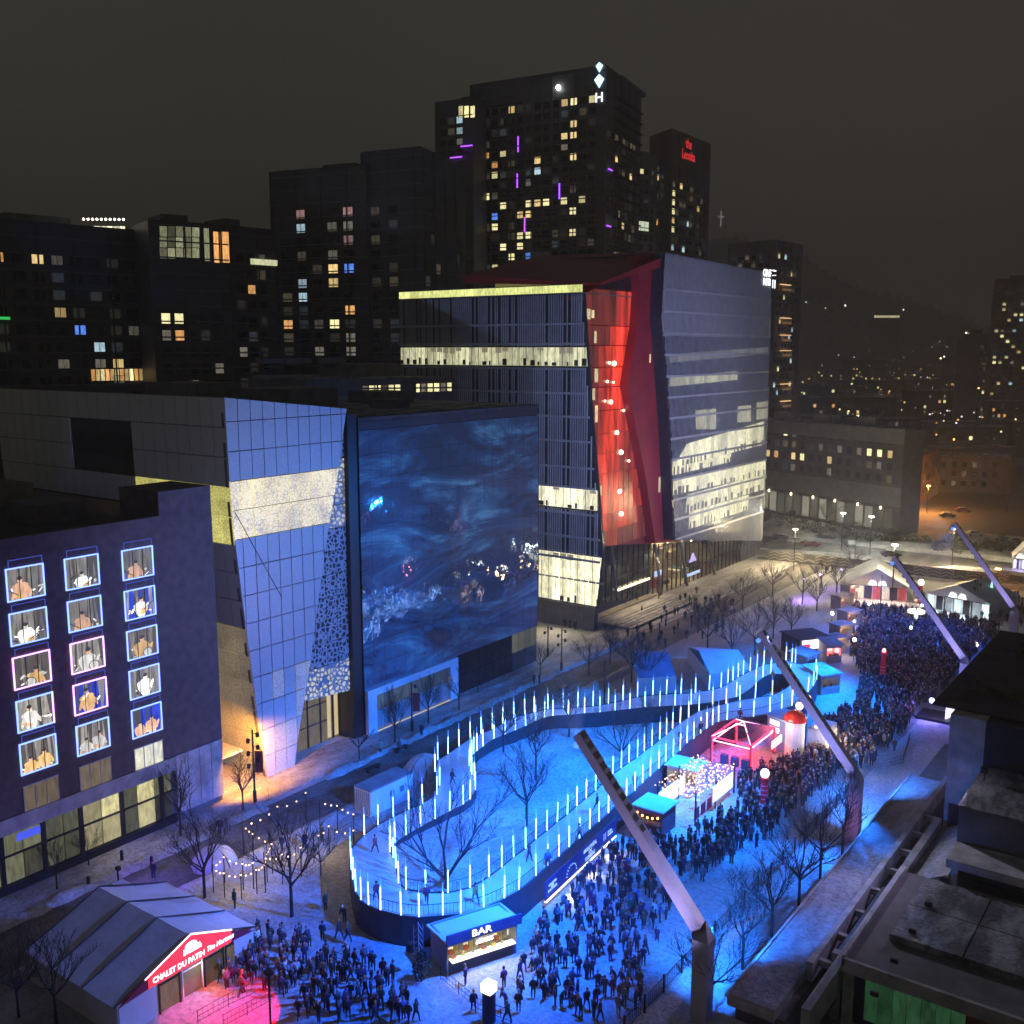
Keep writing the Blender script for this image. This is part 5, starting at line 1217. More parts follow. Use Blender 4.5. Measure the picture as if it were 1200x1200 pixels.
f2 = Face(A2, B2)
t = thing('brick_annex', 'low red brick building glowing orange beside a street lamp', 'building', (A2[0], A2[1], 0))
b = MB(); b.poly(back_of(f2, 30), 0, 15.5); b.build('wall', BRICK2, t)
b = MB(); b.poly(back_of(Face(f2.P(.5, 0, -.5)[:2], f2.P(f2.L-.5, 0, -.5)[:2]), 29), 15.5, 15.8); b.build('roof', ROOFSNOW, t)
grid_windows(f2, t, 2, 14, 4, 3.6, 1.2, 2.2, 0, 'd', 22, (), nm=1)
def sodium_lamp(px, py, label, h=8, p=2200, cc=(1., .36, .06), m=None, target=None):
    x, y = G(px, py); t = thing('street_lamp', label, 'street lamp', (x, y, 0), 'street lamps')
    b = MB(); b.tube((x, y, 0), (x, y, h), .12, 6, r2=.08); b.build('pole', DARK, t)
    b = MB(); b.box(x-.5, x+.5, y-.3, y+.3, h, h+.25); b.build('lamp_head', m or SODIUM, t)
    lamp('street_light', 'POINT', (x, y, h-.5), p, cc, None, .25)
sodium_lamp(1086, 601, 'orange sodium street lamp before the brick annex', 8, 26000)
sodium_lamp(986, 645, 'bright white floodlight on a pole, left of the pair', 9, 4500, (.9, 1., .85), WLAMP)
sodium_lamp(1019, 650, 'bright white floodlight on a pole, right of the pair', 9, 4500, (.9, 1., .85), WLAMP)
sodium_lamp(1045, 705, 'warm lamp standing behind the red lit tent', 11, 6000, (1., .8, .45), WLAMP)
sodium_lamp(905, 600, 'amber street lamp beside the louvred wing and the hotel', 8, 1600)
sodium_lamp(930, 668, 'pale street lamp on the snowy crossing by the louvred wing', 9, 16000, (1., .80, .45), mat('cream lamp', (.8, .7, .5), em=(1., .8, .5), es=5.))
sodium_lamp(1115, 668, 'pale street lamp in the middle of the snowy crossing', 9, 16000, (1., .80, .45), mat('cream lamp', (.8, .7, .5), em=(1., .8, .5), es=5.))
sodium_lamp(1168, 690, 'small orange lamp near the right edge of the snowy crossing', 4, 500)

# ================================================================== 10. the low city and the mountain
rc = random.Random(21)
kinds = [('brick', mat('far brick', (.06, .045, .04), var=.3)), ('grey', mat('far grey wall', (.07, .07, .072), var=.3)), ('dark', mat('far dark wall', (.035, .034, .038), var=.3)), ('pale', mat('far pale wall', (.12, .115, .11), var=.3))]
cnt = {}
rows = [(330, 8, 14, 26, 48), (390, 9, 16, 26, 50), (460, 11, 20, 28, 55), (540, 11, 24, 25, 55), (640, 12, 26, 26, 60), (760, 13, 30, 30, 60), (900, 14, 36, 30, 70), (1060, 14, 40, 30, 80)]
for ri, (d, hmin, hmax, wmin, wmax) in enumerate(rows):
    px = 890 if ri > 1 else 1105; nn = 0
    while px < 1215:
        w = rc.uniform(wmin, wmax); dpx = w/d*1200*.85; h = rc.uniform(hmin, hmax)*(1 if rc.random() < .85 else 1.35); kn, km = rc.choice(kinds)
        d2 = d+rc.uniform(-18, 18); nn += 1
        A = PT(px, d2+rc.uniform(-6, 6)); B = PT(px+dpx, d2+rc.uniform(-6, 6)); f = Face(A, B)
        g0 = 0 if d < 700 else (d-700)*.02
        rown = ('nearest', 'second', 'third', 'fourth', 'fifth', 'sixth', 'seventh', 'farthest')[ri]
        t = thing('city_block', 'low %s building with scattered lit windows, %s from the left in the %s city row' % (kn, ordn(nn), rown), 'building', (A[0], A[1], 0), 'low blocks of the city beyond the square')
        b = MB(); b.poly(back_of(f, rc.uniform(12, 22)), 0, g0+h); b.build('wall', km, t)
        b = MB(); b.poly(back_of(Face(f.P(.4, 0, -.4)[:2], f.P(f.L-.4, 0, -.4)[:2]), 11), g0+h+.02, g0+h+.3); b.build('roof', ROOFSNOW, t)
        if rc.random() < .6: b = MB(); q = rc.uniform(.1, .7)*f.L; f.block(b, q, q+rc.uniform(2, 5), g0+h+.32, g0+h+rc.uniform(1.2, 3), -9, -4); b.build('roof_hut', CONC_D, t)
        p = .22
        ww = 1.5 if d < 600 else 1.7
        grid_windows(f, t, g0+1.5 if d < 700 else g0+.5, g0+h-.5, 3.2, 3.2, ww, 1.7, p, 'ddddwyo', 100+ri*20+nn, (), nm=1 if d < 450 else 0, dark=d < 560)
        px += dpx+rc.uniform(4, 22)*(400/d)
for (px, d, py, s, m) in ((988, 1500, 358, 2.2, 'w'), (965, 1500, 361, 1.2, 'w'), (942, 1450, 354, 1.0, 'w'), (1056, 1550, 363, 1.5, 'w'), (1140, 1000, 388, 1.6, 'w'), (1135, 900, 391, 1.0, 'w'), (1150, 380, 455, .5, 'o'), (998, 360, 482, .5, 'o'), (1010, 362, 487, .4, 'w'), (1125, 340, 515, .5, 'o'), (1103, 700, 420, .9, 'w'), (1107, 700, 418, .7, 'w'), (1131, 640, 390, .8, 'w')):
    x, y = PT(px, d); z = H+ray(px, py)[2]*d/(ray(px, py)[0]*F2[0]+ray(px, py)[1]*F2[1])
    t = thing('street_lamp', uniq('far %s lamp glowing' % ('orange' if m == 'o' else 'white'), ['on the dark hillside', 'on the slope left of the long lit building', 'highest on the mountain slope', 'right of the long lit building', 'left of the far right tower', 'beside that, nearer the houses', 'among the dark roofs, left', 'above the low roofs', 'in the street right of the hotel', 'at the foot of the mountain', 'low between the blocks', 'near the far church', 'by the tree line']), 'street lamp', (x, y, 0))
    b = MB(); b.tube((x, y, 0), (x, y, z), .15*s, 5); b.build('pole', DARK, t)
    b = MB(); b.ball((x, y, z), .55*s, 6); b.build('lamp_head', mat('far lamp '+m, (.8, .7, .5), em=(1., .92, .62) if m == 'w' else (1., .5, .15), es=5.), t)
fl_ = MB(); rq = random.Random(31)
for k in range(330):
    d = rq.choice([rq.uniform(420, 900), rq.uniform(800, 1900)]); px = rq.uniform(905, 1210); x, y = PT(px, d); z = rq.uniform(5, 16) if d < 900 else 12+(d-900)*.055*rq.random()
    if px < 1000 and d > 1400: continue
    s_ = (.16+.00032*d)*rq.choice([.7, 1, 1, 1.4]); fl_.ball((x, y, z+4), s_, 4, rq.choice([mat('tiny warm light', (.5, .4, .2), em=(1., .78, .42), es=1.3), mat('tiny white light', (.5, .5, .5), em=(.9, .95, 1.), es=1.1), mat('tiny faint light', (.3, .3, .2), em=(.9, .8, .6), es=.4), mat('tiny amber light', (.5, .3, .1), em=(1., .5, .15), es=1.2)]))
stuff(tag(fl_.build('far_city_lights'), 'carpet of tiny far lights between the city blocks and the mountain', 'lights'))
# mountain
bm_ = MB(); sil = [(-700, 330), (-300, 300), (0, 285), (200, 285), (400, 290), (600, 285), (760, 275), (830, 266), (870, 268), (905, 280), (940, 290), (965, 305), (1000, 322), (1050, 335), (1100, 350), (1150, 366), (1200, 376), (1300, 392), (1500, 404), (1900, 408)]
ridge = smooth([tuple(map(float, p)) for p in sil], 12, closed=False); nr = len(ridge); lay = 9; rm = random.Random(8); vs = []
for j in range(lay):
    q = j/(lay-1); d = 1200+1500*q
    for px, py in ridge:
        zr_ = (410-py)/1200*2700*.98+H*.2
        z = zr_*(q**1.25)+rm.uniform(-3, 7)*(1 if 0 < j else 0); x, y = PT(px, d); vs.append((x, y, max(-.5, z)))
bm_.v = vs
for j in range(lay-1):
    for i in range(nr-1): a = j*nr+i; bm_.f.append((a, a+1, a+nr+1, a+nr)); bm_.mi.append(0)
struct(bm_.build('mountain', mat('wooded mountain side', (.022, .021, .019), var=.6, vs=.02, bump=.8, bs=.05)))
wd = MB(); rm = random.Random(4)           # the leafless wood on its slope and skyline
for k in range(5200):
    i = rm.uniform(0, nr-1.01); q = rm.choice([rm.uniform(.25, 1), rm.uniform(.86, 1.0)]); ii = int(i); jj = min(lay-2, int(q*(lay-1)))
    v0 = Vector(vs[jj*nr+ii]); v1 = Vector(vs[(jj+1)*nr+ii+1]); p = v0+(v1-v0)*(q*(lay-1)-jj); h = rm.uniform(5, 13); w = rm.uniform(3, 7)
    wd.face([(p.x-w, p.y-w*.6, p.z-2), (p.x+w, p.y+w*.6, p.z-2), (p.x+w*.5, p.y+w*.3, p.z+h), (p.x-w*.3, p.y-w*.2, p.z+h*.8)])
stuff(tag(wd.build('mountain_wood', mat('bare wood', (.018, .017, .015), var=.5, vs=.05)), 'dark leafless wood covering the mountain', 'wood'))
x, y = PT(840, 2450); zc = H+(410-270)/1200*2450*1.0
t = thing('summit_cross', 'small pale lit cross on top of the mountain', 'cross', (x, y, 200))
b = MB(); f = Face(PT(836, 2450), PT(844, 2450)); f.block(b, f.L/2-1.3, f.L/2+1.3, zc-4, zc+32, 0, 2); b.build('upright', mat('cross light', (.8, .8, .8), em=(.9, .8, .85), es=.45), t)
b = MB(); f.block(b, f.L/2-8, f.L/2+8, zc+17, zc+20, 2.1, 3); b.build('crossbar', mat('cross light'), t)
A = PT(1022, 1500); B = PT(1052, 1500); f = Face(A, B)
t = thing('hillside_building', 'long low building with a yellow lit front on the mountain slope', 'building', (A[0], A[1], 60)); z = f.uv(1037, 371)[1]
b = MB(); f.block(b, 0, f.L, z-60, z+6, -12, 0); b.build('wall', kinds[3][1], t)
for k in range(9): b = MB(); f.block(b, f.L*k/9+.4, f.L*(k+1)/9-.4, z-1.6, z+1.6, .1, .4); b.build('window', mat('hill windows', (.4, .4, .2), em=(1., .92, .5), es=.9), t)

# ================================================================== 11. chalet tent, kiosks and stalls
def make_chalet():
    X = -60.8; y0, ym, y1 = 36.8, 42.9, 48.8; ze, zp_ = 2.7, 5.0; XB = -72.5
    t = thing('chalet_tent', 'large pale gabled tent with a red lit lettered sign, lower left corner', 'tent', (X-5, ym, 0))
    n = 3
    for s, (ya, yb) in enumerate(((y0, ym), (y1, ym))):
        for k in range(n):
            xa = X-(X-XB)*k/n-.03; xb = X-(X-XB)*(k+1)/n+.03; sgn_ = -1 if s == 0 else 1
            b = MB(); rows_ = 5; r = random.Random(k+s*7)
            for q in range(rows_):
                t0, t1 = q/rows_, (q+1)/rows_
                def pt(x, u, dz=0): 
                    sag = -.16*math.sin(math.pi*u); return (x, (ya-.35*(1-u)*(1 if s == 0 else -1))+(yb-ya)*u, ze-.1+(zp_-ze+.1)*u+sag+dz)
                xm = (xa+xb)/2
                b.face([pt(xa, t0), pt(xm, t0, -.06), pt(xm, t1, -.06), pt(xa, t1)]); b.face([pt(xm, t0, -.06), pt(xb, t0), pt(xb, t1), pt(xm, t1, -.06)])
            b.build('roof_panel', TENTR, t)
    for k in range(n+1):
        x = X-(X-XB)*k/n
        for yy in (y0-.35, y1+.35): b = MB(); b.tube((x, yy, ze-.1), (x, ym, zp_), .07, 4); b.build('roof_seam', SKIRT, t)
    for k in range(n):
        xa = X-(X-XB)*k/n; xb = X-(X-XB)*(k+1)/n
        b = MB(); b.box(xb+.04, xa-.04, y0-.05, y0, 0, ze-.12); b.build('side_wall', TENT, t)
        b = MB(); b.box(xb+.04, xa-.04, y1, y1+.05, 0, ze-.12); b.build('side_wall', TENT, t)
    b = MB(); b.box(XB-.05, XB, y0, y1, 0, ze-.1); b.build('back_wall', TENT, t)
    for ya, yb in ((y0+.05, y0+3.1), (46.9, y1-.05)): b = MB(); b.box(X-.1, X, ya, yb, 0, ze-.15); b.build('front_wall', TENT, t)
    b = MB(); b.box(X-.4, X-.3, y0+3.2, 46.8, 0, ze-.1); b.build('entrance_inside', mat('entrance inside', (.08, .07, .05), em=(.75, .6, .35), es=.10, per_obj=.2), t)
    for k in range(4):
        y = y0+3.3+k*2.0; b = MB(); b.box(X-.12, X-.02, y, y+.1, 0, ze-.15); b.box(X-.12, X-.02, y+1.75, y+1.85, 0, ze-.15); b.box(X-.12, X-.02, y+.1, y+1.75, 2.2, 2.32); b.build('door_frame', WFR if k == 1 else DARK, t)
        if k != 1: b = MB(); b.box(X-.2, X-.15, y+.1, y+1.75, .05, 2.2); b.build('door_pane', mat('smoky door pane', (.03, .025, .02), rough=.15, em=(.7, .55, .3), es=.08, per_obj=.8), t)
    # sign gable
    sg = MB(); RS = mat('red lit sign', (.5, .02, .02)); LR = mat('red sign face', (.5, .03, .04), em=(.9, .035, .06), es=.85, var=.2)
    yl, yr = 39.2, 46.6; zof = lambda y: ze-.1+(zp_-ze+.1)*(1-abs(y-ym)/(ym-y0))
    sg.xpoly(X+.12, [(yl, ze-.1), (yr, ze-.1), (yr, zof(yr)-.05), (ym, zp_-.05), (yl, zof(yl)-.05)], .1); sg.build('sign_face', LR, t)
    b = MB(); b.xpoly(X+.1, [(y0, ze-.3), (yl-.02, ze-.1), (yl-.02, zof(yl)-.05)], .08); b.xpoly(X+.1, [(yr+.02, ze-.1), (y1, ze-.25), (yr+.02, zof(yr)-.05)], .08); b.build('gable_end', mat('dull red gable', (.25, .02, .06)), t)
    b = MB(); b.tube((X+.18, yl-.3, zof(yl-.3)+.05), (X+.18, ym, zp_+.08), .07, 4); b.tube((X+.18, ym, zp_+.08), (X+.18, yr, zof(yr)+.08), .07, 4); b.build('edge_light', mat('pinkish white edge light', (.8, .7, .8), em=(1., .78, .95), es=1.8), t)
    rot = (R(90), 0, R(90))
    text('CHALET DU PATIN', .62, WHITEEM, t, (X+.15, ym-1.1, 3.02), rot, sx=.86)
    text('Tim Hortons', .56, WHITEEM, t, (X+.15, ym+2.6, 3.1), rot, shear=.25, sx=.85)
    text('MONTRÉAL\nEN LUMIÈRE', .30, WHITEEM, t, (X+.15, ym+.1, 3.85), rot)
    b = MB(); b.xpoly(X+.16, [(ym+.55*math.cos(a/6*math.pi), 4.15+.35*math.sin(a/6*math.pi)) for a in range(7)], .03); b.build('sign_emblem', WHITEEM, t)
    lamp('chalet_sign_glow', 'AREA', (X+.9, ym, 3.6), 60, (1., .2, .3), (X+5, ym, 1.4), (6, 1))
    lamp('chalet_entrance_light', 'POINT', (X+.6, 43.5, 2.0), 50, (1., .8, .5), None, .3)
    b = MB(); b.prism([(XB-2.4, 43.5, 0), (XB-.1, 43.5, 0), (XB-.1, 47.5, 0), (XB-2.4, 47.5, 0)], [(XB-1.6, 45, 3.8), (XB-.1, 45, 3.8), (XB-.1, 46, 3.8), (XB-1.6, 46, 3.8)]); b.build('rear_porch', TENTR, t)
make_chalet()
rx, ry = G(318, 1222); gx_, gy_ = G(276, 1192)
lamp('red_pavement_light', 'SPOT', (rx-.35, ry+.1, 5.1), 6000, (1., .0, .0), (gx_, gy_, 0), .05, 60, .15)
t = thing('lamp_stand', 'thin dark lamp stand casting red light on the snow before the chalet tent', 'lamp stand', (rx, ry, 0))
b = MB(); b.tube((rx, ry, 0), (rx, ry, 5.2), .08, 6); b.build('pole', DARK, t)
b = MB(); b.box(rx-.3, rx+.3, ry-.2, ry+.2, 5.22, 5.5); b.build('lamp_head', DARK, t)
lamp('violet_yard_light', 'SPOT', (-75.2, 46.5, 4.0), 2200, (.12, .06, 1.), (-77.3, 52, 0), .2, 80, .6)
b = MB(); b.tube((-75.2, 46.3, 0), (-75.2, 46.3, 4.1), .07, 6); b.box(-75.4, -75.0, 46.2, 46.5, 4.1, 4.4); tag(b.build('lamp_stand', DARK), 'thin dark lamp stand casting violet light behind the chalet tent', 'lamp stand')

def hut(name, label, FL, FR, depth, h, wallm, roofm, over=.25, lit=None, slope=.0, cat='kiosk', counter=True, counterm=None):
    A, B = G(*FL), G(*FR); f = Face(A, B); t = thing(name, label, cat, f.P(f.L/2, 0, -depth/2))
    b = MB(); f.block(b, 0, f.L, 0, h, -depth, -depth+.12); b.build('back_wall', wallm, t)
    for u in (0, f.L-.12): b = MB(); f.block(b, u, u+.12, 0, h, -depth+.13, -.02); b.build('side_wall', wallm, t)
    b = MB(); f.block(b, .13, f.L-.13, 0, h*.38, -.25, -.05); b.build('counter', counterm or wallm, t)
    b = MB(); f.block(b, .13, f.L-.13, h*.82, h, -.2, 0.02); b.build('fascia', wallm, t)
    b = MB(); pts0 = [f.P(-over, h+.02, over), f.P(f.L+over, h+.02, over), f.P(f.L+over, h+.02+slope, -depth-over), f.P(-over, h+.02+slope, -depth-over)]
    b.prism(pts0, [(p[0], p[1], p[2]+.14) for p in pts0]); b.build('roof', roofm, t)
    if lit:
        b = MB(); f.block(b, .2, f.L-.2, h*.40, h*.80, -depth+.2, -depth+.3); b.build('lit_back', lit, t)
        b = MB(); f.block(b, .5, f.L-.5, h*.86, h*.92, -depth*.6, -depth*.6+.15); b.build('ceiling_lamp', mat('stall lamp', (.8, .8, .7), em=(1., .88, .65), es=4.), t)
        r = random.Random(len(name))
        for k in range(6):
            u = .5+k*(f.L-1)/6; b = MB(); f.block(b, u, u+r.uniform(.2, .5), h*.38+.01, h*.38+r.uniform(.15, .5), -.24, -.1); b.build('counter_item', mat('counter item %d' % (k % 3), ((.5, .1, .05), (.4, .35, .1), (.3, .3, .3))[k % 3]), t)
    return t, f
WSH = mat('kiosk blue wall', (.30, .34, .42), rough=.6)
LITK = mat('lit kiosk back', (.4, .38, .3), em=(1., .90, .62), es=.8, per_obj=.2)
t, f = hut('bar_kiosk', 'long white roofed bar kiosk with a lit sign and glowing counter, below the rink curve', (524, 1144), (606, 1117), 3.0, 2.9, WSH, TENT, lit=LITK, slope=-.35, counterm=mat('dark counter front', (.05, .05, .06)))
b = MB(); f.block(b, -.2, f.L+.2, 2.75, 3.6, .3, .42); b.build('sign_board', mat('deep blue board', (.05, .07, .17)), t)
b = MB(); f.block(b, .3, f.L-.3, 1.12, 1.2, -.3, .35); b.build('counter_top', mat('glowing counter top', (.8, .75, .6), em=(1., .88, .6), es=1.3), t)
b = MB(); f.block(b, .3, f.L-.3, 1.25, 2.6, -1.0, -.9); b.build('shelf_wall', LITK, t)
for k in range(12): b = MB(); u = .5+k*(f.L-1)/12; f.block(b, u, u+.35, 1.25, 1.6+.25*(k % 3), -.85, -.6); b.build('bottle_crate', mat('counter item %d' % (k % 3), (.3, .2, .1)), t)
text('BAR', .78, WHITEEM, t, f.P(f.L*.45, 3.2, .46), (R(90), 0, f.ang), sx=1.25)
b = MB(); f.block(b, f.L*.38, f.L*.62, 2.15, 2.5, .3, .38); b.build('small_sign', mat('cream small sign', (.6, .55, .4), em=(1., .85, .5), es=.8), t)
lamp('bar_light', 'AREA', f.P(f.L/2, 2.3, .35), 160, (1., .86, .6), f.P(f.L/2, 0, 2.0), (5, .5))
t, f = hut('food_hut', 'white roofed wooden hut with orange bulbs, left of the glowing string light terrace', (743, 972), (775, 982), 3.0, 2.6, mat('plum wood wall', (.16, .06, .08)), TENT, lit=mat('rosy hut inside', (.2, .1, .1), em=(.8, .25, .3), es=.22))
for k in range(5): b = MB(); b.ball(f.P(.4+k*(f.L-.8)/4, 2.0-.25*math.sin(k/4*math.pi), .12), .12, 6); b.build('bulb', mat('orange bulb', (.8, .4, .2), em=(1., .45, .12), es=6.), t)
t, f = hut('food_hut', 'white roofed hut at the back of the glowing string light terrace', (781, 925), (815, 933), 2.8, 2.8, WFR, TENT, lit=LITK)
# terrace under strings of bulbs
x0, x1, y0, y1 = -46.9, -42.6, 90.6, 100.2
t = thing('string_light_terrace', 'drinking terrace under a dense golden canopy of bulbs, among the crowd', 'terrace', (-44.7, 95, 0))
for (x, y) in ((x0, y0), (x1, y0), (x0, y1), (x1, y1), (x1, 95.4), (x0, 95.4)): b = MB(); b.tube((x, y, 0), (x, y, 3.7), .08, 6); b.build('post', DARK, t)
rb = random.Random(12)
bulbm = None; bb_ = MB(); bb_.ball((0, 0, 0), .085, 5); BM_ = bb_.mesh('bulb', mat('gold bulb', (.8, .6, .3), em=(1., .50, .15), es=1.5))
for k in range(14):
    y = y0+(y1-y0)*k/13
    w = MB(); pr_ = None
    for q in range(9):
        u = q/8; x = x0+(x1-x0)*u; z = 3.5-.5*math.sin(math.pi*u)
        if pr_: w.tube(pr_, (x, y, z), .015, 3)
        pr_ = (x, y, z)
        for _ in range(2):
            o = link('bulb', BM_, t); o.location = Vector((x+rb.uniform(-.25, .25), y+rb.uniform(-.3, .3), z-rb.uniform(.05, .45)))-wloc(t)
    w.build('wire', DARK, t)
b = MB(); b.box(x1+.05, x1+.15, 94.6, 99.4, 1.0, 2.7); b.build('lit_screen', mat('lit menu screen', (.8, .75, .7), em=(1., .9, .78), es=.85), t)
b = MB(); b.box(x0-.1, x0, y0, 97, .3, 2.2); b.build('lit_counter', mat('white counter glow', (.8, .75, .7), em=(1., .8, .6), es=.6), t)
for k in range(4): b = MB(); b.lathe([(.45, 0), (.08, .1), (.06, .95), (.4, 1.0), (.4, 1.05)], (x0+1.2+k % 2*1.6, y0+1.5+k*2, 0), 8); b.build('table', WFR, t)
for k in range(3): b = MB(); b.box(x1-.4, x1-.3, y0+.6+k*1.5, y0+1.6+k*1.5, .2, 1.4); b.build('red_banner', mat('red cloth', (.35, .02, .03)), t)
for y in (92.5, 97.5): lamp('terrace_glow', 'POINT', (-44.7, y, 3.0), 120, (1., .62, .3), None, 1.2)
# red lit pavilion
t = thing('red_pavilion', 'open pavilion outlined in red light tubes, between the bulb terrace and the blue box kiosk', 'pavilion', (-45.2, 111, 0))
cx0, cx1, cy0, cy1 = -48.3, -43.4, 106.5, 113.5
for (x, y) in ((cx0, cy0), (cx1, cy0), (cx0, cy1), (cx1, cy1)):
    b = MB(); b.box(x-.1, x+.1, y-.1, y+.1, 0, 3.2); b.build('post', mat('red post', (.4, .03, .04)), t)
    b = MB(); b.tube((x+.14, y, .3), (x+.14, y, 3.0), .07, 5); b.build('light_tube', REDEM, t)
mid = ((cx0+cx1)/2, (cy0+cy1)/2)
def rim(za, zb, inset, r_, m, nm):
    P0 = [(cx0, cy0), (cx1, cy0), (cx1, cy1), (cx0, cy1)]
    for k in range(4):
        a, c = P0[k], P0[(k+1) % 4]
        a = (a[0]+(mid[0]-a[0])*inset, a[1]+(mid[1]-a[1])*inset); c = (c[0]+(mid[0]-c[0])*inset, c[1]+(mid[1]-c[1])*inset)
        b = MB(); b.tube((*a, za), (*c, za), r_, 5); b.build(nm, m, t)
rim(3.2, 0, 0, .09, REDEM, 'light_tube'); rim(2.7, 0, .05, .06, mat('pink light tube', (.8, .5, .6), em=(1., .45, .6), es=3.5), 'light_tube'); rim(4.1, 0, .3, .05, DARK, 'truss_bar')
for a in ((cx0, cy0), (cx1, cy0), (cx1, cy1), (cx0, cy1)):
    b = MB(); b.tube((*a, 3.2), (mid[0], mid[1], 4.5), .06, 5); b.build('hip_tube', mat('pink light tube'), t)
for k in range(4):
    P0 = [(cx0, cy0), (cx1, cy0), (cx1, cy1), (cx0, cy1)]; a, c = P0[k], P0[(k+1) % 4]
    if k in (1, 2): b = MB(); b.prism([(*a, 3.25), (*c, 3.25), (mid[0], mid[1], 4.45)], [(*a, 3.3), (*c, 3.3), (mid[0], mid[1], 4.52)]); b.build('roof_cloth', mat('pink cloth', (.5, .06, .12)), t)
for k in range(3): b = MB(); b.box(cx0+1+k*1.3, cx0+1.8+k*1.3, cy0+.4, cy0+1, 0, 1.1); b.build('bar_table', mat('blue table front', (.08, .12, .25)), t)
b = MB(); b.box(cx1+.6, cx1+.75, 111.2, 114.2, 1.4, 2.3); b.build('lit_sign', mat('lit menu screen'), t)
lamp('pavilion_glow', 'POINT', (mid[0], mid[1], 2.6), 900, (1., .03, .12), None, .8)
lamp('pavilion_glow', 'POINT', (cx1+1.2, cy0-.5, 3.0), 200, (1., .10, .25), None, .5)
# blue box kiosk
t, f = hut('blue_kiosk', 'tall blue box kiosk with two small lit hatches, right of the red pavilion', (898, 874), (922, 884), 3.0, 4.0, mat('sky blue wall', (.22, .34, .5)), mat('sky blue roof', (.3, .42, .58)))
for z in (2.2, 3.1): b = MB(); f.block(b, .5, 1.9, z, z+.55, .03, .1); b.build('hatch', mat('lit hatch', (.7, .7, .6), em=(1., .95, .8), es=1.8), t)
b = MB(); f.block(b, .15, f.L-.15, 1.55, 3.25, -.12, -.02); b.build('front_wall', mat('sky blue wall'), t)
# white tower with the red dome
x, y = G(930, 882)
t = thing('dome_kiosk', 'white round kiosk with glossy red dome and lit globes behind the second mast', 'kiosk', (x, y, 0))
b = MB(); b.lathe([(1.2, 0), (1.2, 3.9), (1.35, 3.95), (1.35, 4.1)], (x, y, 0), 14); b.build('wall', mat('warm white wall', (.75, .7, .62), em=(1., .85, .7), es=.10), t)
b = MB(); b.lathe([(1.4*math.cos(a*math.pi/12), 1.2*math.sin(a*math.pi/12)) for a in range(6)]+[(.1, 1.2)], (x, y, 4.12), 14); b.build('dome', mat('glossy red dome', (.55, .03, .02), rough=.2, em=(.9, .05, .03), es=.12), t)
for dx, dy, dz, s in ((.6, 2.2, 6.3, .5), (-.4, 2.4, 5.1, .5), (1.4, 3.4, 4.2, .4), (.9, 1.4, 6.0, .3), (2.0, 2.0, 3.0, .3)):
    b = MB(); b.ball((x+dx, y+dy, dz), s, 8); b.build('globe_lamp', mat('pink white globe', (.8, .7, .7), em=(1., .62, .6), es=2.2), t)
    b = MB(); b.tube((x+dx, y+dy, 0), (x+dx, y+dy, dz-s), .05, 4); b.build('globe_pole', DARK, t)
b = MB(); b.box(x+1.2, x+3.4, y+1.2, y+5.2, 0, 3.0); b.build('side_stall', mat('ivory stall wall', (.6, .58, .55)), t)
b = MB(); b.box(x+3.45, x+3.55, y+1.5, y+4.9, .9, 2.4); b.build('stall_opening', LITK, t)
lamp('dome_glow', 'POINT', (x+4.4, y+1.0, 3.0), 700, (1., .75, .5), None, .6)
lamp('dome_glow', 'POINT', (x-.6, y-2.6, 4.6), 260, (1., .8, .7), None, .4)
# globe on a red pillar
def globe(px, py, label, h=2.6, r=.55, c=(1., .92, .88), pm=None, es=3.):
    x, y = G(px, py); t = thing('globe_lamp', label, 'globe lamp', (x, y, 0))
    b = MB(); b.lathe([(.45, 0), (.45, .1), (.38, .15), (.38, h-.1), (.48, h)], (x, y, 0), 10); b.build('pillar', pm or mat('red lit pillar', (.45, .02, .04), em=(.8, .02, .05), es=.08), t)
    for k in range(4): b = MB(); b.lathe([(.42, 0), (.42, .1)], (x, y, .5+k*.5), 10); b.build('pillar_band', mat('pillar band', (.5, .3, .5), em=(.7, .1, .2), es=.10), t)
    b = MB(); b.ball((x, y, h+r*.9), r, 10); b.build('globe', mat('globe %s' % str(c), (.8, .8, .8), em=c, es=es), t)
    lamp('globe_light', 'POINT', (x, y, h+r*2.2), 160, c, None, .3)
globe(895, 941, 'white globe lamp on a round red pillar in the middle of the crowd', 2.9, .5, es=2.)
globe(1034, 797, 'tall thin red lit pillar with a small lamp in the far crowd', 4.2, .3, (1., .2, .2))
globe(1078, 706, 'peach globe lamp in front of the far red lit tent', 3.4, .6, (1., .75, .5))
globe(1126, 713, 'peach globe lamp before the right far tent', 3.0, .5, (1., .6, .4))
x, y = G(573, 1196); t = thing('cube_lamp', 'white lit cube lamp on a dark round column below the bar kiosk', 'lamp', (x, y, 0))
b = MB(); b.lathe([(.5, 0), (.5, 2.3)], (x, y, 0), 14); b.build('column', mat('dark blue column', (.03, .05, .12)), t)
b = MB(); b.box(x-.42, x+.42, y-.42, y+.42, 2.32, 3.0); b.build('lamp_cube', mat('cube lamp', (.8, .8, .8), em=(1., .95, .82), es=1.5), t)
lamp('cube_glow', 'POINT', (x, y, 3.4), 60, (1., .92, .8), None, .3)
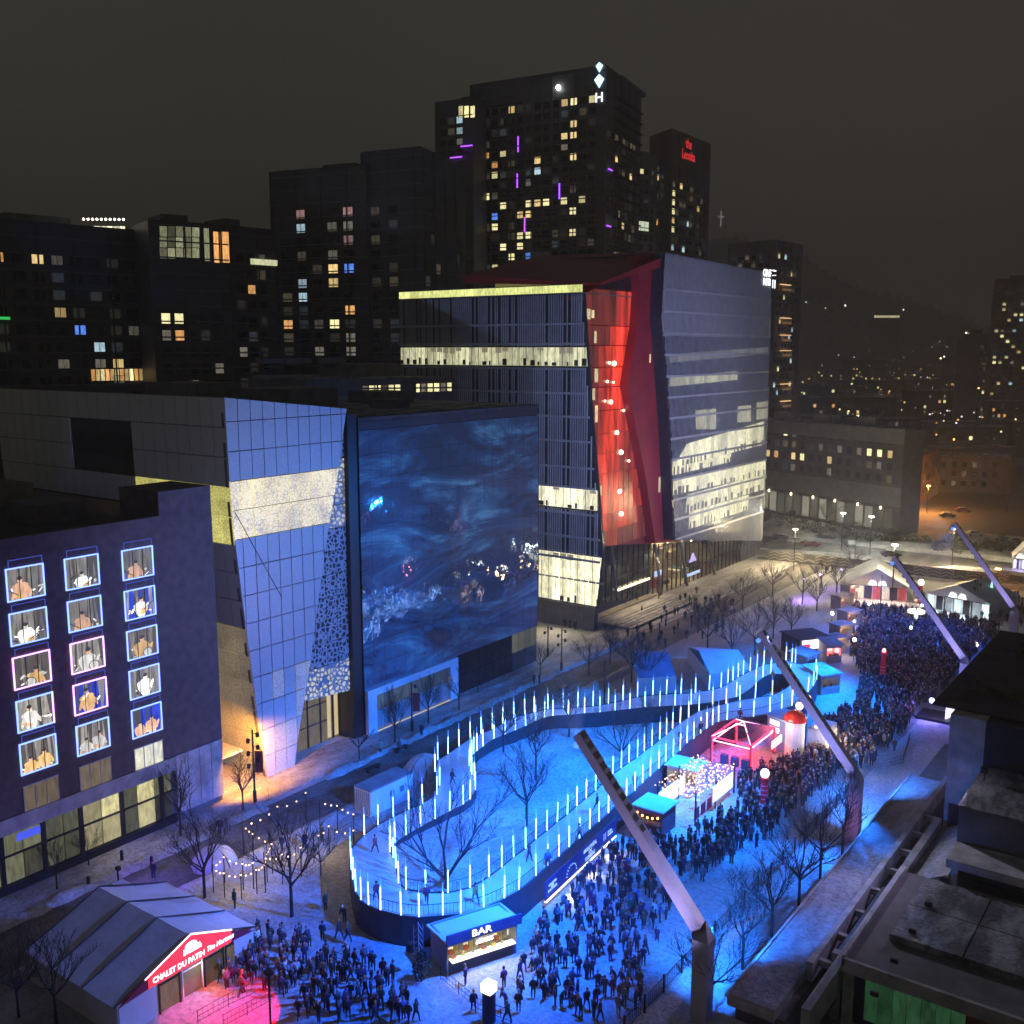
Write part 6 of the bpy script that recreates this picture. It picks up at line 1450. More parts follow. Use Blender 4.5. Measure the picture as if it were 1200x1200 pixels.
# red white food truck
t, f = hut('food_truck', 'dark food truck with a bright white and red lit awning beside the far crowd', (936, 772), (972, 768), 5.0, 3.0, mat('truck body', (.04, .03, .05), rough=.4), mat('truck roof', (.06, .05, .09)), cat='food truck')
b = MB(); f.block(b, .4, f.L-.4, 1.6, 2.9, .1, .6); b.build('lit_awning', mat('white awning glow', (.8, .8, .8), em=(1., .88, .9), es=1.5), t)
for u in (.1, f.L-1.5): b = MB(); f.block(b, u, u+1.4, 1.5, 2.4, .62, .7); b.build('red_panel', mat('red panel glow', (.6, .02, .02), em=(1., .03, .06), es=1.3), t)
b = MB(); f.block(b, f.L*.35, f.L*.65, .6, 1.1, .62, .7); b.build('small_sign', WHITEEM, t)
for u in (.8, f.L-.8):
    b = MB(); c0 = f.P(u, .35, .05); c1 = f.P(u, .35, .3); b.tube(c0, c1, .38, 10); b.build('wheel', DARK, t)
lamp('truck_glow', 'POINT', f.P(f.L*.9, 1.5, 2.2), 420, (1., .12, .16), None, .4)
# row of stalls
for i, (fl, fr, lab, dp) in enumerate((((962, 815), (984, 812), 'small white gabled hut behind the arm of the second mast', 4.2), ((968, 777), (986, 776), 'pale flat roofed stall behind the white gabled hut', 3.0), ((945, 792), (960, 786), 'pale blue container stall at the far bend of the ice path', 3.0))):
    t, f = hut('market_stall', lab, fl, fr, dp, 2.8, mat('ivory boards', (.5, .48, .45)), mat('pale blue roof', (.45, .5, .6)), slope=.3, cat='stall', lit=LITK if i != 2 else None)
for i, (px, py) in enumerate(((978, 768), (984, 752), (993, 735), (985, 716), (996, 703))):
    t, f = hut('market_stall', '%s warm lit market stall from the front in the row left of the far crowd' % ordn(i+1), (px, py), (px+15, py-3), 2.4, 2.6, mat('stall cloth', (.35, .3, .25)), mat('stall roof canvas', (.4, .36, .33)), cat='stall', lit=mat('amber stall inside', (.5, .3, .1), em=(1., .6, .25), es=.8))
    x, y = G(px+10, py+3); lamp('stall_glow', 'POINT', (x, y, 2.4), 220, (1., .62, .3), None, .4)
for k, (px, py, h) in enumerate(((1000, 775, .5), (974, 742, .5), (1066, 760, .4), (1017, 730, .4), (1079, 732, .4), (1000, 752, .35))):
    x, y = G(px, py); t = thing('spot_light', uniq('small white glowing spotlight on a thin stand in the far crowd,', ['nearest of them', 'beside the truck', 'right of the middle', 'near the back', 'by the round table', 'between the stalls']), 'spotlight', (x, y, 0))
    b = MB(); b.tube((x, y, 0), (x, y, 3.4), .04, 4); b.build('stand', DARK, t); b = MB(); b.ball((x, y, 3.5), h*.6, 6); b.build('lamp_head', mat('white lamp'), t)
x, y = G(1073, 730); t = thing('lit_table', 'round cream lit high table standing in the far crowd', 'table', (x, y, 0))
b = MB(); b.lathe([(.3, 0), (.3, 1.7), (1.5, 1.9), (1.5, 2.3)], (x, y, 0), 12); b.build('table_top', mat('cream table glow', (.8, .8, .6), em=(.95, .9, .6), es=1.3), t)
b = MB(); b.lathe([(.12, 2.31), (.1, 2.9)], (x, y, 0), 6); b.build('pole', DARK, t)
# box and screen at the right of the crowd
t, f = hut('blue_booth', 'blue lit box booth with a lettered front beside the farthest mast', (1163, 786), (1184, 800), 3.4, 4.2, mat('blue booth wall', (.12, .2, .42)), mat('blue booth roof', (.3, .42, .7)), cat='booth')
b = MB(); f.block(b, .15, f.L-.15, 1.65, 3.4, -.15, .02); b.build('front_wall', mat('blue booth wall'), t)
b = MB(); f.block(b, .5, .7, 2.2, 3.6, .04, .1, WHITEEM); f.block(b, .7, 3.0, 2.1, 2.3, .04, .1, WHITEEM); b.build('line_emblem', None, t)
x, y = G(1108, 846); t = thing('stage_screen', 'white violet lit screen with a blue spotlight beside the concrete wall', 'screen', (x, y, 0))
b = MB(); b.prism([(x-.1, y, .4), (x+.1, y, .4), (x+.6, y+2.6, .4), (x+.4, y+2.6, .4)], [(x-.1, y+.4, 2.6), (x+.1, y+.4, 2.6), (x+.6, y+2.6, 3.8), (x+.4, y+2.6, 3.8)]); b.build('screen', mat('violet white screen', (.7, .7, .8), em=(.78, .68, 1.), es=1.6), t)
b = MB(); b.ball((x-1.8, y-.2, 2.6), .35, 8); b.build('blue_lamp', mat('blue white lamp', (.5, .5, .9), em=(.45, .5, 1.), es=7.), t)
b = MB(); b.box(x-3.6, x+.6, y-1.0, y+3, 0, .35); b.build('stage_floor', DARK, t)
b = MB(); b.tube((x-1.8, y-.2, .35), (x-1.8, y-.2, 2.3), .05, 4); b.build('lamp_stand', DARK, t)
lamp('stage_glow', 'POINT', (x-1.8, y-.9, 2.6), 700, (.25, .2, 1.), None, .3)
# container
t, f = hut('shipping_container', 'pale box container with a grey roof beside the ice path on the left', (435, 958), (484, 934), 2.5, 2.7, WHITE, mat('grey container roof', (.25, .25, .27)), over=.02, cat='container')
b = MB(); f.block(b, .13, f.L-.13, 1.05, 2.2, -.16, -.03); b.build('front_wall', WHITE, t)
for u in (f.L*.45, f.L*.68): b = MB(); f.block(b, u, u+.6, 1.3, 1.9, .01, .06); b.build('hatch', mat('grey hatch', (.2, .22, .3)), t)
for k in range(8): b = MB(); s_ = Face(f.P(0, 0, -2.5)[:2], f.P(0, 0, 0)[:2]); s_.block(b, .1+k*.3, .2+k*.3, .1, 2.6, .01, .06); b.build('rib', mat('grey container roof'), t)

# ---- big tents at the far side
def gable_tent(label, FL, FR, depth, ze, zp_, frontm, em_):
    A, B = G(*FL), G(*FR); f = Face(A, B); t = thing('event_tent', label, 'tent', f.P(f.L/2, 0, -depth/2))
    m = f.L/2
    for a, c in ((-.3, m), (f.L+.3, m)):
        for k in range(3):
            d0, d1 = -depth*k/3-.04, -depth*(k+1)/3+.04
            b = MB(); q = [f.P(a, ze, d0), f.P(c, zp_, d0), f.P(c, zp_, d1), f.P(a, ze, d1)]; b.prism(q, [(p[0], p[1], p[2]+.06) for p in q]); b.build('roof_panel', TENTR, t)
    for u in (0, f.L): b = MB(); f.block(b, u-.05, u+.05, 0, ze-.05, -depth, -.1); b.build('side_wall', TENT, t)
    b = MB(); f.poly(b, [(0, ze), (f.L, ze), (m, zp_-.05)], -.2, -.1); b.build('gable', TENT, t)
    n = 7
    for k in range(n):
        b = MB(); f.block(b, f.L*k/n+.08, f.L*(k+1)/n-.08, .1, ze-.35, -.8, -.7); b.build('front_bay', frontm[k % len(frontm)], t)
        b = MB(); f.block(b, f.L*k/n-.05, f.L*k/n+.05, 0, ze-.1, -.15, -.05); b.build('front_post', WFR, t)
    for u in (m-1.6, m+.2): b = MB(); f.poly(b, [(u, ze+.1), (u+1.5, ze+.1), (u+1.3, ze+.8), (u+.5, ze+1.0)], -.05, .08); b.build('cloud_sign', em_, t)
    return t, f
RB = [mat('red tent bay', (.2, .04, .04), em=(.65, .10, .10), es=.45, per_obj=.6), mat('warm tent bay', (.2, .15, .1), em=(.9, .75, .55), es=.6, per_obj=.6), mat('dark tent bay', (.06, .05, .05))]
WB_ = [mat('white tent bay', (.3, .3, .3), em=(.75, .92, .95), es=.8, per_obj=.5), mat('dark tent bay'), mat('grey tent bay', (.2, .2, .2), em=(.6, .7, .8), es=.25, per_obj=.5)]
t, f = gable_tent('grey roofed far tent with a red lit front and a globe, left of the pair', (992, 701), (1062, 706), 12, 2.9, 6.2, RB, mat('pinkish cloud sign', (.8, .8, .8), em=(1., .85, .95), es=2.))
lamp('tent_glow', 'AREA', f.P(f.L/2, 3.0, 1.2), 600, (1., .62, .55), f.P(f.L/2, 0, 3), (9, 1))
t, f = gable_tent('grey roofed far tent with a white lit entrance, right of the pair', (1084, 712), (1158, 727), 11, 2.9, 5.4, WB_, mat('white cloud sign', (.8, .8, .8), em=(.9, 1., 1.), es=2.2))
lamp('tent_glow', 'AREA', f.P(f.L/2, 3.0, 1.2), 700, (.7, .9, 1.), f.P(f.L/2, 0, 3), (9, 1))
x, y = G(1160, 715); t = thing('light_tree', 'cone of turquoise white lights at the right end of the far tent', 'light cone', (x, y, 0))
for k in range(10): a = k*.628; b = MB(); b.tube((x+.9*math.cos(a), y+.9*math.sin(a), .2), (x, y, 5.6), .05, 4); b.build('light_string', mat('turquoise string', (.4, .7, .7), em=(.4, .95, .95), es=1.1), t)
t, f = gable_tent('small violet white lit tent cut by the right edge of the picture', (1187, 667), (1212, 669), 7, 2.5, 5.5, WB_, WHITEEM)
lamp('tent_glow', 'AREA', f.P(f.L/2, 2.6, 1.5), 700, (.5, .45, 1.), f.P(f.L/2, 0, 2), (5, 1))
for px, py, p in ((941, 704, 2600), (985, 692, 1500), (960, 698, 900)):
    x, y = G(px, py); t = thing('lamp_stand', uniq('thin stand with a violet lamp lighting the snow', ['left of the stalls', 'beside the far red lit tent', 'between the two others']), 'lamp stand', (x, y, 0))
    b = MB(); b.tube((x, y, 0), (x, y, 4.2), .05, 5); b.build('pole', DARK, t); b = MB(); b.ball((x, y, 4.3), .2, 6); b.build('lamp_head', mat('violet lamp', (.5, .4, .9), em=(.5, .35, 1.), es=8.), t)
    lamp('violet_glow', 'SPOT', (x, y, 4.1), p, (.30, .18, 1.), (x, y, 0), .2, 110, .7)
# dome shelters in the darker yard above the ice path
def igloo(px, py, r, label, m):
    x, y = G(px, py); t = thing('fabric_shelter', label, 'shelter', (x, y, 0))
    for k in range(8):
        a0, a1 = k*math.pi/4+.03, (k+1)*math.pi/4-.03; b = MB()
        for j in range(4):
            e0, e1 = j*math.pi/8.2, (j+1)*math.pi/8.2
            b.face([(x+r*math.cos(e0)*math.cos(a0), y+r*math.cos(e0)*math.sin(a0), r*.8*math.sin(e0)), (x+r*math.cos(e0)*math.cos(a1), y+r*math.cos(e0)*math.sin(a1), r*.8*math.sin(e0)),
                    (x+r*math.cos(e1)*math.cos(a1), y+r*math.cos(e1)*math.sin(a1), r*.8*math.sin(e1)), (x+r*math.cos(e1)*math.cos(a0), y+r*math.cos(e1)*math.sin(a0), r*.8*math.sin(e1))])
        b.build('panel', m, t)
    b = MB(); b.lathe([(r*.12, 0), (r*.02, .3)], (x, y, r*.79), 8); b.build('cap', m, t)
igloo(252, 1013, 2.2, 'small pale domed shelter ringed by bulbs in the left yard', TENTR)
igloo(498, 905, 2.6, 'half round pale shelter behind the container, beside the ice path', TENT)
# two low canvas halls between the ice path and the street
def low_tent(label, pts, z, h, m):
    c = G(*pts[0]); t = thing('canvas_hall', label, 'tent', (c[0], c[1], 0)); P_ = [G(*p, z) for p in pts]
    mx_ = ((P_[0][0]+P_[1][0])/2, (P_[0][1]+P_[1][1])/2); my_ = ((P_[2][0]+P_[3][0])/2, (P_[2][1]+P_[3][1])/2)
    for a, c_, d, e_ in ((P_[0], mx_, my_, P_[3]), (mx_, P_[1], P_[2], my_)):
        za, zc = (z, z+h) if a is P_[0] else (z+h, z)
        b = MB(); q = [(*a, za), (*c_, zc), (*d, zc), (*e_, za)]; b.prism(q, [(p[0], p[1], p[2]+.06) for p in q]); b.build('roof_panel', m, t)
    for i in range(4):
        a, c_ = P_[i-1], P_[i]; b = MB(); b.prism([(*a, 0), (*c_, 0), (c_[0]+.05, c_[1]+.05, 0), (a[0]+.05, a[1]+.05, 0)], [(*a, z), (*c_, z), (c_[0]+.05, c_[1]+.05, z), (a[0]+.05, a[1]+.05, z)]); b.build('side_wall', TENT, t)
low_tent('long pale canvas hall between the bare trees and the ice path', [(806, 758), (832, 790), (880, 784), (850, 762)], 2.4, 1.4, TENTR)
low_tent('dark blue canvas hall left of the long pale one, behind the ice path', [(737, 762), (748, 795), (792, 792), (775, 764)], 2.2, 1.6, mat('blue canvas', (.10, .16, .3)))

# ================================================================== 12. trees, poles, fences
def bare_tree(seed, h=7.0, spread=1.0, multi=False):
    r = random.Random(seed); tr = MB(); br = MB()
    th = h*(.42 if not multi else .10)
    tr.tube((0, 0, -.2), (0, 0, th*.6), .14, 6, r2=.12); tr.tube((0, 0, th*.6), (r.uniform(-.06, .06), r.uniform(-.06, .06), th), .12, 6, r2=.10)
    def grow(p, d, L, rad, lv):
        segs = 2; q = p
        for s in range(segs):
            d = (d+Vector((r.uniform(-.22, .22), r.uniform(-.22, .22), r.uniform(-.02, .16)))).normalized(); e = q+d*L/segs
            br.tube(q, e, max(rad, .014), 4 if lv < 2 else 3, r2=max(.012, rad*.75)); rad *= .8
            if lv < 4:
                for _ in range(2 if lv < 3 else 2):
                    a = Vector((r.uniform(-1, 1), r.uniform(-1, 1), r.uniform(-.15, .75)))
                    grow(e, (d*1.0+a*.75).normalized(), L*r.uniform(.5, .7), rad*.62, lv+1)
            q = e
    n = 6 if not multi else 5
    for k in range(n):
        a = 2*math.pi*k/n+r.uniform(-.4, .4); up = r.uniform(.7, 1.5); d = Vector((math.cos(a)*spread, math.sin(a)*spread, up)).normalized()
        grow(Vector((0, 0, th*(r.uniform(.72, 1.0) if not multi else 1))), d, h*(.36 if not multi else .55)*r.uniform(.85, 1.1), .075 if not multi else .095, 1)
    if not multi: grow(Vector((0, 0, th)), Vector((0, 0, 1)), h*.4, .09, 1)
    o = tr.build('bare_tree', BARK); br.build('branches', BARK, o)
    tag(o, 'bare tree', 'tree'); return o
protos = [bare_tree(s, 7, sp) for s, sp in ((1, .9), (2, 1.2), (3, .7), (4, 1.0))]+[bare_tree(9, 7, .8, True)]
for o in protos: kids(o)
TREES = [ # px, py, scale, proto, z, label
 (22,1192,.85,0,0,'bare tree at the lower left corner beside the chalet tent wall'), (66,1200,.95,1,0,'bare tree in front of the chalet side wall, second from the left corner'),
 (67,1042,.62,2,.1,'young bare tree on the pavement before the lit shop windows'), (104,1014,.5,0,.1,'small bare tree before the bright shop window'), (212,980,.95,2,.1,'bare tree before the pale wall panels of the brick block'),
 (240,1052,1.1,3,0,'bare tree left of the small domed shelter'), (285,952,.8,2,.1,'slim bare tree in the orange light before the brick block corner'), (342,1074,1.25,1,0,'wide bare tree standing alone in the snow left of the ice path'),
 (376,1026,.55,0,0,'short bare tree behind the wide lone tree, near the ring of bulbs'), (463,872,.9,2,.1,'slim bare tree before the blue portal of the glass block'), (421,890,.6,0,.1,'small bare tree by the lace screen entrance'), (411,842,.62,2,.1,'bare sapling tight against the glass block corner'),
 (502,848,.8,2,.1,'slim bare tree right of the red banner pole'), (538,832,.75,0,.1,'slim bare tree at the right end of the blue portal'),
 (523,1044,1.45,4,2.1,'large many stemmed bare tree on the left end of the snowy island'), (617,970,1.1,3,1.6,'dark bare tree in the middle of the snowy island'), (590,880,.85,0,1.5,'thin bare tree on the upper edge of the snowy island, left'),
 (628,912,1.0,2,1.6,'tall thin bare tree above the middle island tree'), (667,862,.85,2,1.2,'thin bare tree beside the tip of the nearest mast'), (728,888,.95,4,1.0,'spreading bare tree on the right half of the snowy island'), (757,868,.7,2,1.0,'slender bare trunk right of the spreading island tree'),
 (833,1190,.95,1,0,'bare tree beside the foot of the nearest mast, bottom edge'), (870,1136,1.0,2,0,'first bare tree in the blue lane beyond the nearest mast'), (904,1098,1.0,3,0,'second bare tree in the blue lane along the concrete ledge'), (936,1061,1.05,0,0,'third bare tree in the blue lane, beside the stacked bicycles'), (961,1029,1.0,1,0,'fourth bare tree in the blue lane along the concrete ledge'), (987,1002,1.0,2,0,'fifth bare tree, just before the column of the second mast'),
 (740,800,1.0,1,0,'bare tree left of the dark blue canvas hall'), (757,806,.9,0,0,'bare tree before the dark blue canvas hall'), (829,762,1.0,3,0,'bare tree left above the pale canvas hall'), (857,776,1.05,1,0,'bare tree right above the pale canvas hall'), (884,768,1.1,0,0,'bare tree left of the second mast tip'),
 (906,748,1.0,3,0,'bare tree behind the second mast tip'), (927,748,.9,1,0,'bare tree in the violet light left of the food truck'), (940,708,.95,0,0,'bare tree over the violet pool of light'), (957,716,.85,3,0,'bare tree right of the violet pool of light'), (962,690,.9,1,0,'far bare tree beside the third violet lamp'),
 (980,700,1.0,2,0,'tall bare tree just left of the far red lit tent'), (905,700,1.0,0,0,'bare tree on the grey plaza right of the foyer'), (870,715,.95,1,0,'bare tree on the grey plaza before the foyer corner'), (846,735,.9,3,0,'bare tree in the dark group before the foyer'), (818,742,.9,0,0,'leftmost bare tree of the dark group before the foyer'), (715,778,.8,2,0,'thin bare tree before the louvred wing base'), (633,792,.7,0,.1,'thin bare tree at the corner of the glass block'), (690,792,.8,1,0,'dark bare tree beside the dark kiosk on the pavement'), (560,812,.6,2,.1,'bare sapling before the dark shop windows'), (1000,672,.8,0,0,'far bare tree behind the red lit tent'),
 (968,617,1.0,1,0,'bare tree before the hotel front downlights'), (1140,560,1.3,3,0,'bare tree hung with small warm lights at the far right'), (1180,600,1.6,1,0,'large pale frosted bare tree at the right edge')]
firstuse = set()
for (px, py, s, k, z, lab) in TREES:
    x, y = G(px, py, z); o = protos[k] if k not in firstuse else copy_tree(protos[k]); firstuse.add(k)
    o.location = (x, y, z); o.scale = (s, s, s); o.rotation_euler = (0, 0, rnd.uniform(0, 6.28)); tag(o, lab, 'tree', 'bare winter trees')
# dark bushes and evergreens beyond the far snow
def evergreen(seed):
    r = random.Random(seed); b = MB(); b.tube((0, 0, 0), (0, 0, 1.6), .2, 5, r2=.12); o = b.build('evergreen_bush', BARK); c = MB()
    for k in range(420):
        a = r.uniform(0, 6.28); u = r.random(); hz = .5+3.3*u; rad = (1.0-abs(u-.42)*1.05)*2.1*math.sqrt(r.random())
        if rad <= 0: continue
        p = Vector((rad*math.cos(a), rad*math.sin(a), hz)); s = r.uniform(.18, .42)
        c.face([p+Vector((r.uniform(-s, s), r.uniform(-s, s), r.uniform(-s, s))) for _ in range(3)])
    stuff(c.build('foliage', mat('dark evergreen foliage', (.035, .045, .03), var=.5, vs=1.5), o)); return o
eg = [evergreen(1), evergreen(2)]
for o in eg: kids(o)
n = 0
spots = [(898+k*15+rnd.uniform(-3, 3), 614+k*2.6+rnd.uniform(-3, 3)) for k in range(11)]+[(1054+k*15, 640+k*1.5+rnd.uniform(-4, 4)) for k in range(5)]+[(1122+k*17, 650+rnd.uniform(-7, 5)) for k in range(5)]
for (px, py) in spots:
    o = eg[n] if n < 2 else copy_tree(eg[n % 2]); n += 1
    x, y = G(px, py); s = rnd.uniform(.75, 1.15); o.location = (x, y, 0); o.scale = (s, s, s*rnd.uniform(.8, 1.1)); o.rotation_euler = (0, 0, rnd.uniform(0, 6))
    tag(o, '%s dark rounded evergreen from the left in the row beyond the far snow' % ordn(n), 'bush', 'dark evergreens beyond the snow')
# parked cars in the gloom below them
def car(seed, m):
    b = MB(); pr_ = [(-2.2, .35), (2.2, .35), (2.25, .8), (1.2, .95), (.6, 1.42), (-1.2, 1.45), (-1.9, .95), (-2.25, .85)]
    b.prism([(x, -.85, z) for x, z in pr_], [(x, .85, z) for x, z in pr_]); o = b.build('parked_car', m)
    for x in (-1.35, 1.35):
        for y in (-.86, .86): w = MB(); w.tube((x, y-.1, .33), (x, y+.1, .33), .33, 10); w.build('wheel', DARK, o)
    w = MB(); w.prism([(-1.15, -.7, 1.47), (.55, -.7, 1.44), (.55, .7, 1.44), (-1.15, .7, 1.47)], [(-1.1, -.6, 1.58), (.5, -.6, 1.55), (.5, .6, 1.55), (-1.1, .6, 1.58)]); w.build('roof_snow', SNOW, o)
    for s in (-1, 1): w = MB(); w.prism([(-1.6, s*.86, .98), (.95, s*.86, 1.0), (.6, s*.86, 1.36), (-1.2, s*.86, 1.38)], [(-1.6, s*.875, .98), (.95, s*.875, 1.0), (.6, s*.875, 1.36), (-1.2, s*.875, 1.38)]); w.build('side_window', BLACKG, o)
    return o
cm = [mat('car paint dark', (.03, .03, .035), rough=.3), mat('car paint silver', (.3, .3, .32), rough=.3, metal=.3), mat('car paint red', (.12, .02, .02), rough=.3)]
cp = [car(i, m) for i, m in enumerate(cm)]; cu_ = set()
for k, (px, py) in enumerate(((915,632),(932,636),(950,640),(968,632),(996,640),(1024,662),(1044,652),(1142,628),(1160,640),(1112,640),(1060,668),(1128,600),(1110,606))):
    i = k % 3; o = cp[i] if i not in cu_ else copy_tree(cp[i]); cu_.add(i); x, y = G(px, py); o.location = (x, y, 0); o.rotation_euler = (0, 0, rnd.choice([.55, .5, 2.1]))
    tag(o, '%s %s car from the left parked under snow in the far car park' % (ordn(k+1), ('dark', 'silver', 'dull red')[i]), 'car', 'cars parked beyond the far snow')
# chevron hoarding
A, B = G(888, 655), G(1215, 690); f = Face(A, B)
t = thing('site_hoarding', 'long low hoarding of dark and pale chevron panels along the far snow', 'hoarding', f.P(f.L/2, 0)); npn = int(f.L/2.6)
for k in range(npn):
    u0, u1 = f.L*k/npn+.03, f.L*(k+1)/npn-.03; b = MB(); f.block(b, u0, u1, .1, 2.3, 0, .06); b.build('hoarding_panel', mat('dark hoarding', (.06, .06, .06)), t)
    b = MB(); um = (u0+u1)/2
    for z in ((.3, 1.0, 1.7) if k % 4 else (.5,)):
        f.poly(b, [(u0+.1, z), (um, z+.45), (um, z+.68), (u0+.1, z+.25)], .07, .09); f.poly(b, [(um, z+.45), (u1-.1, z), (u1-.1, z+.25), (um, z+.68)], .07, .09)
    b.build('chevron', mat('pale chevron paint', (.30, .28, .24)), t)
# steel barriers along the lane (right of the crowd)
t = thing('crowd_fence', 'long line of dark posts and mesh panels between the crowd and the blue lane', 'fence', (-32.3, 80, 0))
y = 52.
while y < 112:
    b = MB(); b.box(-32.34, -32.22, y, y+.12, 0, 1.5); b.build('post', DARK, t)
    b = MB(); b.tube((-32.28, y+.1, 1.3), (-32.28, y+2.9, 1.3), .03, 4); b.tube((-32.28, y+.1, .25), (-32.28, y+2.9, .25), .03, 4); b.build('rail', DARK, t)
    b = MB()
    for q in range(9): b.box(-32.29, -32.27, y+.3+q*.3, y+.32+q*.3, .25, 1.3)
    stuff(b.build('mesh_bars', DARK, t)); y += 3.0
def barrier(pts, label):
    P_ = [G(*p) for p in pts]; t = thing('barrier_line', label, 'barrier', P_[0]+(0,))
    for i in range(len(P_)-1):
        a, c = Vector(P_[i]), Vector(P_[i+1]); n_ = max(1, int((c-a).length/2.2))
        for k in range(n_):
            p = a+(c-a)*k/n_; q = a+(c-a)*(k+1)/n_; b = MB()
            for z in (1.05, .6, .2): b.tube((p.x, p.y, z), (q.x, q.y, z), .025, 4)
            b.tube((p.x, p.y, 0), (p.x, p.y, 1.1), .03, 4)
            for m_ in range(1, 6): w = p+(q-p)*m_/6; b.tube((w.x, w.y, .2), (w.x, w.y, 1.05), .012, 3)
            b.build('barrier_panel', DARK, t)
barrier([(516, 1148), (560, 1185), (600, 1200)], 'dark barriers curving past the bar kiosk at the bottom edge')
barrier([(390, 1128), (420, 1140), (424, 1165)], 'short line of dark barriers left of the fir shrub')
barrier([(392, 985), (412, 975), (430, 985)], 'pale gate barriers at the entrance ramp beside the container')
barrier([(1066, 868), (1058, 895), (1040, 900)], 'barrier corner at the edge of the far crowd beside the concrete wall')
barrier([(380, 1015), (360, 1030), (330, 1020)], 'barriers below the ring of bulbs in the left yard')
barrier([(232, 1200), (268, 1180), (300, 1165)], 'dark barriers along the red lit strip of snow')
barrier([(262, 1205), (290, 1190), (322, 1172)], 'second line of dark barriers across the red lit strip')
# fir shrub, truss tower, poles
x, y = G(494, 1150)
o = copy_tree(eg[0]); o.location = (x, y, 0); o.scale = (.42, .42, .62); tag(o, 'small dark fir standing left of the bar kiosk', 'tree')
x, y = G(491, 1142); t = thing('truss_tower', 'slim dark lattice tower with two speakers beside the rink curve', 'truss tower', (x, y, 0))
for dx in (-.25, .25):
    for dy in (-.25, .25): b = MB(); b.tube((x+dx, y+dy, 0), (x+dx, y+dy, 4.2), .03, 4); b.build('chord', STEEL, t)
b = MB()
for k in range(8): b.tube((x-.25, y-.25, k*.52), (x+.25, y-.25, (k+1)*.52), .02, 3); b.tube((x+.25, y+.25, k*.52), (x-.25, y+.25, (k+1)*.52), .02, 3)
b.build('lacing', STEEL, t)
for s in (-.8, .8): b = MB(); b.box(x+s-.25, x+s+.25, y-.3, y+.3, 1.7, 2.4); b.build('speaker', DARK, t)
def spotpole(px, py, h, label, banner=None, heads=5):
    x, y = G(px, py); t = thing('lamp_pole', label, 'lamp pole', (x, y, 0), 'tall dark lamp poles')
    b = MB(); b.lathe([(.2, 0), (.2, 1.4), (.11, 1.5), (.09, h)], (x, y, 0), 8); b.build('pole', DARK, t)
    for k in range(heads):
        z = h-.4-k*.7; s = -1 if k % 2 else 1; b = MB(); b.tube((x, y, z), (x+s*.5*R2[0], y+s*.5*R2[1], z), .04, 4); b.tube((x+s*.5*R2[0], y+s*.5*R2[1], z+.1), (x+s*.55*R2[0], y+s*.55*R2[1], z-.35), .2, 7); b.build('spotlight', DARK, t)
    if banner: b = MB(); b.prism([(x+.15*R2[0], y+.15*R2[1], h*.42), (x+1.0*R2[0], y+1.0*R2[1], h*.42), (x+1.0*R2[0], y+1.0*R2[1]+.04, h*.42), (x+.15*R2[0], y+.15*R2[1]+.04, h*.42)], [(x+.15*R2[0], y+.15*R2[1], h*.42+2.4), (x+1.0*R2[0], y+1.0*R2[1], h*.42+2.4), (x+1.0*R2[0], y+1.0*R2[1]+.04, h*.42+2.4), (x+.15*R2[0], y+.15*R2[1]+.04, h*.42+2.4)]); b.build('banner', banner, t)
    return t
RBN = mat('dark red banner', (.22, .03, .035))
spotpole(299, 941, 8.2, 'tall dark lamp pole with a dark red banner in the orange light', RBN, 6)
spotpole(483, 858, 6.6, 'lamp pole with a red banner before the blue portal', RBN, 1)
spotpole(658, 787, 6.8, 'lamp pole on the pale snow beside the glass block corner', None, 4)
spotpole(642, 770, 5.2, 'shorter lamp pole left of the one on the pale snow', None, 2)
spotpole(708, 838, 7.5, 'thick dark pole with a cap rising behind the far row of light tubes', None, 0)
spotpole(1030, 740, 10, 'thin tall pole standing in the far crowd', None, 0)
spotpole(1143, 720, 7.5, 'dark lamp pole with floodlights behind the right far tent', None, 4)
for i, (px, py) in enumerate(((178, 1016), (143, 1009), (104, 1040))):
    x, y = G(px, py); b = MB(); b.lathe([(.16, 0), (.16, .9), (.1, 1.0)], (x, y, .1), 8); tag(b.build('bollard', DARK), '%s dark bollard on the pavement before the lit shops' % ('rightmost', 'middle', 'leftmost')[i], 'bollard')
for i, (px, py) in enumerate(((470, 880), (437, 903), (690, 845), (660, 808), (718, 752), (1050, 935))):
    x, y = G(px, py); t = thing('bench', uniq('snow dusted dark bench', ['before the blue portal', 'beside the sapling left of the portal', 'on the street side of the ice path', 'at the corner of the glass block', 'before the louvred wing', 'by the concrete wall']), 'bench', (x, y, 0))
    b = MB(); b.box(x-.3, x+.3, y-1.1, y+1.1, .4, .5); b.build('seat', DARK, t)
    for s in (-.9, .8): b = MB(); b.box(x-.25, x+.25, y+s, y+s+.1, 0, .39); b.build('leg', DARK, t)
lamp('corner_street_light', 'SPOT', (G(299, 941)[0]-.8, G(299, 941)[1]+.3, 6.6), 10500, (1., .40, .05), (-89.0, 70.6, 1.5), .15, 120, .8)
# warm lamps on the front of the louvred wing wash the pale snow
lamp('wing_wash', 'SPOT', (-98, 144.5, 7.), 2600, (1., .84, .5), (-92, 136, 0), .3, 120, .8)
# rail lamp line along the street fronts
lamp('pavement_light', 'AREA', (-85.9, 105, 3.8), 40, (1., .8, .45), (-84.5, 105, 0), (1, 26))
lamp('shop_light', 'AREA', (-85.7, 53, 4.8), 130, (1., .82, .45), (-83.5, 53, 0), (1, 12))

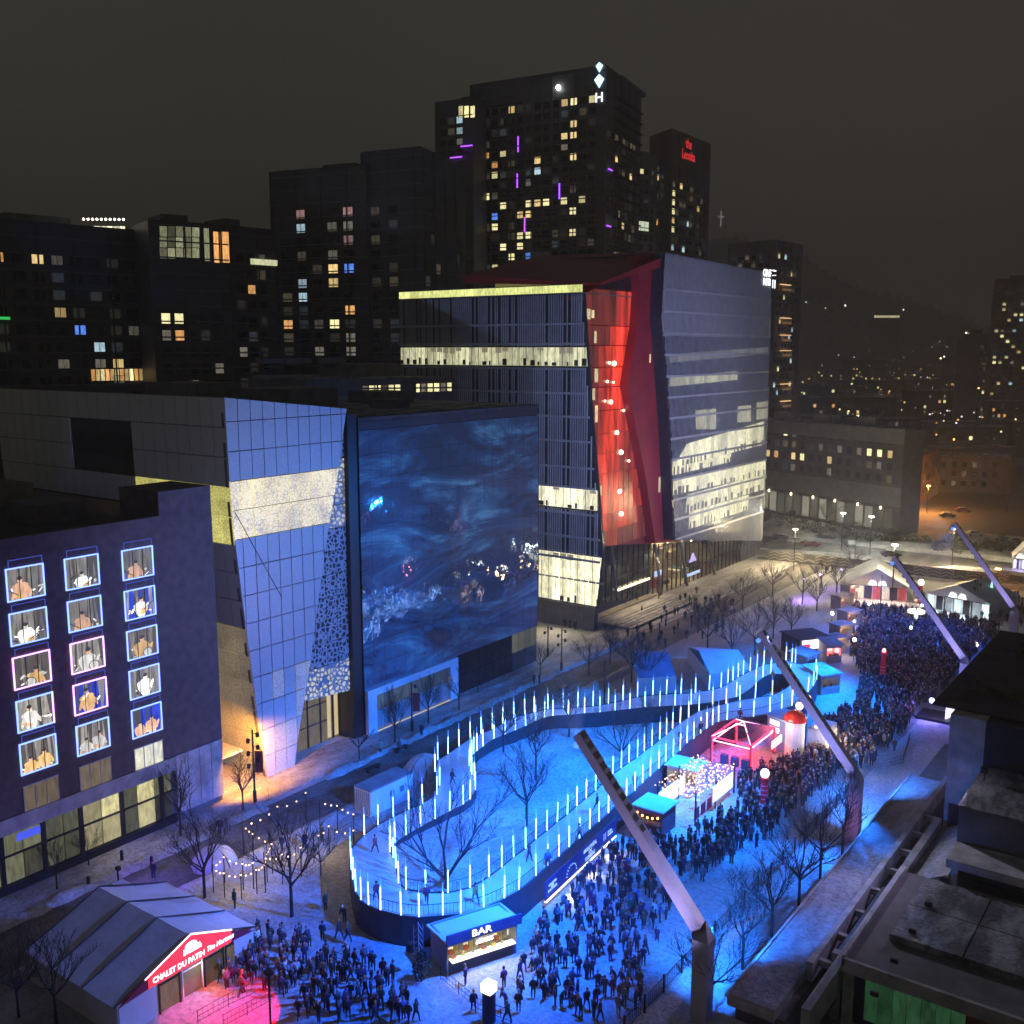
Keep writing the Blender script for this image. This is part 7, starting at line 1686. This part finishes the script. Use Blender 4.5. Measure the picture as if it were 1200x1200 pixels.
# strings of bulbs over the left yard
def string(pts, label, z=3.0, bulbs=1.15, sag=.5, post=True):
    P_ = [Vector(G3(*p, z)) for p in pts]; t = thing('bulb_string', label, 'string of lights', (P_[0].x, P_[0].y, 0), 'strings of warm bulbs over the left yard'); w = MB(); n_ = 0
    for i in range(len(P_)-1):
        a, c = P_[i], P_[i+1]; k_ = max(3, int((c-a).length/bulbs)); prev = a
        for k in range(1, k_+1):
            u = k/k_; p = a+(c-a)*u; p.z -= sag*4*u*(1-u); w.tube(prev, p, .018, 3); prev = p
            o = link('bulb', YB_, t); o.location = p-Vector((0, 0, .1))-wloc(t)
    w.build('wire', DARK, t)
    if post:
        for p in P_: b = MB(); b.tube((p.x, p.y, 0), (p.x, p.y, p.z+.1), .05, 5); b.build('post', DARK, t)
yb = MB(); yb.ball((0, 0, 0), .085, 6); YB_ = yb.mesh('bulb', mat('yard bulb', (.8, .7, .5), em=(1., .62, .28), es=2.4))
string([(284,965), (325,944), (358,928)], 'bulb string from the orange corner to the street, uppermost in the yard', 3.2)
string([(284,965), (296,976), (318,988)], 'short bulb string dropping down at the left of the yard', 3.0, sag=.1)
string([(374,938), (395,943), (414,953)], 'bulb string at the upper right near the container', 3.0, sag=.15)
string([(309,1000), (330,1000), (352,992)], 'bulb string in the middle of the yard', 3.0)
string([(367,976), (385,967), (414,972)], 'bulb string at the entrance to the ice path', 3.0)
string([(249,1014), (262,1022), (282,1024), (300,1018), (310,1010)], 'lower arc of bulbs round the small domed shelter', 2.4, .9, .25)
string([(249,1014), (262,1003), (284,1011), (296,1010)], 'upper arc of bulbs round the small domed shelter', 2.6, .9, .2)
string([(318,988), (312,1000), (310,1012)], 'short vertical run of bulbs joining the middle and lower strings', 2.8, .9, .1)
for p, pw in (((-71.5, 62, 3.2), 110), ((-69.5, 55, 3.0), 110), ((-75, 60, 3.2), 100), ((-68, 64, 3), 90)): lamp('bulb_glow', 'POINT', p, pw*2, (1., .74, .48), None, 1.5)

# ================================================================== 13. people
def skinned(verts, edges, radii, root, sub=1):
    me = bpy.data.meshes.new('s'); me.from_pydata(verts, edges, []); o = bpy.data.objects.new('s', me); col.objects.link(o)
    sk = o.modifiers.new('skin', 'SKIN'); 
    if not me.skin_vertices: 
        bpy.context.view_layer.objects.active = o
    layer = me.skin_vertices[0].data if me.skin_vertices else None
    if layer is None:
        bm = bmesh.new(); bm.from_mesh(me); bm.verts.layers.skin.verify(); bm.to_mesh(me); bm.free(); layer = me.skin_vertices[0].data
    for i, r in enumerate(radii):
        layer[i].radius = (r, r) if not isinstance(r, tuple) else r; layer[i].use_root = (i == root)
    if sub: ss = o.modifiers.new('sub', 'SUBSURF'); ss.levels = sub; ss.render_levels = sub
    bpy.context.view_layer.update(); dg = bpy.context.evaluated_depsgraph_get(); m = bpy.data.meshes.new_from_object(o.evaluated_get(dg))
    bpy.data.objects.remove(o); bpy.data.meshes.remove(me)
    for p in m.polygons: p.use_smooth = True
    return m
TROU = mat('dark trousers', (.03, .032, .04)); SKIN = mat('skin', (.45, .28, .2), rough=.6)
COATS = [('black', (.015, .015, .018)), ('dark navy', (.02, .03, .07)), ('grey', (.12, .12, .13)), ('charcoal', (.04, .04, .045)), ('white', (.62, .62, .64)), ('red', (.35, .03, .04)), ('dark green', (.03, .07, .045)), ('brown', (.09, .055, .035)), ('beige', (.34, .28, .2)), ('blue', (.05, .12, .35)), ('plum', (.12, .03, .09)), ('mustard', (.4, .24, .05))]
HATS = [('black', (.02, .02, .02)), ('grey', (.2, .2, .2)), ('red', (.25, .03, .04)), ('white', (.5, .5, .5)), ('blue', (.06, .15, .4)), ('brown', (.12, .07, .04)), ('orange', (.6, .2, .05))]
CM = [mat(n+' coat', c, rough=.7, var=.15) for n, c in COATS]; HM = [mat(n+' knit hat', c) for n, c in HATS]
def person_mesh(pose):
    st = {'standing': (.0, .0), 'walking': (.24, -.24), 'striding': (.34, -.3), 'waiting with arms folded': (.03, -.02), 'raising one arm': (.02, 0), 'bending forward': (.05, 0)}[pose]
    lean = .3 if pose == 'bending forward' else .03
    V = [(0, 0, .95), (0, lean*.5, 1.18), (0, lean, 1.38), (0, lean*1.15, 1.50), (0, lean*1.25+.02, 1.62), (0, lean*1.25+.02, 1.72)]
    Rr = [.145, .15, .17, .06, .095, .07]; E_ = [(0, 1), (1, 2), (2, 3), (3, 4), (4, 5)]
    for s, dy in ((-1, st[0]), (1, st[1])):
        i = len(V); V += [(s*.10, dy*.15, .86), (s*.11, dy*.65+.03, .49), (s*.11, dy, .09), (s*.12, dy+.15, .04)]; Rr += [.105, .07, .05, .04]; E_ += [(0, i), (i, i+1), (i+1, i+2), (i+2, i+3)]
    for s, dy in ((-1, st[1]), (1, st[0])):
        i = len(V)
        if pose == 'waiting with arms folded': P_ = [(s*.19, lean, 1.38), (s*.25, lean+.05, 1.14), (-s*.02, lean+.25, 1.16)]
        elif pose == 'raising one arm' and s == 1: P_ = [(s*.19, lean, 1.38), (s*.27, lean+.16, 1.46), (s*.2, lean+.26, 1.70)]
        else: P_ = [(s*.19, lean, 1.38), (s*.25, lean+dy*.3-.02, 1.12), (s*.24, lean+dy*.6+.07, .88)]
        V += P_; Rr += [.075, .062, .045]; E_ += [(2, i), (i, i+1), (i+1, i+2)]
    m = skinned(V, E_, Rr, 0, 1); m.materials.append(TROU); m.materials.append(SKIN)
    for p in m.polygons:
        c = p.center
        p.material_index = 1 if (c.z > 1.49 or (pose != 'bending forward' and .80 < c.z < .93 and abs(c.x) > .19)) else 0
    cv = [(0, 0, .80), (0, lean*.4, 1.05), (0, lean*.95, 1.36), (0, lean*1.1, 1.47)]; cr_ = [(.20, .17), (.19, .16), (.21, .17), (.085, .085)]; ce = [(0, 1), (1, 2), (2, 3)]
    for k in (0, 1):
        i = len(cv); o = 14+k*3; a, b_, c_ = V[o], V[o+1], V[o+2]; cv += [a, b_, tuple(b_[q]+(c_[q]-b_[q])*.8 for q in range(3))]; cr_ += [.105, .085, .07]; ce += [(2, i), (i, i+1), (i+1, i+2)]
    cm_ = skinned(cv, ce, cr_, 2, 1); cm_.materials.append(CM[0]); cm_.name = 'coat'
    hb = MB(); hy = V[4][1]; hb.lathe([(.115, 1.655), (.12, 1.70), (.10, 1.77), (.04, 1.815)], (0, hy-.01, 0), 8); hb.ball((0, hy-.01, 1.84), .035, 5); hm = hb.mesh('hat', HM[0])
    fb = MB(); fb.lathe([(.115, 1.44), (.125, 1.49), (.10, 1.53)], (0, lean*1.1+.01, 0), 8); sm = fb.mesh('scarf', HM[0])
    m.name = 'person'; return m, cm_, hm, sm
POSES = ['standing', 'walking', 'striding', 'waiting with arms folded', 'raising one arm', 'bending forward']
PM = {p: person_mesh(p) for p in POSES}
def setm(o, m): o.material_slots[0].link = 'OBJECT'; o.material_slots[0].material = m
def add_person(x, y, z, rz, pose, ci, hi, where, scale=1., group='people on the square'):
    b, c, h, s = PM[pose]; o = link('person', b); o.location = (x, y, z); o.rotation_euler = (0, 0, rz); o.scale = (scale,)*3
    q = link('coat', c, o); setm(q, CM[ci]); q = link('hat', h, o); setm(q, HM[hi])
    if (ci+hi) % 3 == 0: q = link('scarf', s, o); setm(q, HM[(hi+2) % 7])
    pp = {'waiting with arms folded': 'arms folded', 'raising one arm': 'one arm raised', 'bending forward': 'bending'}.get(pose, pose)
    for k in range(40):
        kd = 'child' if scale < .8 else 'person'; hit = False
        for l in ('%s in %s coat and %s hat, %s, %s' % (kd, COATS[ci][0], HATS[hi][0], pp, where), '%s in %s coat, %s, %s' % (kd, COATS[ci][0], pp, where), '%s in %s coat, %s' % (kd, COATS[ci][0], where)):
            if len(l.split()) <= 16 and l not in _seen: hit = True; break
        if hit: _seen.add(l); break
        ci = (ci+1) % 12 if k % 2 == 0 else ci; hi = (hi+1) % 7
        setm(o.children[0], CM[ci]); setm(o.children[1], HM[hi])
    tag(o, l, 'person', group); return o
def poly_pts(px, dens, seed, z=0., jit=.42):
    P_ = [G(*p, z) for p in px]; r = random.Random(seed); s = 1/math.sqrt(dens); out = []
    xa, xb = min(p[0] for p in P_), max(p[0] for p in P_); ya, yb_ = min(p[1] for p in P_), max(p[1] for p in P_); x = xa
    while x < xb:
        y = ya
        while y < yb_:
            q = (x+r.uniform(-jit, jit)*s*1.3, y+r.uniform(-jit, jit)*s*1.3)
            if inside(q, P_) and not inside(q, outs) and math.sin(q[0]*1.15+seed)*math.sin(q[1]*.95+q[0]*.4) > (-.6 if dens > .4 else -.95)+r.uniform(-.25, .25): out.append(q)
            y += s
        x += s
    return out
EXC = [(G(*p), r_) for p, r_ in (((565,1118),3.6),((759,965),2.8),((812,935),5.2),((870,880),4.6),((910,870),2.8),((930,870),4.),((895,941),.9),((573,1196),1.),((1034,797),.8),((1073,730),1.8),((1078,706),.9),((1126,713),.9),((960,772),3.4),((1175,790),3.2),((1103,840),3.6),((975,800),3.4),((978,768),2.4),((984,750),2.2),((998,735),2.2),((491,1142),1.2),((494,1150),1.))]
def free(q): return all(math.dist(q, c) > r_ for c, r_ in EXC) and not (-47.2 < q[0] < -42.2 and 90 < q[1] < 100.6)
ZONES = [
 ([(258,1148),(300,1098),(345,1100),(420,1128),(470,1150),(490,1200),(352,1200),(322,1162),(262,1172)], 1.5, 'in the crowd by the chalet', 1),
 ([(540,1152),(612,1124),(640,1200),(560,1200)], .55, 'queueing at the bar kiosk', 2),
 ([(612,1118),(640,1078),(700,1015),(745,985),(772,1000),(788,1060),(765,1125),(745,1200),(640,1200)], 1.05, 'on the snow below the banner', 3),
 ([(745,990),(800,990),(850,955),(870,905),(930,895),(985,872),(990,905),(950,935),(925,960),(880,985),(850,1010),(800,1030),(770,1010)], 1.5, 'in front of the bulb terrace', 4),
 ([(945,890),(965,850),(1000,830),(1010,790),(990,760),(1000,712),(1060,718),(1160,733),(1190,745),(1172,790),(1140,800),(1120,832),(1088,850),(1080,880),(1055,868),(1035,900),(990,905)], 1.8, 'in the far crowd', 5),
 ([(1100,700),(1200,700),(1200,740),(1160,733)], .25, 'in the far crowd at the right edge', 6),
 ([(725,745),(790,712),(850,700),(880,722),(860,745),(800,752),(760,772)], .10, 'on the grey plaza', 7),
 ([(296,1010),(330,975),(405,965),(412,985),(380,1000),(330,1020)], .10, 'among the strings of bulbs', 8),
 ([(880,905),(985,880),(1000,900),(900,985),(830,1040),(810,1040)], .35, 'beside the mesh fence', 9)]
ppl = []
for pg, dn, wh, sd in ZONES:
    for q in poly_pts(pg, dn, sd):
        if free(q) and q[0] < -32.6 or (sd in (6,) and q[0] < -25): ppl.append((q[0], q[1], 0., wh))
singles = [(180,1029,0,'alone on the road above the chalet tent'),(382,1066,0,'alone on the snow left of the ice path'),(404,1081,0,'climbing the snow left of the ice path'),(421,1085,0,'close under the left end of the ice path'),(378,1103,0,'at the upper edge of the dark crowd'),(408,1105,0,'at the upper right of the dark crowd'),
 (397,1100,0,'between two others above the dark crowd'),(275,1064,0,'walking behind the chalet tent'),(258,977,.13,'on the pavement left of the lamp pole'),(268,974,.13,'on the pavement under the lamp pole'),(446,884,.13,'before the blue portal, left'),(468,882,.13,'before the blue portal, right'),(494,862,.13,'before the blue portal beside the banner pole'),
 (626,802,.13,'at the corner of the glass block'),(632,801,.13,'by the glass block corner, right of another'),(733,707,.9,'on the top step before the foyer, left'),(747,703,.9,'on the top step before the foyer, middle'),(772,702,.9,'on the steps before the foyer, right'),(797,706,0,'beside the steps, left of three'),(803,704,0,'beside the steps, middle of three'),(808,708,0,'beside the steps, right of three'),(752,720,0,'at the foot of the steps'),(816,696,0,'by the dark foyer glass'),(662,735,0,'by the warm metal wall, left'),(668,736,0,'by the warm metal wall, middle'),(674,738,0,'by the warm metal wall, right'),
 (1038,868,0,'alone at the edge of the far crowd, left'),(1048,880,0,'alone at the edge of the far crowd, middle'),(1052,860,0,'alone at the edge of the far crowd, right'),(1111,676,0,'on the yellow snow behind the tents'),(1108,675,0,'on the yellow snow behind the tents, left'),(968,672,0,'on the far snow left of the tents'),(975,671,0,'on the far snow beside another, left of the tents')]
skat = [(441,1056),(557,1058),(642,1018),(679,986),(744,925),(797,872),(821,862),(867,846),(620,1010),(700,950),(500,1060),(835,842),(440,1000),(530,920),(600,850),(905,800)]
for px, py, z, wh in singles: ppl.append(G(px, py, z)+(z, wh))
k0 = 0
for px, py in skat:
    k0 += 1; a = G(px, py, ZR); add_person(a[0], a[1], ZR+.02, rnd.uniform(0, 6.28), 'striding' if k0 % 3 else 'walking', rnd.randrange(12), rnd.randrange(7), 'skating on the ice path', 1.)
ppl.sort(key=lambda p: math.hypot(p[0], p[1]))
rp = random.Random(77); detail, rest = ppl[:284], ppl[284:]
for (x, y, z, wh) in detail:
    ci = rp.choice([0, 0, 0, 1, 1, 1, 3, 3, 3, 2, 6, 7, 10, 0, 1, 3, rp.randrange(12)]); hi = rp.randrange(7)
    add_person(x, y, z, rp.uniform(0, 6.28), rp.choice(POSES[:4]+['standing', 'standing', 'raising one arm', 'bending forward'][rp.randrange(4):][:1]), ci, hi, wh, 1. if rp.random() < .9 else .68)
# beyond the nearest three hundred: one mass of small figures
cb = MB()
def mini(b, x, y, z, a, s, r):
    c, sn = math.cos(a), math.sin(a)
    def T(px, py, pz): return (x+(px*c-py*sn)*s, y+(px*sn+py*c)*s, z+pz*s)
    def ring(w, d, zz, dx=0, dy=0): return [T(dx+w*math.cos(t*math.pi/3), dy+d*math.sin(t*math.pi/3), zz) for t in range(6)]
    mats_ = (r.choice([CM[k] for k in (0, 0, 0, 1, 1, 3, 3, 2, 6, 7, 10)]) if r.random() < .93 else r.choice(CM), TROU)
    st = r.uniform(-.15, .15)
    for sg in (-1, 1): b.prism(ring(.08, .08, 0, sg*.1, sg*st)[::2], ring(.1, .1, .85, sg*.1, 0)[::2], TROU)
    rows_ = [ring(.24, .18, .75), ring(.21, .16, 1.05), ring(.26, .17, 1.38), ring(.08, .08, 1.5)]
    for q in range(3): b.prism(rows_[q], rows_[q+1], mats_[0])
    for sg in (-1, 1): b.prism(ring(.07, .07, .88, sg*.29, .05)[::2], ring(.09, .09, 1.4, sg*.23, 0)[::2], mats_[0])
    b.prism(ring(.085, .095, 1.5), ring(.1, .11, 1.64), SKIN); b.prism(ring(.115, .12, 1.64), ring(.06, .06, 1.78), r.choice(HM[:2]+[HM[0], HM[5]]+HM))
for (x, y, z, wh) in rest: mini(cb, x, y, z, rp.uniform(0, 6.28), rp.uniform(.92, 1.06), rp)
o = stuff(cb.build('far_crowd', None)); tag(o, 'dense dark crowd of small figures filling the far part of the square', 'crowd')
print('PEOPLE', len(ppl), len(rest))

# ================================================================== 14. night haze
hb = MB(); hb.box(-3300, 3300, -190, 5200, -2.0, 520)
hz = bpy.data.materials.new('haze'); hz.use_nodes = True; ht = hz.node_tree; ht.nodes.clear()
ho = ht.nodes.new('ShaderNodeOutputMaterial'); hv = ht.nodes.new('ShaderNodeVolumePrincipled')
hv.inputs['Color'].default_value = (.9, .88, .84, 1); hv.inputs['Density'].default_value = .00062; hv.inputs['Anisotropy'].default_value = .2
ht.links.new(hv.outputs[0], ho.inputs['Volume'])
HAZE = hb.build('haze', hz); stuff(HAZE)
